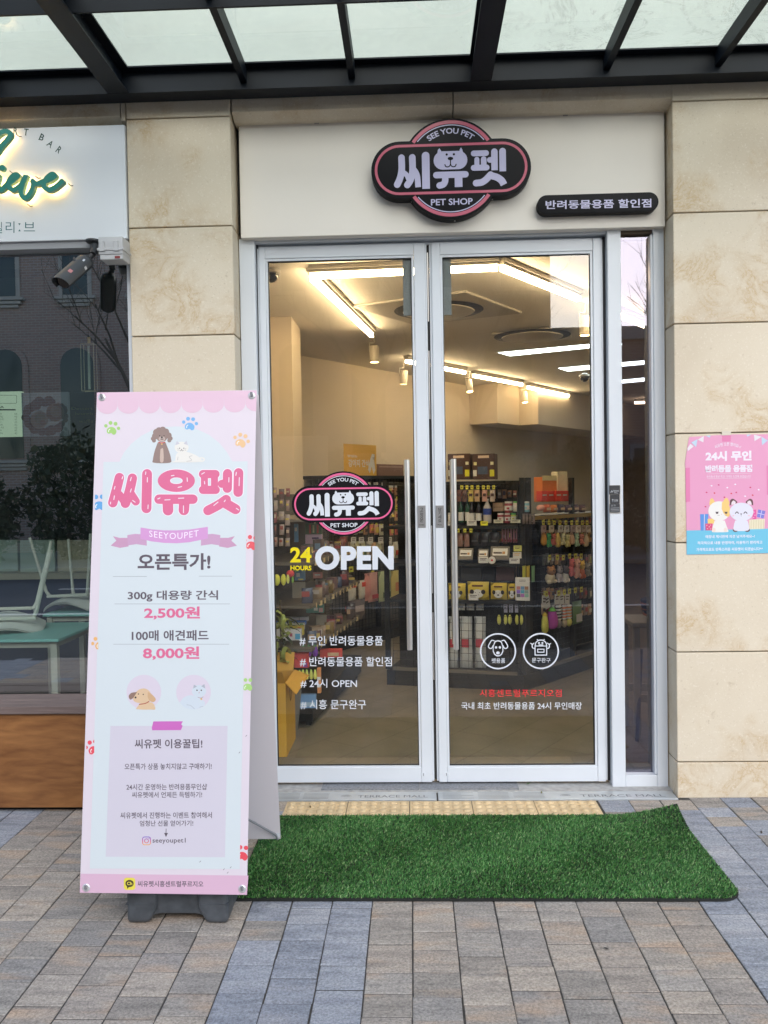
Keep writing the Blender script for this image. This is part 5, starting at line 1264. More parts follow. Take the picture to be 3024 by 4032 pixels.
MB().tube([(xm, .6, pw0.z-.01), (xm, .6, pw1.z+.01)], .008, 10).build('glass_tube', mat('frosted_tube', (.5, .55, .45), .2), pl_, smooth=True)
# menu boards and counter at the back of the cafe
YB = 3.6; sb = ysurf(YB)
def board(x0, y0, x1, y1, label, m, art_fn=None, es=0):
    a_ = on_y(*cV(x0, y0), YB); c_ = on_y(*cV(x1, y1), YB)
    t = thing('menu_board', label, 'menu board', ((a_.x+c_.x)/2, YB, c_.z), 'menu boards at the back of the cafe')
    MB().box((a_.x, YB, c_.z), (c_.x, YB+.05, a_.z)).build('board', m, t)
    if art_fn:
        ar = Art(sb, t, base=.003); art_fn(ar); ar.done()
def menu(ar):
    k_ = mat('menu_ink', (.08, .10, .09), .7)
    ar.loop(PT(rrect(-160, 430, 185, 522, 14), cV), PT(rrect(-156, 434, 181, 518, 12), cV), k_, 'rule'); ar.text('TEA', px(-60, 548, 45, 572, cV), k_, bold=.02); ar.poly(PT([(-200, 583), (172, 583), (172, 598), (-200, 598)], cV), k_, 'rule')
    for i, s_ in enumerate(('얼그레이', '캐모마일', '페퍼민트', '루이보스', '유자차', '레몬차', '자몽차', '대추차')):
        ar.text(s_, px(-60, 625+30*i, 20+12*(i % 3), 645+30*i, cV), k_); ar.text('4.5', px(160, 625+30*i, 188, 645+30*i, cV), k_)
board(-300, 400, 246, 880, 'pale green menu board with a printed tea list', mat('lit_menu_paper', (.45, .55, .45), .6, emit=(.55, .7, .5), es=.22), menu)
def icecream(ar):
    rr = random.Random(3); A_, B_, C_ = mat('waffle_brown', (.09, .045, .025), .7), mat('vanilla_cream', (.42, .38, .24), .7), mat('toffee', (.30, .20, .09), .7)
    for k in range(26):
        t_ = R(360*k/26); ar.disc(cV(500+215*math.cos(t_)+rr.uniform(-18, 18), 660+160*math.sin(t_)+rr.uniform(-15, 15)), rr.uniform(10, 22), A_, 'waffle_picture', n=10)
    for (x, y, r_, m_) in ((430, 700, 96, B_), (605, 620, 100, C_), (440, 690, 60, mat('pistachio', (.30, .34, .17), .7)), (610, 610, 62, B_), (470, 730, 30, C_)): ar.disc(cV(x, y), r_*.3618, m_, 'ice_cream_picture', n=24)
board(230, 405, 745, 872, 'photo menu board with two ice cream scoops on a waffle', mat('photo_board', (.22, .27, .29), .5, emit=(.5, .6, .65), es=.03), icecream)
def words(ar):
    k_ = mat('yellow_menu_ink', (.42, .42, .12), .7); ar.text('Dessert', px(780, 560, 1010, 590, cV), k_); ar.text('brunch', px(820, 620, 1010, 645, cV), k_); ar.text('waffle', px(860, 695, 1015, 735, cV), k_)
board(760, 405, 1100, 870, 'dark menu board with thin yellow lettering beside the ice cream photo', mat('dark_board', (.04, .045, .045), .6), words)
ct = thing('cafe_counter', 'pale green panelled counter at the back of the cafe', 'counter', (-2.8, 2.9, .02))
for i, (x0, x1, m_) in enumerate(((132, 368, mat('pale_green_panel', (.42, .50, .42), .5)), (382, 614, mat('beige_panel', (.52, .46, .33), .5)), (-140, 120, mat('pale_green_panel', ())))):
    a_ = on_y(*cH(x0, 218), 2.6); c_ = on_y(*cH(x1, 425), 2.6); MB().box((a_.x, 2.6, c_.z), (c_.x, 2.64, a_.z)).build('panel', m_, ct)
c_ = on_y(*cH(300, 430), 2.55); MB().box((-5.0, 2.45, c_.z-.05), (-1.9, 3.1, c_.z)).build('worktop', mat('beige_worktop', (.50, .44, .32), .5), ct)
MB().box((-4.95, 2.52, .02), (-1.95, 3.1, c_.z-.051)).build('front', mat('mirrored_asphalt_blue', (.035, .045, .085), .5), ct)  # blue of the asphalt mirrored in the window put into the front's colour
# ================================================================== INSIDE THE PET SHOP
M_FLOOR = None
def floor_mat():
    m, t, b = nodes_of('brown_floor_tile'); tc = N(t, 'ShaderNodeTexCoord'); mp = N(t, 'ShaderNodeMapping'); t.links.new(tc.outputs['Object'], mp.inputs[0]); mp.inputs['Rotation'].default_value = (0, 0, R(-56))
    br = N(t, 'ShaderNodeTexBrick'); t.links.new(mp.outputs[0], br.inputs[0]); br.inputs[1].default_value = (.20, .175, .14, 1); br.inputs[2].default_value = (.22, .19, .152, 1); br.inputs[3].default_value = (.13, .11, .09, 1)
    br.inputs['Scale'].default_value = 1; br.inputs['Brick Width'].default_value = .6; br.inputs['Row Height'].default_value = .3; br.inputs['Mortar Size'].default_value = .003; br.offset = .5
    nz = noise(t, tc.outputs['Object'], 5, 5); c_ = mixc(t, 1, br.outputs[0], ramp(t, nz, [(.3, (.85, .85, .85)), (.7, (1.12, 1.12, 1.12))]), 'MULTIPLY'); t.links.new(c_, b.inputs['Base Color']); b.inputs['Roughness'].default_value = .45; return m
M_IW = mat('shop_wall_cream', (.64, .55, .435), .8, mott=(.6, .04)); M_IC = mat('shop_ceiling', (.76, .71, .64), .8, mott=(.8, .05))
struct = lambda n_, b_, m: tag(b_.build(n_, m), kind='structure')
ZC = 3.0; AX = Vector((math.cos(R(56)), math.sin(R(56)), 0)); PX_ = Vector((AX.y, -AX.x, 0))
struct('floor', MB().box((-1.355, .141, -.05), (9, 14, .02)), floor_mat())
struct('ceiling', MB().box((-1.355, .301, ZC), (9, 14, ZC+.15)), M_IC)
W0 = Vector((-1.191, 4.675, 0)); W1 = W0+AX*9.5
def wall(p, q, name='wall', th=.1, z0=.02, z1=ZC, m=None):
    d = (q-p).normalized(); n_ = Vector((-d.y, d.x, 0))*th
    return struct(name, MB().prism([p+Vector((0, 0, z0)), q+Vector((0, 0, z0)), q+n_+Vector((0, 0, z0)), p+n_+Vector((0, 0, z0))], (0, 0, z1-z0-.001)), m or M_IW)
wall(W0, W1); wall(Vector((-1.36, 4.3, 0)), W0)
wall(W1, W1+PX_*6); wall(Vector((5.2, .35, 0)), Vector((5.2, .35, 0))+AX*9, th=-.1)
wall(Vector((1.9, .32, 0)), Vector((5.25, .32, 0)), th=.12)
struct('wall', MB().box((-1.36, .31, .02), (-.93, .42, ZC-.001)), M_IW)
col = thing('shop_column', 'cream square column at the left inside the pet shop', 'column', (-1.1, 2.9, .02))
MB().box((-1.355, 2.68, .02), (-1.005, 3.23, ZC-.002)).build('shaft', M_IW, col)
# bulkhead boxes under the ceiling at the back wall
bk_ = thing('bulkhead', 'cream boxed beam under the ceiling along the back wall', 'beam', tuple(W0+AX*5))
pa = W0+AX*3.4-Vector((-AX.y, AX.x, 0))*.55
def along(s0, s1, dep0, dep1, z0, z1):
    nn = Vector((AX.y, -AX.x, 0)); b_ = MB()
    q_ = [W0+AX*s0+nn*dep0, W0+AX*s1+nn*dep0, W0+AX*s1+nn*dep1, W0+AX*s0+nn*dep1]
    return b_.prism([p+Vector((0, 0, z0)) for p in q_], (0, 0, z1-z0))
along(3.55, 4.2, .001, .45, 2.45, 2.998).build('beam', M_IW, bk_); along(4.2, 9.0, .001, .75, 2.45, 2.998).build('beam', M_IW, bk_)
# ---- lights
M_DIFF = mat('warm_diffuser', (.9, .8, .6), .4, emit=(1.0, .72, .41), es=13.0); M_TRK = mat('track_white', (.45, .42, .37), .4)
M_COOL = mat('cool_diffuser', (.9, .9, .9), .4, emit=(.92, 1.0, .95), es=3.0); M_SPOTL = mat('spot_glow', (1, .8, .5), .4, emit=(1.0, .62, .28), es=6.0)
def strip(p, q, label, ends=(0, 0)):
    p = Vector(p); q = Vector(q); d = (q-p).normalized(); n_ = Vector((-d.y, d.x, 0)); t = thing('strip_light', label, 'strip light', tuple((p+q)/2), 'warm linear lights on the shop ceiling')
    f = lambda w, z0, z1, e=0: [MB().prism([p-d*e-n_*w+Vector((0, 0, z0-p.z)), q+d*e-n_*w+Vector((0, 0, z0-q.z)), q+d*e+n_*w+Vector((0, 0, z0-q.z)), p-d*e+n_*w+Vector((0, 0, z0-p.z))], (0, 0, z1-z0))][0]
    f(.016, 2.918, 2.953).build('diffuser', M_DIFF, t); f(.021, 2.9535, 2.972, .01).build('housing', M_TRK, t); f(.035, 2.9725, 2.999, .01).build('track', M_TRK, t); return t
z_ = lambda x, y: on_z(x, y, 2.928)
d_ = lambda x, y: (x*1.8228, y*1.8228)
A1, B1 = z_(1208, 1094), z_(*d_(803, 726)); C1, D1, E1 = z_(1976, 1060), z_(*d_(1250, 648)), z_(*d_(1393, 708))
strip(A1+Vector((.03, .03, 0)), B1, 'warm strip light running back along the left of the ceiling'); strip(A1+Vector((.03, -.012, 0)), C1-Vector((.03, .012, 0)), 'warm strip light across the ceiling nearest the doors')
strip(C1, D1, 'warm strip light slanting back to the right seen in the right door'); dd = (D1-C1).normalized(); strip(D1+dd*.30, D1+dd*.30+dd*1.1, 'warm strip light seen through the narrow side window')
for i, (x0, y0, x1, y1, w) in enumerate(((878, 782, 1004, 806, 'leftmost'), (1023, 813, 1127, 832, 'second'), (1140, 838, 1228, 856, 'third'), (1240, 860, 1300, 872, 'fourth'))):
    strip(z_(*d_(x0, y0)), z_(*d_(x1, y1)), '%s of the far warm strip lights along the back wall' % w)
strip(z_(*cM(385, 1668)), z_(*cM(560, 1662)), 'small far strip light seen low in the side window')
def spot(px_, py_, label, tilt=0, rz=0, z=2.97):
    p = on_z(px_, py_, 2.95)
    t = thing('spot_light', label, 'spotlight', tuple(p), 'cream cylinder spotlights on the light track'); o_ = ORG[t]; ORG[t] = Vector((0, 0, 0))
    MB().tube([(0, 0, .045), (0, 0, -.02)], .009, 8).build('stem', M_TRK, t)
    b_ = MB(); b_.box((-.052, -.006, -.03), (-.046, .006, -.12)); b_.box((-.052, -.006, -.03), (.0, .006, -.022)); b_.build('bracket', M_TRK, t)
    M_ = Matrix.Translation((0, 0, -.12)) @ Matrix.Rotation(R(tilt), 4, 'X')
    c_ = MB(); c_.lathe([(.040, -.085), (.043, -.083), (.043, .06), (.038, .068)], (0, 0, -.12), 20, M=Matrix.Rotation(R(tilt), 4, 'X')).build('shade', mat('spot_cream', (.62, .56, .46), .45), t, smooth=True)
    MB().lathe([(.038, -.0870), (.037, -.0862)], (0, 0, -.12), 18, M=Matrix.Rotation(R(tilt), 4, 'X')).build('lamp', M_SPOTL, t)
    ORG[t] = o_; t.rotation_euler = (0, 0, rz); return t
for (x, y, lab, tl) in ((808, 735, 'nearest spotlight at the end of the left strip light', 0), (872, 790, 'dim spotlight behind the handle edge of the left door', 12), (1013, 811, 'spotlight between the first and second far strip lights', -14), (1133, 838, 'spotlight between the second and third far strip lights', -10), (1237, 860, 'spotlight between the third and fourth far strip lights', -10), (1263, 668, 'large spotlight at the right end of the slanting strip light', 0)):
    spot(*d_(x, y), lab, tl, R(20))
for i, (q_, lab) in enumerate((([(1961, 1389), (2008, 1402), (2452, 1357), (2435, 1345)], 'nearest white ceiling light panel'), ([(2198, 1450), (2236, 1462), (2560, 1433), (2545, 1419)], 'middle white ceiling light panel'), ([(2380, 1503), (2400, 1514), (2560, 1499), (2545, 1487)], 'farthest white ceiling light panel'))):
    p = [on_z(x, y, ZC-.004) for x, y in q_]; t = thing('ceiling_light_panel', lab+' at the right of the shop', 'ceiling light', tuple(p[0]), 'white light panels in the shop ceiling')
    MB().prism(p, (0, 0, .003)).build('diffuser', M_COOL, t)
    cc_ = sum(p, Vector())/4; MB().prism([cc_+(v_-cc_)*1.05+Vector((0, 0, .0015)) for v_ in p], (0, 0, .002)).build('trim', M_TRK, t)
def aircon(Lp, Np, Rp, label):
    Lp, Np, Rp = [on_z(*p, ZC-.02) for p in (Lp, Np, Rp)]; Fp = Lp+Rp-Np; c_ = (Lp+Rp)/2
    t = thing('air_conditioner', label, 'air conditioner', tuple(c_), 'flat round-vent air conditioners in the shop ceiling')
    mw = mat('aircon_white', (.50, .46, .40), .5)
    MB().prism([Lp, Np, Rp, Fp], (0, 0, .018)).build('panel', mw, t, bevel=.004, seg=1)
    b_ = MB(); pr_ = []
    n_ = 40; vs_ = []
    for i in range(n_):
        a_ = 2*math.pi*i/n_; u_ = Vector((math.cos(a_), math.sin(a_), 0)); vs_ += [c_+u_*.36+Vector((0, 0, -.001)), c_+u_*.29+Vector((0, 0, -.012))]
    b_.add(vs_, [(2*i, 2*i+1, (2*i+3) % (2*n_), (2*i+2) % (2*n_)) for i in range(n_)]); b_.build('vent_ring', mat('vent_dark', (.035, .033, .03), .6), t)
    MB().lathe([(.29, .0), (.285, -.016), (.27, -.018)], (c_.x, c_.y, c_.z-.001), 32).build('centre_plate', mw, t, smooth=True)
aircon((1383, 1210), (1834, 1151), (2055, 1234), 'round-vent ceiling air conditioner nearest the doors'); aircon((1935, 1318), (2158, 1296), (2252, 1327), 'second ceiling air conditioner farther back on the right')
def dome(p, label, r_=.055):
    t = thing('dome_camera', label, 'security camera', tuple(p), 'dome cameras on the shop ceiling')
    MB().lathe([(r_*1.15, 0), (r_*1.15, -.02), (r_, -.025)], tuple(p), 18).build('base', M_TRK, t, smooth=True)
    MB().ball(Vector(p)+Vector((0, 0, -.03)), r_*.92, 12).build('dome', mat('dome_glass', (.03, .03, .03), .1), t, smooth=True)
dome(on_z(*cD(228, 350), 2.995), 'white dome camera at the top left corner of the left door'); dome(on_z(*cE(1365, 1225), 2.90), 'white dome camera on a ceiling bracket at the upper right', .06)

# ---- shelving
class Face:
    """upright face of a shelf unit: origin on the floor, direction along it; normal toward the doors"""
    def __init__(s, O, u, L):
        s.O = Vector((O[0], O[1], 0)); s.u = Vector((u[0], u[1], 0)).normalized(); s.n = Vector((s.u.y, -s.u.x, 0)); s.L = L; s.rz = math.atan2(s.u.y, s.u.x)
        if s.n.dot(CO-s.O) < 0: s.n = -s.n
    def hit(s, p, off=0.0):
        d = ray(*p); O = s.O+s.n*off; t_ = (O-CO).dot(s.n)/d.dot(s.n); q_ = CO+d*t_; return ((q_-s.O).dot(s.u), q_.z)
    def pt(s, a_, z, off=0.0): return s.O+s.u*a_+s.n*off+Vector((0, 0, z))
    def slab(s, a0, a1, z0, z1, o0, o1, b=None):
        b = b or MB(); q_ = [s.pt(a0, z0, o0), s.pt(a1, z0, o0), s.pt(a1, z0, o1), s.pt(a0, z0, o1)]
        return b.prism(q_, (0, 0, z1-z0))
M_RACK = mat('black_rack', (.016, .015, .015), .5); M_RWOOD = mat('kick_strip', (.17, .145, .115), .6)
def wire(face, a0, a1, z0, z1, off, pitch=.05, r_=.0017):
    b_ = MB(); n_ = int((a1-a0)/pitch)
    for i in range(n_+1):
        a_ = a0+(a1-a0)*i/n_; face.slab(a_-r_, a_+r_, z0, z1, off-r_, off+r_, b_)
    n_ = int((z1-z0)/pitch)
    for i in range(n_+1):
        z = z0+(z1-z0)*i/n_; face.slab(a0, a1, z-r_, z+r_, off+r_*1.1, off+r_*3, b_)
    return b_
FF = Face((.10, 2.117), (.971, -.239), .712); FG = Face((.889, 2.06), (.647, .762), 1.45); FC = Face((.79, 1.947), (.099, .113), .15); FH = Face((-.80, 3.50), (.576, .818), 1.9)
zF = {k_: FF.hit(cK(560, y_))[1] for k_, y_ in (('top', 210), ('a', 605), ('b', 938), ('c', 1268))}
mg = thing('display_rack', 'black wire display rack of dog snacks and toys facing the right door', 'shelf rack', (.8, 2.2, .02))
b_ = MB(); b_.prism([FF.pt(-.35, .02), FF.pt(FF.L, .02), FG.pt(0, .02), FG.pt(FG.L, .02), FG.pt(FG.L, .02, -.55), FF.pt(-.35, .02, -.6)], (0, 0, .115)); b_.build('plinth', M_RACK, mg)
FF.slab(-.3, FF.L-.05, .136, .158, .002, -.03).build('kick_strip', M_RWOOD, mg); FG.slab(.12, FG.L, .136, .158, .002, -.03).build('kick_strip', M_RWOOD, mg)
zt_F = zF['top']
for f_, aa in ((FF, (-.35, FF.L-.002)), (FG, (.01, .66, FG.L))):
    for a_ in aa: f_.slab(a_-.018, a_+.018, .1365, zt_F+.02, -.03, -.065).build('upright', M_RACK, mg)
FC.slab(.0, .15, .1365, zt_F-.02, -.03, -.04).build('corner_panel', mat('dark_smoked_panel', (.022, .022, .026), .3), mg)
wire(FF, -.33, FF.L, .17, zt_F, -.34).build('wire_panel', M_RACK, mg); wire(FG, 0, FG.L, .17, zt_F-.35, -.20).build('wire_panel', M_RACK, mg)
FF.slab(-.35, FF.L, .14, zt_F, -.40, -.41).build('back_panel', mat('rack_back', (.03, .028, .026), .8), mg); FG.slab(0.0, FG.L, .14, zt_F-.30, -.30, -.31).build('back_panel', mat('rack_back', ()), mg)
wire(FF, -.30, .62, .17, zF['c']-.06, -.02, .052, .0014).build('wire_front', M_RACK, mg)
for k_, z in zF.items():
    if k_ == 'top': FF.slab(-.35, FF.L-.12, z-.02, z, -.012, -.36).build('shelf', M_RACK, mg)
    else: FF.slab(-.33, FF.L-.03, z-.025, z, .0, -.33).build('shelf', M_RACK, mg)
zG = FG.hit(cK(1200, 508))[1]; FG.slab(.02, FG.L, zG-.03, zG, .0, -.30).build('shelf', M_RACK, mg); FG.slab(.02, FG.L, zG-.0295, zG-.002, .0005, .004).build('shelf_edge', mat('gold_edge', (.55, .38, .14), .3, .7), mg)

# ---- goods: every piece is a thing of its own, sized from the photo on the shelf face where it sits
cnt = {}
ORD = ['first', 'second', 'third', 'fourth', 'fifth', 'sixth', 'seventh', 'eighth', 'ninth', 'tenth', 'eleventh', 'twelfth', 'thirteenth', 'fourteenth']
def pcol(c_, k=.52):   # goods seen through the glass under warm lamps
    r_, g_, b2 = lin(c_); return (min(.8, r_/k*.94), min(.8, g_/k*.92), min(.8, b2/k*1.12))
def gm_(c_, rough=.45, k=.52): return mat('goods_%02x%02x%02x' % c_, pcol(c_, k), rough)
def frame(face, cc, x0, y0, x1, y1, off):
    a0, z1 = face.hit(cc(x0, y0), off); a1, z0 = face.hit(cc(x1, y1), off); return a0, a1, z0, z1
def good(name, label, cat, face, a_, z, off, group):
    p = face.pt(a_, z, off); t = thing(name, label, cat, tuple(p), group, face.rz); ORG[t] = Vector((0, 0, 0)); return t
def pillow(w, h, d, n_=5, flat_bottom=False):
    b_ = MB(); vs_ = []
    for s_ in (-1, 1):
        for j in range(n_):
            for i in range(n_):
                u_ = -1+2*i/(n_-1); v_ = -1+2*j/(n_-1); k_ = (1-u_**4)*(1-(v_**6 if v_ > 0 else (v_**8))); vs_.append((u_*w/2*(1-.05*(1-v_*v_)), s_*d/2*k_, (v_+1)/2*h))
    fs_ = []
    for q_ in (0, n_*n_):
        for j in range(n_-1):
            for i in range(n_-1): fs_.append((q_+j*n_+i, q_+j*n_+i+1, q_+(j+1)*n_+i+1, q_+(j+1)*n_+i))
    return b_.add(vs_, fs_)
def pouch(face, cc, box_, col_, label, off=.0, group=None, patch=None, d=.03, name='treat_pouch', hang=True, cat='pouch', face_art=False):
    a0, a1, z0, z1 = frame(face, cc, *box_, off); w, h = a1-a0, z1-z0
    t = good(name, label, cat, face, (a0+a1)/2, z0, off, group)
    b_ = pillow(w, h, d); b_.build('bag', gm_(col_, .35), t, smooth=True)
    MB().box((-w*.49, -.0022, h*.965), (w*.49, .0022, h*1.005)).build('top_seal', gm_(col_, .3), t)
    if patch:
        (pc_, f0, f1) = patch; MB().cbox((0, -d/2-.0012, h*(f0+f1)/2), (w*.62, .0016, h*(f1-f0))).build('label_print', gm_(pc_), t)
    if face_art:
        yy = -d/2-.0014; W_, B_ = gm_((215, 215, 212)), gm_((40, 34, 32)); D_ = lambda cx_, cz, rx_, rz_, m_, y_: MB().poly([(cx_+rx_*math.cos(2*math.pi*i/14), y_, cz+rz_*math.sin(2*math.pi*i/14)) for i in range(14)]).build('dog_print', m_, t)
        D_(0, h*.36, w*.27, h*.24, W_, yy); D_(-w*.26, h*.46, w*.10, h*.13, B_, yy-.0006); D_(w*.26, h*.46, w*.10, h*.13, B_, yy-.0006)
        D_(0, h*.30, w*.06, h*.045, B_, yy-.0008); D_(-w*.1, h*.42, w*.025, h*.02, B_, yy-.0008); D_(w*.1, h*.42, w*.025, h*.02, B_, yy-.0008); MB().cbox((0, yy, h*.80), (w*.5, .001, h*.10)).build('title_print', gm_((90, 60, 24)), t)
    return t
def card(face, cc, box_, col_, label, off=.0, group=None, ink=(70, 60, 55), name='price_card', cat='card', tilt=0, th=.0015, marks=2):
    a0, a1, z0, z1 = frame(face, cc, *box_, off); w, h = a1-a0, z1-z0
    t = good(name, label, cat, face, (a0+a1)/2, z0, off, group)
    MB().box((-w/2, 0, 0), (w/2, th, h)).build('sheet', gm_(col_, .6), t)
    for i in range(marks): MB().cbox((-w*.05*i, -.0006, h*(.75-.24*i)), (w*(.7-.15*i), .0008, h*.10)).build('print', gm_(ink), t)
    if tilt: t.rotation_euler = (0, R(tilt), face.rz)
    return t
def bottle(face, cc, box_, col_, lab, cap, label, off, group, neck=.38, name='bottle'):
    a0, a1, z0, z1 = frame(face, cc, *box_, off); r_, h = (a1-a0)/2, z1-z0; t = good(name, label, 'bottle', face, (a0+a1)/2, z0, off-r_, group)
    MB().lathe([(r_*.9, 0), (r_, .01*h), (r_, .58*h), (r_*.9, .66*h), (r_*neck, .84*h), (r_*neck, .94*h)], n=16).build('glass', mat('bottle_%02x%02x%02x' % col_, pcol(col_), .12), t, smooth=True)
    if lab: MB().lathe([(r_*1.015, .08*h if lab[1] == 0 else .34*h), (r_*1.015, .44*h if lab[1] == 0 else .60*h)], n=16).build('label', gm_(lab[0]), t, smooth=True)
    MB().lathe([(r_*neck*1.12, .93*h), (r_*neck*1.1, h)], n=12).build('cap', gm_(cap), t, smooth=True); return t
def jar(face, cc, box_, col_, lid, label, off, group):
    a0, a1, z0, z1 = frame(face, cc, *box_, off); r_, h = (a1-a0)/2, z1-z0; t = good('snack_jar', label, 'jar', face, (a0+a1)/2, z0, off-r_, group)
    MB().lathe([(r_*.92, 0), (r_, .05*h), (r_, .78*h), (r_*.9, .84*h)], n=16).build('body', gm_(col_, .3), t, smooth=True); MB().lathe([(r_*.95, .84*h), (r_*.95, .985*h), (r_*.9, h)], n=16).build('lid', gm_(lid, .4), t, smooth=True)
    MB().lathe([(r_*1.012, .22*h), (r_*1.012, .62*h)], n=16).build('label', gm_((222, 214, 200)), t, smooth=True); MB().cbox((0, -r_*1.02, h*.4), (r_*.7, .002, h*.18)).build('print', gm_(col_), t)
def carton(face, cc, box_, col_, label, off, group=None, d=.1, prints=(), name='carton', cat='box'):
    a0, a1, z0, z1 = frame(face, cc, *box_, off); w, h = a1-a0, z1-z0; t = good(name, label, cat, face, (a0+a1)/2, z0, off, group)
    MB().box((-w/2, 0, 0), (w/2, d, h)).build('box', gm_(col_, .5), t, bevel=.002, seg=1)
    for (pc_, cx_, cz, pw, ph) in prints: MB().cbox((cx_*w, -.0006, cz*h), (pw*w, .001, ph*h)).build('print', gm_(pc_), t)
    return t
def hook(face, cc, x, y, label, off=.02, group='yellow price tags on peg hooks', sz=(26, 34)):
    a0, a1, z0, z1 = frame(face, cc, x-sz[0]/2, y-sz[1]/2, x+sz[0]/2, y+sz[1]/2, off); w, h = a1-a0, z1-z0; t = good('peg_hook', label, 'peg hook', face, (a0+a1)/2, z0, off, group)
    MB().tube([(0, .003, h*.7), (0, .16, h*.7)], .0022, 5).build('rod', M_STEEL, t); MB().box((-w/2, 0, 0), (w/2, .0015, h)).build('price_tag', gm_((226, 196, 60), .5), t); MB().cbox((0, -.0005, h*.5), (w*.55, .0008, h*.3)).build('print', gm_((110, 80, 30)), t)
def toy(face, cc, box_, cols, label, off, kind='plush', group='hanging dog toys'):
    a0, a1, z0, z1 = frame(face, cc, *box_, off); w, h = a1-a0, z1-z0; t = good('dog_toy', label, 'dog toy', face, (a0+a1)/2, z0, off, group); m0 = gm_(cols[0], .8); m1 = gm_(cols[-1], .8); d = min(w, h)*.6
    if kind == 'plush':
        MB().ball((0, 0, h*.33), 1, 10, sq=(w*.42, d*.5, h*.34)).build('body', m0, t, smooth=True); MB().ball((0, -d*.15, h*.74), 1, 10, sq=(w*.38, d*.45, h*.26)).build('head', m1, t, smooth=True)
        for s_ in (-1, 1): MB().ball((s_*w*.30, -d*.1, h*.94), 1, 6, sq=(w*.13, d*.16, h*.12)).build('ear', m1, t, smooth=True); MB().ball((s_*w*.32, -d*.2, h*.14), 1, 6, sq=(w*.17, d*.3, h*.13)).build('leg', m0, t, smooth=True); MB().ball((s_*w*.13, -d*.58, h*.78), 1, 6, sq=(w*.05, d*.08, h*.035)).build('eye', M_RUBBER, t, smooth=True)
    elif kind == 'long':
        MB().lathe([(w*.2, 0), (w*.42, h*.08), (w*.5, h*.3), (w*.44, h*.6), (w*.3, h*.85), (w*.12, h)], n=12, M=Matrix.Diagonal((1, .7, 1, 1))).build('body', m0, t, smooth=True); MB().lathe([(w*.26, h*.82), (w*.34, h*.88), (w*.1, h*1.02)], n=10, M=Matrix.Diagonal((1, .75, 1, 1))).build('cap', m1, t, smooth=True)
    elif kind == 'stripe':
        n_ = 9
        for i in range(n_): MB().lathe([(w*.40, 0), (w*.46, h*.62/n_*.5), (w*.40, h*.62/n_)], (0, 0, h*.38+h*.62*i/n_), 12, M=Matrix.Diagonal((1, .6, 1, 1))).build('stripe', m0 if i % 2 else gm_((216, 208, 196), .8), t, smooth=True)
        MB().ball((0, 0, h*.2), 1, 10, sq=(w*.5, d*.5, h*.2)).build('head', m1, t, smooth=True)
    else:
        MB().ball((0, 0, h*.5), 1, 12, sq=(w*.5, d*.55, h*.5)).build('body', m0, t, smooth=True)
    return t
# -- right rack, top board
for i, x in enumerate((218, 426)):
    carton(FF, cE, (x, 1888, x+187, 2098), (62, 44, 36), '%s black dog food carton on top of the display rack' % ('left' if i == 0 else 'right'), -.02, 'black cartons on top of the rack', .16,
           (((178, 160, 130), 0, .88, .5, .10), ((200, 180, 120), -.38, .62, .14, .12), ((214, 176, 40), .38, .24, .2, .26), ((200, 180, 140), .38, .62, .14, .12), ((60, 72, 84), -.05, .35, .45, .3), ((205, 190, 160), -.4, .25, .16, .24)), 'dog_food_carton', 'carton')
for i, x in enumerate((355, 400, 445, 497, 545, 588, 636)): hook(FF, cK, x, 266, '%s yellow tag of the top hook row on the display rack' % ORD[i])
for i, (x, c_) in enumerate(((330, (96, 66, 56)), (380, (92, 70, 58)), (435, (218, 162, 80)), (490, (222, 150, 110)), (556, (196, 140, 120)), (625, (170, 160, 140)))):
    pouch(FF, cK, (x-24, 290, x+24, 392), c_, ('%s hanging stick snack below the top hook tags' % ('dark brown', 'brown', 'orange', 'salmon', 'pink', 'pale grey')[i]), -.03, 'stick snacks on the top hooks', ((70, 50, 45), .45, .7), .015, 'stick_snack', cat='snack')
Bs = 'bottles on the upper shelf'
bottle(FF, cK, (228, 380, 268, 578), (40, 52, 44), ((216, 206, 190), 0), (60, 60, 60), 'dark bottle behind the tube handle on the upper shelf', -.06, Bs); bottle(FF, cK, (318, 368, 368, 578), (26, 60, 40), ((216, 206, 190), 0), (30, 70, 46), 'left green glass bottle on the upper shelf', -.06, Bs)
bottle(FF, cK, (378, 368, 428, 578), (28, 66, 44), ((216, 206, 190), 0), (30, 70, 46), 'right green glass bottle with a tall white label', -.06, Bs); bottle(FF, cK, (412, 392, 464, 576), (34, 30, 34), ((222, 214, 200), 0), (30, 30, 34), 'left dark bottle with a round white label', -.05, Bs); bottle(FF, cK, (470, 392, 530, 576), (34, 30, 34), ((222, 214, 200), 0), (30, 30, 34), 'right dark bottle with a round white label', -.05, Bs)
bottle(FF, cK, (536, 368, 612, 582), (150, 150, 140), ((42, 62, 120), 1), (222, 220, 215), 'clear water bottle with a blue label and white cap', -.02, Bs)
for (bx_, c_, ld_, lb) in (((665, 496, 722, 582), (116, 44, 50), (190, 175, 160), 'lower left purple snack jar'), ((728, 496, 780, 582), (116, 44, 50), (190, 175, 160), 'lower right purple snack jar'), ((726, 392, 800, 492), (120, 48, 52), (200, 185, 165), 'purple snack jar on top of its stack'), ((784, 496, 832, 572), (150, 160, 70), (70, 140, 60), 'lower left green lidded snack jar'), ((838, 496, 884, 572), (150, 160, 70), (70, 140, 60), 'lower right green lidded snack jar'), ((802, 390, 878, 480), (176, 172, 150), (84, 150, 70), 'pale snack jar with a green lid on top of its stack'), ((890, 392, 950, 484), (110, 160, 160), (190, 185, 170), 'teal snack jar at the end of the upper shelf')):
    jar(FF, cK, bx_, c_, ld_, lb, -.05, 'snack jars on the upper shelf')
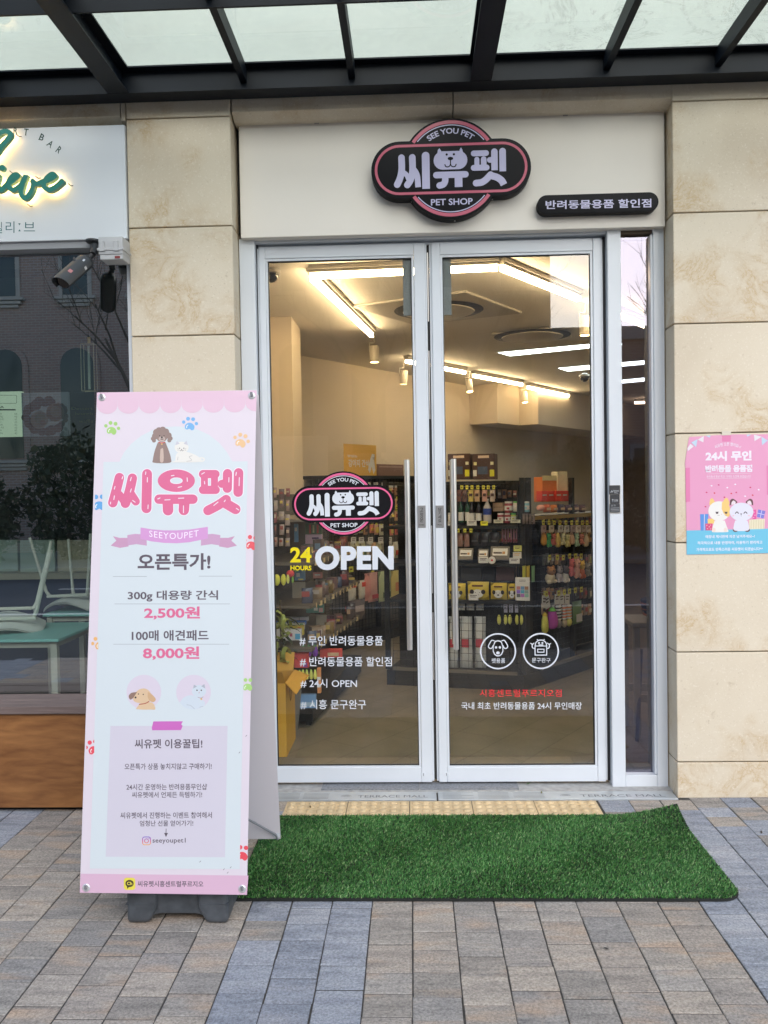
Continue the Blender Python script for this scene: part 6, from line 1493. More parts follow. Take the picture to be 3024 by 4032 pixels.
carton(FF, cK, (628, 404, 722, 478), (140, 122, 96), 'grey paper carton between the water bottle and jars', -.10, None, .08, (((90, 78, 62), 0, .5, .9, .06),), 'paper_carton')
for (bx_, c_, lb) in (((400, 558, 486, 604), (214, 188, 170), 'pinkish price card on the upper shelf edge'), ((520, 566, 586, 604), (232, 206, 40), 'bright yellow price card on the upper shelf edge'), ((636, 552, 720, 582), (236, 206, 150), 'cream price card below the purple jars'), ((784, 552, 872, 580), (236, 206, 150), 'cream price card below the green lidded jars'), ((232, 566, 262, 604), (205, 190, 180), 'price card next to the tube handle on the upper shelf')): card(FF, cK, bx_, c_, lb, .012, 'price cards on the display rack')
for i, x in enumerate((322, 382, 436)): hook(FF, cK, x, 648, '%s yellow tag under the upper shelf of the display rack' % ORD[i])
for i, (x, c_) in enumerate(((340, (120, 92, 76)), (398, (130, 100, 84)))): pouch(FF, cK, (x-26, 672, x+26, 790), c_, '%s brown snack pack under the upper shelf' % ('left', 'right')[i], -.04, 'brown snack packs', None, .02, 'snack_pack', cat='snack')
for i, x in enumerate((470, 560, 645)): pouch(FF, cK, (x-44, 662, x+44, 782), (34, 30, 32), '%s black leash pack under the upper shelf' % ORD[i], -.05, 'black leash packs', ((60, 60, 58), .3, .42), .03, 'leash_pack', cat='leash pack')
for i in range(6): pouch(FF, cK, (706+25*i, 622, 724+25*i, 752), (142, 108, 106), '%s red snack stick under the jars' % ORD[i], -.05, 'red snack sticks', ((120, 40, 50), .05, .2), .012, 'snack_stick', cat='snack')
# middle shelf: trays with white labels
def tray(bx_, label):
    a0, a1, z0, z1 = frame(FF, cK, *bx_, .0); w, h = a1-a0, z1-z0; t = good('plastic_tray', label, 'tray', FF, (a0+a1)/2, z0, -.005, 'clear trays on the middle shelf')
    sl_ = .55; M_ = Matrix.Rotation(R(-58), 4, 'X'); L_ = h*1.12
    MB().box((-w/2, -.012, 0), (w/2, .012, L_), M=Matrix.Rotation(R(-30), 4, 'X')).build('tray', mat('clear_tray', (.16, .15, .145), .15), t, bevel=.004, seg=1); MB().box((-w*.38, -.0135, L_*.32), (w*.38, -.0125, L_*.82), M=Matrix.Rotation(R(-30), 4, 'X')).build('label', gm_((222, 216, 208)), t)
    MB().box((-w*.34, -.0145, L_*.44), (w*.1, -.0137, L_*.56), M=Matrix.Rotation(R(-30), 4, 'X')).build('print', gm_((60, 50, 46)), t); MB().box((w*.12, -.0145, L_*.42), (w*.26, -.0137, L_*.60), M=Matrix.Rotation(R(-30), 4, 'X')).build('print', gm_((150, 110, 60)), t)
tray((318, 808, 452, 915), 'left clear tray with a white label on the middle shelf'); tray((492, 815, 590, 915), 'middle clear tray half behind the larger one'); tray((602, 792, 776, 915), 'large clear tray with a white label on the middle shelf')
card(FF, cK, (502, 880, 588, 936), (220, 212, 204), 'white price card in front of the middle tray', .03, 'price cards on the display rack'); card(FF, cK, (774, 888, 866, 940), (220, 212, 204), 'white price card at the right end of the middle shelf', .03, 'price cards on the display rack')
card(FF, cK, (806, 838, 882, 894), (216, 206, 180), 'tall pale card standing on the middle shelf end', .015, 'price cards on the display rack', (190, 140, 60)); card(FF, cK, (812, 780, 884, 832), (206, 200, 90), 'yellow green card above the tall pale card', .012, 'price cards on the display rack')
a0, a1, z0, z1 = frame(FF, cK, 588, 880, 655, 940, .032); t = good('round_card', 'round white card with a red dot on the middle shelf edge', 'card', FF, (a0+a1)/2, (z0+z1)/2, .034, None); MB().lathe([((a1-a0)/2, 0), ((a1-a0)/2, .001)], n=24, M=Matrix.Rotation(R(90), 4, 'X')).build('disc', gm_((224, 218, 212)), t); MB().lathe([((a1-a0)/7, .0012), ((a1-a0)/7, .002)], n=14, M=Matrix.Rotation(R(90), 4, 'X')).build('print', gm_((170, 50, 50)), t)
# lower bins, yellow dog face bags, notice
for i, (x0, x1, c_) in enumerate(((345, 530, (54, 54, 52)), (535, 648, (44, 44, 44)), (655, 820, (84, 62, 58)))): carton(FF, cK, (x0, 972, x1, 1092), c_, ('left grey pet bed pack', 'dark pet bed pack in the middle', 'dull maroon pet bed pack')[i]+' under the middle shelf', -.12, None, .16, (), 'pet_bed_pack', 'pack')
for i, (x0, x1, y0) in enumerate(((236, 392, 1112), (404, 598, 1098), (608, 756, 1108), (758, 846, 1116))): pouch(FF, cK, (x0, y0, x1, 1258), (216, 158, 52), '%s yellow dog face snack bag on the lower shelf' % ('leftmost', 'second', 'third', 'rightmost')[i], -.05, 'yellow dog face snack bags', None, .07, 'snack_bag', cat='snack bag', face_art=True)
card(FF, cK, (414, 1206, 502, 1264), (214, 190, 170), 'small pink price card in front of a yellow bag', .02, 'price cards on the display rack')
t = card(FF, cK, (826, 1060, 956, 1268), (226, 224, 222), 'white notice sheet with small photos on the lower shelf', .04, None, (90, 96, 96), 'notice_sheet', 'notice', marks=0)
a0, a1, z0, z1 = frame(FF, cK, 826, 1060, 956, 1268, .04); w, h = a1-a0, z1-z0
for i in range(2): MB().cbox((0, -.0006, h*(.88-.06*i)), (w*.45, .0008, h*.018)).build('print', gm_((80, 84, 86)), t)
rr = random.Random(2)
for i in range(3):
    for j in range(3): MB().cbox((w*(-.28+.28*i), -.0006, h*(.22+.16*j)), (w*.26, .0008, h*.145)).build('photo_print', gm_(tuple(rr.randint(70, 170) for _ in range(3))), t)
for i, x in enumerate((350, 430, 515)): pouch(FF, cK, (x-34, 1276, x+34, 1352), (176, 182, 186), '%s pale pack behind the lower wire front' % ORD[i], -.10, 'pale packs behind the wire', ((120, 130, 136), .3, .5), .02, 'pad_pack', cat='pack')
for i, (x0, x1) in enumerate(((240, 324), (336, 452), (466, 572))): pouch(FF, cL, (x0, 62, x1, 516), (205, 203, 200), '%s tall white pad bag behind the wire front' % ('left', 'middle', 'right')[i], -.10, 'tall white bags behind the wire', ((168, 60, 66), .42, .58), .09, 'pad_bag', cat='bag')
for i, x in enumerate((684, 740, 780, 842, 880)): toy(FF, cK, (x-18, 1390, x+18, 1482), ((206, 200, 84), (190, 186, 80)), '%s yellow slipper toy behind the wire front' % ORD[i], -.03, 'ball', 'yellow slipper toys')
for i, x in enumerate((740, 790, 840, 870)): card(FF, cK, (x-18, 1290, x+18, 1372), (150, 148, 150), '%s grey hang card above the yellow slippers' % ORD[i], -.04, 'grey hang cards', (70, 70, 74), 'hang_card')
# -- right face of the rack
for i, x in enumerate((1076, 1126, 1172, 1222, 1276, 1326, 1372, 1420, 1462)): hook(FG, cK, x, 578, '%s yellow tag of the hook row under the gold edged shelf' % ORD[i], sz=(22, 38))
for i, x in enumerate((1082, 1152, 1232, 1286, 1342, 1388, 1432, 1474)): card(FG, cK, (x-19, 604, x+19, 662), ((150, 128, 110), (190, 172, 150), (208, 202, 196), (208, 202, 196), (150, 136, 124), (186, 176, 160), (150, 140, 126), (186, 176, 164))[i], '%s toy hang card under the gold edged shelf' % ORD[i], .0, 'toy hang cards', (80, 66, 58), 'hang_card', th=.01)
tcols = [((220, 128, 50), 'orange'), ((64, 140, 84), 'green'), ((170, 96, 80), 'brick red'), ((176, 160, 90), 'mustard'), ((206, 196, 140), 'cream yellow'), ((214, 176, 120), 'sand'), ((214, 150, 120), 'salmon'), ((150, 180, 150), 'mint'), ((206, 120, 104), 'coral'), ((196, 170, 140), 'beige')]
for i, (c_, w_) in enumerate(tcols): toy(FG, cK, (1058+41*i, 668+(i % 3)*6, 1098+41*i, 776+(i % 2)*18-(i > 5)*6), (c_,), '%s soft toy in the row of colourful toys' % w_, -.02, 'plush' if i % 3 else 'long')
for i, x in enumerate((1132, 1200, 1252, 1308, 1360, 1410)): hook(FG, cK, x, 886-(i > 2)*12, '%s yellow tag of the middle toy row on the rack side' % ORD[i], sz=(24, 42))
for (bx_, cs_, lb) in (((1096, 972, 1172, 1112), ((190, 172, 140), (130, 96, 60)), 'frog shaped plush toy with brown head'), ((1190, 962, 1240, 1104), ((150, 150, 150), (110, 108, 106)), 'left grey cat plush toy'), ((1244, 962, 1294, 1104), ((206, 206, 206), (70, 66, 66)), 'white and dark cat plush toy'), ((1298, 900, 1342, 1050), ((204, 96, 92),), 'red plush toy'), ((1340, 900, 1392, 1066), ((226, 140, 120),), 'pink plush toy'), ((1388, 920, 1436, 1070), ((166, 92, 52), (206, 150, 60)), 'brown orange plush toy'), ((1440, 940, 1486, 1050), ((110, 110, 96),), 'grey green plush toy')): toy(FG, cK, bx_, cs_, lb+' in the middle toy row', -.02)
for i, x in enumerate((1104, 1212, 1262, 1306, 1358, 1412)): hook(FG, cK, x, 1208-i*8, '%s yellow tag of the lowest toy row on the rack side' % ORD[i], sz=(24, 42))
for i, x in enumerate((1080, 1118, 1196, 1240, 1286)): card(FG, cK, (x-20, 1226-(i > 1)*14, x+20, 1330-(i > 1)*34), (205, 190, 165), '%s white toy card of the lowest row' % ORD[i], .0, 'white toy cards', (50, 46, 44), 'hang_card', tilt=(8, -12, 2, -3, 4)[i], th=.004)
toy(FG, cK, (1064, 1378, 1112, 1546), ((222, 190, 80), (190, 160, 60)), 'yellow banana toy at the rack corner', -.01, 'long'); toy(FG, cK, (1118, 1338, 1190, 1506), ((140, 60, 130), (80, 150, 60)), 'purple aubergine toy with a green cap', -.01, 'long')
toy(FG, cK, (1186, 1316, 1232, 1506), ((44, 44, 48), (120, 116, 110)), 'black and white striped dog toy', -.01, 'stripe'); toy(FG, cK, (1242, 1312, 1280, 1500), ((196, 104, 70), (150, 140, 110)), 'left orange striped dog toy', -.01, 'stripe'); toy(FG, cK, (1282, 1308, 1322, 1490), ((210, 120, 70), (206, 206, 90)), 'right orange striped dog toy with a yellow green head', -.01, 'stripe')
pouch(FG, cK, (1330, 1280, 1414, 1460), (80, 110, 60), 'dark green toy bag with a white label', -.01, None, ((196, 200, 180), .1, .45), .04, 'toy_bag', cat='bag')
# gold edged shelf: red packs, brown paper bag
FT = Face(tuple(FG.pt(0, 0, -.12))[:2], tuple(FG.u)[:2], 1.4)
carton(FT, cK, (1066, 176, 1196, 392), (190, 108, 56), 'brown treat bag standing on the gold edged shelf', .0, None, .08, (((206, 176, 136), 0, .96, 1.0, .2),), 'paper_bag', 'bag'); carton(FT, cK, (1200, 128, 1288, 318), (196, 180, 150), 'pale treat bag behind the red packs', -.04, None, .06, (), 'paper_bag', 'bag')
for i, x in enumerate((1060, 1118, 1186, 1240, 1292)): carton(FT, cK, (x, 300-(i > 1)*2, x+52, 388), (196, 60, 48), '%s red snack pack on the gold edged shelf' % ORD[i], .02, 'red snack packs', .05, (((224, 190, 170), 0, .6, .7, .14),), 'snack_pack', 'snack')
for i in range(6): pouch(FG, cK, (1074+62*i, 418+(i % 2)*4, 1132+62*i, 486), ((206, 96, 72), (214, 110, 60), (64, 66, 84), (70, 62, 80), (74, 60, 74), (80, 62, 70))[i], '%s small snack pouch along the gold edged shelf front' % ORD[i], -.05, 'small pouches on the gold edged shelf', ((200, 160, 130), .3, .6), .04, 'snack_pouch', cat='pouch')
toy(FF, cK, (1012, 420, 1090, 474), ((226, 130, 110),), 'pink ball toy in a clear bag at the rack corner', -.03, 'ball', None)
for i, x in enumerate((902, 930, 960, 990)): pouch(FC, cK, (x-12, 500, x+12, 590), (120, 112, 104), '%s grey stick pack on the rack corner' % ORD[i], .0, 'grey stick packs', None, .012, 'stick_pack', cat='snack')
for i, x in enumerate((905, 940, 985)): pouch(FC, cK, (x-16, 962, x+16, 1100), ((206, 180, 70), (190, 160, 60), (110, 150, 100))[i], '%s hanging treat on the rack corner' % ('left yellow', 'right yellow', 'green')[i], .0, 'hanging treats on the corner', None, .015, 'stick_pack', cat='snack')

# filler stock hanging deeper on the hooks of both faces
rr = random.Random(31); FCOL = [(120, 92, 70), (150, 120, 84), (96, 80, 66), (170, 140, 96), (110, 70, 60), (130, 120, 100), (180, 160, 130), (90, 96, 84)]
for f_, cc_, rows_, x0, st_, n_, off_, nm2 in ((FG, cK, ((516, 598), (640, 760), (850, 960), (1150, 1260), (1290, 1400)), 1060, 37, 12, -.09, 'side face'), (FF, cK, ((285, 372), (640, 770), (955, 1080)), 300, 46, 12, -.22, 'front face')):
    for r_, (y0, y1) in enumerate(rows_):
        for i in range(n_):
            x = x0+st_*i+rr.uniform(-5, 5); pouch(f_, cc_, (x, y0+rr.uniform(0, 14), x+st_*rr.uniform(.7, .92), y1-rr.uniform(0, 22)), rr.choice(FCOL), '%s muted pack from the left in deep hook row %s of the rack %s' % (ORD[i], ('one', 'two', 'three', 'four', 'five')[r_], nm2), off_+rr.uniform(-.01, .01), 'packs hanging deep on the rack %s' % nm2, (rr.choice(((206, 190, 160), (226, 196, 90), (150, 70, 60), (70, 70, 74))), rr.uniform(.2, .5), rr.uniform(.6, .85)), .02, 'hanging_pack', cat='pack')

# -- diagonal wire rack seen in the left door
hr = thing('wire_rack', 'long black wire rack of treats running back behind the left door', 'shelf rack', tuple(FH.pt(.8, .02)))
zH = {k_: FH.hit(p)[1] for k_, p in (('top', cI(1000, 190)), ('a', cI(1000, 690)), ('b', cI(1000, 640)))}
FH.slab(0, 1.9, .02, .12, -.0, -.5).build('plinth', M_RACK, hr); wire(FH, .0, 1.9, .13, zH['top'], -.16).build('wire_panel', M_RACK, hr)
FH.slab(0, 1.9, zH['top'], zH['top']+.03, .02, -.45).build('top_shelf', M_RACK, hr)
for a_ in (.0, .95, 1.88): FH.slab(a_, a_+.04, .1205, zH['top']-.001, -.17, -.21).build('upright', M_RACK, hr)
FH.slab(0, 1.9, .125, zH['top'], -.30, -.31).build('back_panel', mat('rack_back2', (.16, .14, .115), .8), hr)
a0, a1, z0, z1 = frame(FH, cD, 838, 1800, 1112, 2070, -.1)
sgn = good('treat_sign', 'orange card sign with white dog snack lettering on the wire rack', 'sign', FH, (a0+a1)/2, zH['top']+.031, -.1, None); w, h = a1-a0, z1-z0
MB().box((-w/2, 0, 0), (w/2, .006, h)).build('board', gm_((206, 142, 56)), sgn)
tf = Surf(FH.pt((a0+a1)/2, zH['top']+.031, -.1), FH.u, (0, 0, 1))
for s_, bx_ in (('강아지 간식', (-w*.38, h*.52, w*.26, h*.28)), ('맛있는', (-w*.40, h*.66, -w*.1, h*.58))):
    vs_, fs_ = text_mesh(s_, .03); MB().add([(bx_[0]+(bx_[2]-bx_[0])*p[0], -.0012, bx_[3]+(bx_[1]-bx_[3])*p[1]) for p in vs_], fs_).build('lettering', gm_((238, 226, 200)), sgn)
for q_, m_ in (([(.22, .2), (.3, .55), (.36, .72), (.44, .7), (.42, .5), (.46, .2), (.4, .05), (.34, .3), (.28, .08)], gm_((236, 232, 224))), ([(.36, .60), (.44, .62), (.42, .52), (.37, .52)], gm_((70, 40, 40)))): MB().poly([(a_*w, -.0014-.0006*(m_.name != 'x'), b2*h) for a_, b2 in q_]).build('dog_print', m_, sgn)
for i, x in enumerate((1010, 1078, 1148, 1212, 1262)): card(FH, cI, (x-19, 224, x+19, 268), (190, 178, 160), '%s treat card of the top row on the wire rack' % ORD[i], .02, 'treat cards of the top row', (70, 60, 54), 'hang_card', th=.004)
for i, x in enumerate((1278, 1262, 1300, 1200, 1150)): hook(FH, cI, x, (290, 444, 444, 300, 306)[i], '%s yellow tag on the upper wire rack' % ORD[i], sz=(26, 32))
HC = [(206, 176, 130), (196, 150, 110), (176, 110, 90), (214, 190, 150), (150, 120, 90), (190, 170, 120), (120, 96, 80), (206, 140, 110), (160, 150, 120), (170, 90, 76), (214, 206, 186)]
rr = random.Random(14)
for r_, (y0, y1, nm_) in enumerate(((250, 335, 'first'), (352, 440, 'second'), (458, 560, 'third'), (578, 690, 'fourth'))):
    for i in range(14):
        x = 700+45*i+rr.uniform(-4, 4); hh = rr.uniform(.72, 1)
        t = pouch(FH, cI, (x, y0+14, x+rr.uniform(32, 41), y0+14+(y1-y0-14)*hh), rr.choice(HC), '%s hanging pack from the left in the %s hook row of the long wire rack' % (ORD[i], nm_), rr.uniform(-.03, .01), 'hanging packs in the %s hook row of the wire rack' % nm_, (rr.choice(((120, 60, 50), (226, 214, 190), (70, 60, 54), (206, 160, 70))), rr.uniform(.15, .35), rr.uniform(.5, .8)), .025, 'hanging_pack', cat='pack')
        w_, h_ = .05, .045; zt_ = max(v.co.z for v in t.children[1].data.vertices); MB().box((-.014, -.004, zt_+.004), (.014, -.0025, zt_+.040)).build('price_tag', gm_((226, 196, 60), .5), t)
for i, x in enumerate((880, 950, 1030, 1120, 1195)): card(FH, cI, (x-22, 708, x+22, 760), (206, 200, 188), '%s white card above the pale treat bags' % ORD[i], .02, 'white cards of the third row', (80, 70, 64), 'hang_card', th=.003)
for i in range(13):
    x = 700+48*i+rr.uniform(-4, 4)
    pouch(FH, cI, (x, 752+rr.uniform(-6, 6), x+44, 900+rr.uniform(-20, 12)), rr.choice(((196, 180, 140), (206, 192, 150), (176, 164, 130), (214, 200, 160), (190, 150, 110))), '%s pale treat bag from the left in the row behind the OPEN letters' % ORD[i], rr.uniform(-.03, .0), 'pale treat bags behind the OPEN letters', ((rr.choice(((120, 106, 84), (150, 70, 60), (90, 110, 80)))), .2, .5), .05)
hook(FH, cI, 858, 990, 'white tag of the lowest treat row', group=None, sz=(40, 44)); hook(FH, cI, 1050, 1020, 'yellow tag above the pink treat pouches', group=None); hook(FH, cI, 1160, 1012, 'yellow tag above the green treat pouch', group=None)
for (bx_, c_, pt2, lb) in (((832, 1100, 898, 1262), (206, 196, 182), ((190, 70, 56), .68, .92), 'left white treat pack with a red square'), ((922, 1092, 976, 1250), (206, 196, 182), ((190, 70, 56), .68, .92), 'right white treat pack with a red square'), ((974, 1030, 1036, 1262), (206, 130, 120), None, 'rear pink treat pouch'), ((1004, 1024, 1094, 1268), (220, 140, 128), ((150, 60, 60), .12, .26), 'front pink treat pouch'), ((1096, 1014, 1210, 1262), (158, 176, 138), ((70, 90, 66), .14, .32), 'sage green treat pouch'), ((1206, 1008, 1322, 1238), (214, 170, 100), ((190, 120, 70), .3, .6), 'golden treat pouch')):
    pouch(FH, cI, bx_, c_, lb+' in the lowest row', .02+.01*('front' in lb), 'treat pouches of the lowest row', pt2, .06)
pouch(FH, cI, (820, 1270, 985, 1420), (92, 84, 78), 'clear bag of grey chew sticks below the treat pouches', .02, None, ((150, 140, 130), .4, .7), .05, 'chew_bag', cat='bag')
# wrapped parcel on the top shelf
carton(FH, cI, (1095, 60, 1320, 178), (110, 84, 66), 'plastic wrapped brown parcel on top of the wire rack', -.1, None, .25, (((140, 116, 96), 0, .8, .9, .1),), 'parcel', 'parcel')

# -- stepped shelf of stationery toys at the left, seen end on
sd_u = Vector((.147, .989, 0)).normalized()
ls = thing('stationery_shelf', 'stepped grey shelf of stationery and toys inside the left door edge', 'shelf rack', (-.9, 1.3, .02))
S0 = Vector((-.683, 1.051, 0))
def sblock(d0, d1, w0, w1, z0, z1): # d along the aisle, w to the left
    lf = Vector((-sd_u.y, sd_u.x, 0)); q_ = [S0+sd_u*d0+lf*w0, S0+sd_u*d1+lf*w0, S0+sd_u*d1+lf*w1, S0+sd_u*d0+lf*w1]; return MB().prism([p+Vector((0, 0, z0)) for p in q_], (0, 0, z1-z0))
sblock(0, 1.5, 0, .55, .05, .19).build('plinth', M_RACK, ls); sblock(.02, .05, .02, .05, .02, .05).build('foot', M_RACK, ls); sblock(1.4, 1.44, .02, .05, .02, .05).build('foot', M_RACK, ls)
M_SG = mat('grey_shelf_metal', (.17, .145, .12), .5); M_SP = mat('beige_shelf_panel', (.40, .35, .28), .6)
sblock(0, 1.5, .42, .45, .19, 1.52).build('back_panel', mat('shelf_back_brown', (.075, .062, .05), .7), ls)

for z in (.52, .80, 1.08, 1.36): sblock(0, 1.5, .0, .4195, z-.018, z).build('shelf', M_SG, ls)
def sf(d0): # face of the shelf end at depth d0, square to the doors
    p = S0+sd_u*d0; return Face((p.x-.55, p.y), (1, .0), 1)
def toybox(cc, bx_, d0, c_, label, prints=(), name='toy_box', cat='box', dep=.04, group='boxed games on the stationery shelf'): return carton(sf(d0), cc, bx_, c_, label, 0, group, dep, prints, name, cat)
f0, f1, f2 = .12, .55, 1.05
for (bx_, d0) in (((400, 410, 632, 860), .42), ((805, 365, 1000, 600), 1.15), ((815, 980, 1005, 1335), .80)):
    f_ = sf(d0); a0, a1, z0, z1 = frame(f_, cW, *bx_, 0); f_.slab(a0, a1, z0, z1, 0, -.02).build('divider', M_SP, ls)
toybox(cI, (352, 590, 388, 750), f1, (96, 140, 160), 'tall blue game box on the upper stationery shelf', (((190, 200, 200), 0, .7, .6, .2),)); toybox(cI, (450, 585, 600, 682), f2, (90, 110, 70), 'row of green picture books on the upper stationery shelf', (((190, 70, 50), -.2, .5, .12, .8), ((190, 80, 60), .25, .5, .12, .8), ((200, 190, 120), .0, .5, .1, .7)), 'book_row', 'books')
toybox(cI, (452, 684, 602, 764), f1+.2, (206, 150, 150), 'pink game box with small letters', (((90, 70, 90), .1, .6, .4, .2), ((80, 110, 160), .35, .4, .12, .3)))
toybox(cW, (440, 205, 620, 378), f0+.25, (84, 120, 140), 'blue paper toy box with white letters', (((196, 206, 206), -.15, .55, .35, .4), ((206, 180, 70), .1, .12, .5, .12), ((70, 150, 100), -.3, .9, .3, .12))); toybox(cW, (760, 240, 920, 342), f2, (196, 120, 104), 'pink red game box behind the white OPEN letters', (((214, 180, 160), 0, .6, .6, .2),))
toybox(cW, (640, 800, 950, 942), f1+.1, (84, 128, 110), 'green picture book with a rabbit drawing', (((206, 140, 130), .34, .35, .22, .5), ((196, 190, 160), .05, .45, .22, .35), ((206, 200, 170), -.3, .6, .2, .12)), 'picture_book', 'book'); toybox(cW, (640, 690, 1092, 780), f1+.3, (110, 106, 84), 'grey green game box lying behind the rabbit book', (((150, 146, 120), 0, .7, .9, .2),))
toybox(cW, (80, 1090, 640, 1150), f0+.35, (70, 110, 160), 'blue activity book at the back of the low stack', (), 'activity_book', 'book'); toybox(cW, (80, 1130, 615, 1240), f0+.25, (206, 196, 160), 'cream activity book in the low stack', (((90, 140, 90), .4, .5, .1, .9),), 'activity_book', 'book'); toybox(cW, (80, 1172, 602, 1330), f0+.15, (216, 160, 60), 'orange activity book in the low stack', (((206, 90, 50), .35, .6, .1, .5),), 'activity_book', 'book')
toybox(cW, (85, 1232, 562, 1422), f0, (196, 176, 184), 'pale sticker book with a blue bear at the front of the low stack', (((70, 140, 190), .36, .35, .18, .5), ((150, 70, 80), .12, .5, .1, .3), ((216, 206, 210), -.2, .75, .5, .3)), 'sticker_book', 'book')
toybox(cW, (160, 1022, 680, 1086), f0+.45, (150, 150, 146), 'grey rimmed tray on the low stack', (((90, 90, 90), -.17, .5, .02, .9), ((90, 90, 90), .2, .5, .02, .9)), 'tray', 'tray')
for (bx_, lb, c_) in (((72, 270, 195, 470), 'left hanging yellow lemon toy', (214, 200, 60)), ((200, 265, 296, 466), 'right hanging yellow lemon toy', (206, 190, 58))): toy(sf(-.05), cW, bx_, (c_,), lb, 0, 'ball', 'lemon toys at the left door edge')
toy(sf(-.03), cW, (296, 275, 356, 436), ((226, 210, 90),), 'lemon slice toy beside the whole lemons', 0, 'ball', None); toy(sf(0), cW, (296, 195, 440, 320), ((180, 60, 60),), 'red toy above the lemon slice', 0, 'ball', None); toy(sf(0), cW, (385, 310, 432, 420), ((110, 150, 60),), 'small green toy beside the lemon slice', 0, 'long', None)
rr = random.Random(9)
for r_ in range(5):
    for i in range(3):
        y = 270+r_*112+rr.uniform(-14, 14); c_ = rr.choice([(84, 66, 58), (110, 88, 74), (130, 108, 92), (112, 62, 58), (140, 126, 108), (150, 96, 100)])
        pouch(sf(-.02+.02*i), cI, (165+56*i+rr.uniform(-6, 6), y, 205+56*i+rr.uniform(-4, 10), y+rr.uniform(66, 100)), c_, '%s small clear toy pack in the %s row at the left door edge' % (ORD[i], ORD[r_]), 0, 'small clear packs at the left door edge', (rr.choice(((150, 138, 110), (170, 150, 60), (120, 60, 50))), .5, rr.uniform(.66, .85)), .02, 'toy_pack', cat='toy pack')
for i, x in enumerate((600, 690, 800)): toy(sf(.1), cW, (x-52, 1500, x+52, 1700), ((96, 48, 130), (70, 110, 70)), '%s purple grape toy on the lower shelf' % ('left', 'middle', 'right')[i], 0, 'long', 'purple grape toys')
for i, x in enumerate((530, 590, 655, 730, 800)): toy(sf(-.03), cW, (x-34, 1930+(i == 0)*10, x+34, 2100), ((190, 196, 80), (150, 186, 80)), '%s yellow green corn toy above the plinth' % ORD[i], 0, 'long', 'corn toys')
toybox(cW, (430, 1640, 690, 1900), .06, (176, 60, 56), 'red toy packet leaning beside the grapes', (((120, 60, 120), .25, .2, .3, .3),), 'toy_packet'); toybox(cW, (880, 1580, 1270, 1720), f1, (190, 70, 60), 'red toy tray behind the grapes', (((206, 150, 110), .1, .4, .5, .4),), 'toy_tray', 'tray')
toybox(cJ, (358, 755, 548, 872), -.02, (96, 130, 156), 'light blue toy packet on the shelf plinth', (((140, 160, 176), 0, .3, .9, .3), ((130, 80, 60), -.35, .7, .2, .4)), 'toy_packet'); toybox(cJ, (555, 520, 592, 740), .0, (206, 120, 70), 'orange striped toy packet at the shelf corner', (((226, 206, 190), 0, .3, 1, .12), ((226, 206, 190), 0, .6, 1, .12)), 'toy_packet')
# rows of small packs along the shelf edges
rr = random.Random(21); lf_ = Vector((-sd_u.y, sd_u.x, 0))
MUT = [(84, 66, 54), (110, 92, 72), (72, 62, 54), (112, 72, 62), (80, 84, 78), (124, 106, 78), (66, 72, 82), (116, 92, 82), (100, 82, 44), (74, 52, 48)]
for r_, (z, nm_) in enumerate(((.52, 'lowest'), (.80, 'second'), (1.08, 'third'), (1.36, 'top'))):
    for i in range(12):
        d0 = .12+.112*i; w0 = rr.uniform(.02, .07); p = S0+sd_u*d0+lf_*w0+Vector((0, 0, z+.0005)); c_ = rr.choice(MUT); hh = rr.uniform(.05, .125); ww = rr.uniform(.05, .075); dd_ = rr.uniform(.03, .10)
        t = thing('stationery_pack', '%s small toy pack from the doors on the %s edge row of the stationery shelf' % (ORD[i], nm_), 'toy pack', tuple(p), 'small packs on the %s row of the stationery shelf' % nm_, rr.uniform(-.25, .45)); ORG[t] = Vector((0, 0, 0))
        if rr.random() < .5: MB().box((-ww, 0, 0), (0, dd_, hh)).build('box', gm_(c_, .5), t)
        else: pillow(ww, hh, .03).build('bag', gm_(c_, .3), t, smooth=True)
        MB().box((-ww*.8 if rr.random() < .5 else -ww*.5, -.0175, hh*.45), (-.004 if rr.random() < .5 else ww*.2, -.0165, hh*.8)).build('label', gm_(rr.choice([(156, 144, 124), (140, 116, 86), (128, 60, 52), (150, 128, 60), (90, 108, 112)])), t)
        tp = S0+sd_u*(d0+.02)-lf_*.002+Vector((0, 0, z-.03)); pr_ = thing('edge_price_tag', '%s tan price tag from the doors on the %s edge of the stationery shelf' % (ORD[i], nm_), 'price tag', tuple(tp), 'tan price tags on the %s edge of the stationery shelf' % nm_, math.atan2(sd_u.y, sd_u.x)+rr.uniform(-.3, .3)); ORG[pr_] = Vector((0, 0, 0))
        MB().box((-.02, .0, 0), (.02, .0015, .032)).build('card', gm_((196, 160, 110), .5), pr_)
# -- yellow shopping carton by the left door and the ribboned plant
yf = Face((-1.2, .42), (1, 0), 1); a0, a1, z0, z1 = frame(yf, cJ, 150, 655, 292, 1385, 0)
yb = thing('yellow_carton', 'tall open yellow carton standing just inside the left door', 'carton', ((a0+a1)/2, .42, .02)); my = mat('yellow_card', (.66, .36, .05), .6)
x1 = yf.pt(a1, 0).x; x0 = x1-.36; zt_ = z1
w_ = MB(); w_.box((x0, .42, .021), (x1, .424, zt_)); w_.box((x0, .776, .021), (x1, .78, zt_)); w_.box((x0, .424, .021), (x0+.004, .776, zt_)); w_.box((x1-.004, .424, .021), (x1, .776, zt_)); w_.build('walls', my, yb)
MB().prism([(x0+.005, .42, zt_+.001), (x1-.003, .42, zt_+.001), (x1-.003, .33, zt_+.085), (x0+.005, .33, zt_+.085)], (0, .004, .0)).build('flap', my, yb)
MB().prism([(x1, .42, zt_+.001), (x1, .78, zt_+.001), (x1+.09, .76, zt_-.03), (x1+.07, .36, zt_-.05)], (.002, 0, .004)).build('flap', my, yb)
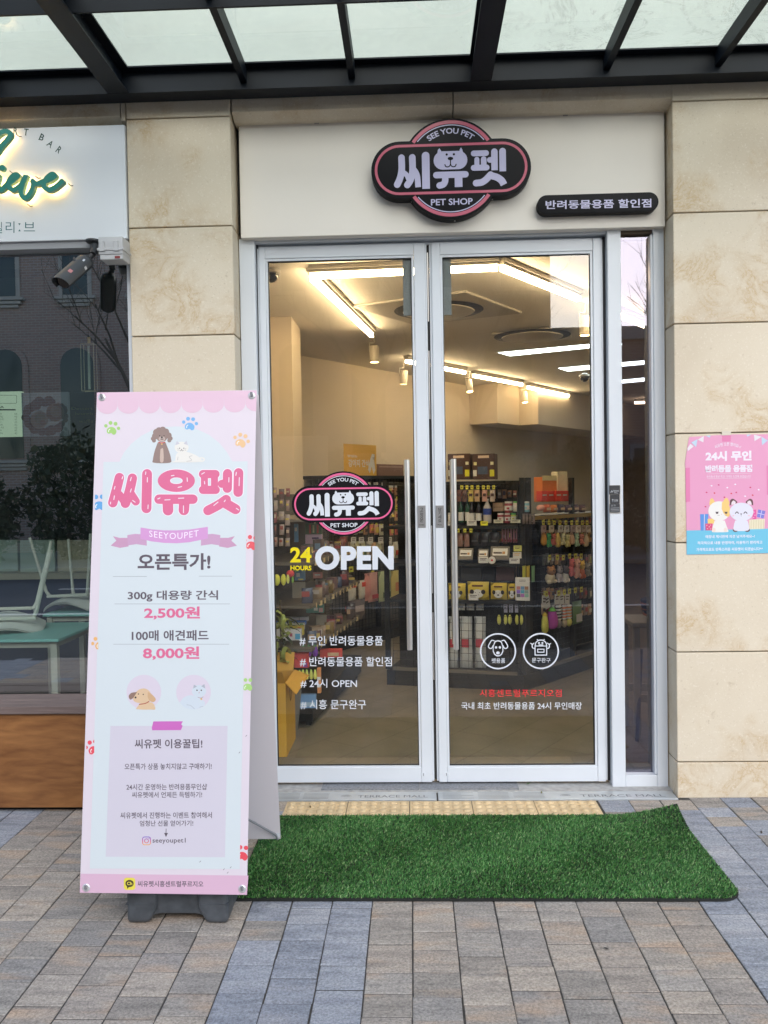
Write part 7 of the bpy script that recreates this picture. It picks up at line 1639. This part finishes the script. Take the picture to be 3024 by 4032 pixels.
MB().prism([(x0+.005, .78, zt_+.001), (x1-.005, .78, zt_+.001), (x1-.005, .84, zt_+.10), (x0+.005, .84, zt_+.10)], (0, -.004, 0)).build('flap', my, yb)
b_ = MB(); k_ = mat('brown_card_ink', (.16, .09, .02), .7)
b_.tube([(x1+.0006, .60+.03*math.cos(t_/8*6.28), .36+.06*math.sin(t_/8*6.28)) for t_ in range(9)], .002, 4); b_.build('stamp_print', k_, yb)
q_ = on_y(*cJ(240, 1325), .4195); b_ = MB(); b_.box((q_.x-.02, .4192, q_.z-.012), (q_.x+.02, .4196, q_.z-.008)); b_.box((q_.x-.014, .4192, q_.z), (q_.x+.014, .4196, q_.z+.006)); b_.build('stamp_print', k_, yb)
gp = thing('gift_plant', 'potted plant with a curly olive green ribbon behind the yellow carton', 'plant', (-.9, .95, .02))
pc_ = on_y(*cW(255, 1330), .92); MB().lathe([(.09, .02), (.12, .30), (.125, .33), (.11, .33)], (pc_.x-.02, .98, 0), 16).build('pot', mat('grey_pot', (.2, .19, .18), .6), gp, smooth=True)
lm = mat('plant_leaf', (.02, .045, .02), .5); rr = random.Random(4)
for k in range(44):
    a_ = rr.uniform(0, 6.28); el = rr.uniform(-.2, 1.0); L_ = rr.uniform(.07, .13); o_ = Vector((pc_.x-.02, .98, .34+rr.uniform(0, .42))); d = Vector((math.cos(a_)*math.cos(el), math.sin(a_)*math.cos(el)*.6, math.sin(el))); s_ = d.cross(Vector((0, 0, 1))).normalized()*L_*.16
    MB().add([o_, o_+d*L_*.4+s_, o_+d*L_*.75+s_*.7-Vector((0, 0, .02)), o_+d*L_-Vector((0, 0, .05)), o_+d*L_*.75-s_*.7-Vector((0, 0, .02)), o_+d*L_*.4-s_], [(0, 1, 5), (1, 2, 4, 5), (2, 3, 4)]).build('leaf', lm, gp, smooth=True)
MB().tube([(pc_.x-.02, .98, .30), (pc_.x-.03, .98, .85)], .012, 7, r1=.006).build('stem', mat('plant_stem', (.08, .06, .03), .7), gp, smooth=True)
rb = mat('olive_ribbon', (.30, .36, .09), .3)
for k in range(9):
    c_ = pc_+Vector((rr.uniform(-.045, .05), rr.uniform(-.13, -.08), rr.uniform(-.06, .14) if k < 6 else rr.uniform(-.16, -.05))); a_ = rr.uniform(0, 3.1); r_ = rr.uniform(.028, .042); vs_ = []; fs_ = []
    for i in range(9):
        t_ = 5.4*i/8; u_ = Vector((math.cos(a_), math.sin(a_), 0))*math.cos(t_)*r_+Vector((0, 0, 1))*math.sin(t_)*r_*1.2; w2 = Vector((-math.sin(a_), math.cos(a_), .3))*.014; vs_ += [c_+u_+w2, c_+u_-w2]
    for i in range(8): fs_.append((2*i, 2*i+1, 2*i+3, 2*i+2))
    MB().add(vs_, fs_).build('ribbon_loop', rb, gp, smooth=True)
MB().add([pc_+Vector(v_) for v_ in ((-.01, -.12, -.08), (.02, -.12, -.08), (.0, -.11, -.36), (.03, -.11, -.36))], [(0, 1, 3, 2)]).build('ribbon_tail', rb, gp)
# -- stool seen in the side window
st = thing('bar_stool', 'pale wooden stool with thin legs behind the narrow side window', 'stool', (1.6, .9, .02))
M_ST = mat('pale_stool_wood', (.46, .46, .38), .5)
q0 = on_y(*cO(355, 362), .75); zt_ = q0.z; xs_ = q0.x
MB().box((xs_, .72, zt_-.03), (xs_+.36, 1.06, zt_)).build('seat', M_ST, st, bevel=.004, seg=1)
for (x, y) in ((xs_+.01, .73), (xs_+.31, .73), (xs_+.01, 1.01), (xs_+.31, 1.01)): MB().box((x, y, .0205), (x+.036, y+.036, zt_-.031)).build('leg', M_ST, st)
for y in (.735, 1.015): MB().box((xs_+.047, y, .24), (xs_+.309, y+.02, .285)).build('stretcher', M_ST, st)
ta = thing('blue_pole', 'slanting blue metal pole leaning behind the stool', 'pole', (1.6, .7, .02))
p0 = on_y(*cO(405, 1560), .68); p1 = on_y(*cO(450, 620), .80); MB().tube([tuple(p0), tuple(p1)], .011, 10).build('tube', mat('navy_tube', (.03, .045, .14), .4), ta, smooth=True); MB().tube([tuple(p0+Vector((0, 0, .03))), tuple(p0-Vector((0, 0, .012)))], .017, 10).build('rubber_foot', mat('navy_tube', ()), ta, smooth=True)
ba = thing('striped_basket', 'dark blue basket with orange bands standing on the stool', 'basket', (xs_+.25, .88, zt_+.001))
MB().lathe([(.07, .0), (.10, .05), (.11, .11), (.105, .12)], (xs_+.20, .88, zt_+.001), 16).build('bowl', mat('basket_blue', (.03, .06, .13), .6), ba, smooth=True)
for z in (.025, .06, .095): MB().lathe([(.088+.2*z, z-.006), (.092+.2*z, z), (.088+.2*z, z+.006)], (xs_+.20, .88, zt_+.001), 16).build('band', mat('basket_orange', (.42, .13, .07), .6), ba, smooth=True)
# ================================================================== ACROSS THE STREET (seen mirrored in the glass)
M_BRK = brick_mat('sun_lightened_brown_brick', (.44, .30, .25), (.35, .25, .215), (.46, .43, .41)); M_BRK2 = brick_mat('sun_lightened_red_brick', (.48, .28, .20), (.40, .24, .175), (.5, .45, .40))  # brick colours raised to carry sunlight that the sun lamp does not throw there
M_WG = mat('far_window_glass', (.03, .05, .055), .12); M_SILLS = mat('pale_sill_stone', (.5, .48, .44), .8)
def arched(cx_, z0, w, h, y, n_=10):
    return [(cx_-w/2, y, z0), (cx_+w/2, y, z0)]+[(cx_+w/2*math.cos(R(180*i/n_)), y, z0+h-w/2+w/2*math.sin(R(180*i/n_))) for i in range(n_+1)]
def brick_house(x0, x1, y, dep, h, m, label, name='brick_building', cols=0, rows=()):
    t = thing(name, label, 'building', ((x0+x1)/2, y, -.03)); MB().box((x0, y-dep, -.06), (x1, y, h)).build('wall', m, t); MB().box((x0-.15, y-dep-.1, h), (x1+.15, y+.15, h+.35)).build('parapet', M_SILLS, t)
    for (z0, hh, w, ar) in rows:
        for i in range(cols):
            cx_ = x0+(x1-x0)*(i+.5)/cols
            f_ = MB().prism(arched(cx_, z0, w+.36, hh+.18, y+.001) if ar else [(cx_-w/2-.12, y+.001, z0), (cx_+w/2+.12, y+.001, z0), (cx_+w/2+.12, y+.001, z0+hh+.12), (cx_-w/2-.12, y+.001, z0+hh+.12)], (0, .04, 0)).build('window', M_SILLS if not ar else m, t)
            MB().prism(arched(cx_, z0+.03, w, hh, y+.042) if ar else [(cx_-w/2, y+.042, z0+.03), (cx_+w/2, y+.042, z0+.03), (cx_+w/2, y+.042, z0+hh), (cx_-w/2, y+.042, z0+hh)], (0, .012, 0)).build('pane', M_WG, f_)
            b_ = MB()
            for k in range(3): b_.box((cx_-w/2-.25+.09*k, y+.002, z0-.10-.10*k), (cx_+w/2+.25-.09*k, y+.16-.04*k, z0-.02-.10*k))
            b_.build('sill', M_SILLS, f_)
    return t
brick_house(-27, 3.9, -19.5, 10, 10.4, M_BRK, 'tall brown brick building with arched windows across the street, mirrored in the cafe window', cols=15, rows=((2.6, 3.1, .95, True), (7.2, 2.2, .7, False)))
brick_house(4.0, 7.4, -19.2, 8, 5.6, M_BRK2, 'low red brick annex beside the tall brick building across the street', cols=2, rows=((1.0, 1.6, .9, False),))
brick_house(9.5, 26, -34, 8, 5.3, M_BRK2, 'distant low brick house row across the street, mirrored in the side window', cols=7, rows=((1.2, 1.8, .9, False), (3.6, 1.2, .8, False)))
M_BARK = mat('bare_tree_bark', (.14, .115, .095), .9, bump=(30, .5))
def bare_tree(x, y, h, seed, label):
    rr = random.Random(seed); t = thing('bare_tree', label, 'tree', (x, y, -.03), 'bare street trees across the road')
    tr_ = MB(); tr_.tube([(x, y, -.04), (x+.04, y, h*.2), (x-.03, y+.03, h*.42)], .11, 9, r1=.07); tr_.build('trunk', M_BARK, t, smooth=True)
    cr2 = MB()
    def grow(p, d, L, r_, lv):
        q1 = p+d*L*.5+Vector((rr.uniform(-.1, .1), rr.uniform(-.1, .1), .05))*L*.4; q2 = p+d*L; cr2.tube([tuple(p), tuple(q1), tuple(q2)], r_, 6 if lv < 2 else 4, r1=r_*.55, cap=False)
        if lv >= 4: return
        for k in range(3 if lv < 3 else 2):
            a_ = rr.uniform(0, 6.28); v_ = Vector((math.cos(a_), math.sin(a_), rr.uniform(.3, .9))).normalized(); grow(p+(q2-p)*rr.uniform(.55, 1), (d*.75+v_*.75).normalized(), L*rr.uniform(.55, .78), r_*.55, lv+1)
    for k in range(4):
        a_ = 6.28*k/4+rr.uniform(-.5, .5); grow(Vector((x-.03, y+.03, h*.42)), Vector((math.cos(a_)*.6, math.sin(a_)*.6, 1)).normalized(), h*.24, .05, 0)
    cr2.build('crown', M_BARK, t, smooth=True)
for i, (x, y, h) in enumerate(((-13.8, -14.2, 7.5), (-6.1, -14.6, 8.2), (-0.8, -13.9, 8.0), (1.4, -14.4, 7.2), (6.3, -14.0, 7.0))): bare_tree(x, y, h, 30+i, '%s bare street tree across the road, mirrored in the glass, counting from the cafe side' % ORD[i])
M_LEAF = None
def leaf_mat():
    m, t, b = nodes_of('evergreen_leaf'); g = N(t, 'ShaderNodeNewGeometry'); c_ = ramp(t, g.outputs['Random Per Island'], [(0, (.018, .035, .018)), (.6, (.035, .06, .028)), (1, (.08, .08, .035))]); t.links.new(c_, b.inputs['Base Color']); b.inputs['Roughness'].default_value = .7; return m
M_LEAF = leaf_mat()
def shrub(x, y, w, h, seed, label):
    rng = np.random.default_rng(seed); n_ = 4200; t = thing('evergreen_shrub', label, 'shrub', (x, y, -.03), 'evergreen shrubs along the far pavement')
    c_ = rng.normal(0, 1, (n_, 3)); c_ /= np.linalg.norm(c_, axis=1)[:, None]; r_ = rng.uniform(.45, 1, n_)**.6; bump_ = 1+.25*np.sin(c_[:, 0]*5+seed)*np.cos(c_[:, 2]*6)
    P = c_*(r_*bump_)[:, None]*np.array([w/2, w*.4, h*.52])+np.array([0, 0, h*.5]); P[:, 2] = np.abs(P[:, 2]); d1 = rng.normal(0, .036, (n_, 3)); d2 = rng.normal(0, .036, (n_, 3))
    V = np.stack([P-d1, P+d2, P+d1, P-d2], 1).reshape(-1, 3); me = bpy.data.meshes.new('foliage'); me.from_pydata(V.tolist(), [], [(4*i, 4*i+1, 4*i+2, 4*i+3) for i in range(n_)]); me.materials.append(M_LEAF); o = bpy.data.objects.new('foliage', me); link(o, t)
    MB().tube([(x, y, -.04), (x+.03, y, h*.6)], .06, 7, r1=.03).build('stem', M_BARK, t)
for i in range(11): shrub(-14+1.95*i, -15.4+.3*(i % 3), 2.1, (2.4, 2.8, 2.2, 3.0, 2.6)[i % 5], 60+i, '%s dark evergreen shrub across the road, mirrored in the glass, counting from the cafe side' % ORD[i])
fp = MB().box((-60, -17, -.055), (60, -13.0, .05)).build('far_pavement', mat('far_paving', (.23, .225, .22), .9, mott=(1, .1))); tag(fp, kind='structure')

# small litter in the photo
for (px_, py_, z, lb, c_) in ((2080, 3086, .012, 'small green leaf lying on the grey sill tile by the right door', (.08, .16, .05)), (2132, 3121, .006, 'small dry leaf lying on the steel drain cover', (.20, .20, .08)), (1222, 3178, .008, 'tiny curled brown leaf on the yellow tactile tile', (.16, .11, .04)), (2387, 3736, .003, 'dark chip of bark lying on a paver at the lower right', (.03, .028, .025)), (2998, 3278, .003, 'dark twig chip on the pavers at the right edge', (.06, .05, .04))):
    p = on_z(px_, py_, z); rr = random.Random(px_); a_ = rr.uniform(0, 3); u_ = Vector((math.cos(a_), math.sin(a_), 0))*.012; v_ = Vector((-math.sin(a_), math.cos(a_), 0))*.005
    o_ = MB().add([p-u_, p+v_+Vector((0, 0, .003)), p+u_+Vector((0, 0, .005)), p-v_+Vector((0, 0, .002)), p-u_-Vector((0, 0, .001)), p-v_*.9], [(0, 1, 2, 3), (0, 5, 2, 1)]).build('leaf_litter', mat('litter_%d' % px_, c_, .7), origin=tuple(p)); tag(o_, lb, 'leaf')
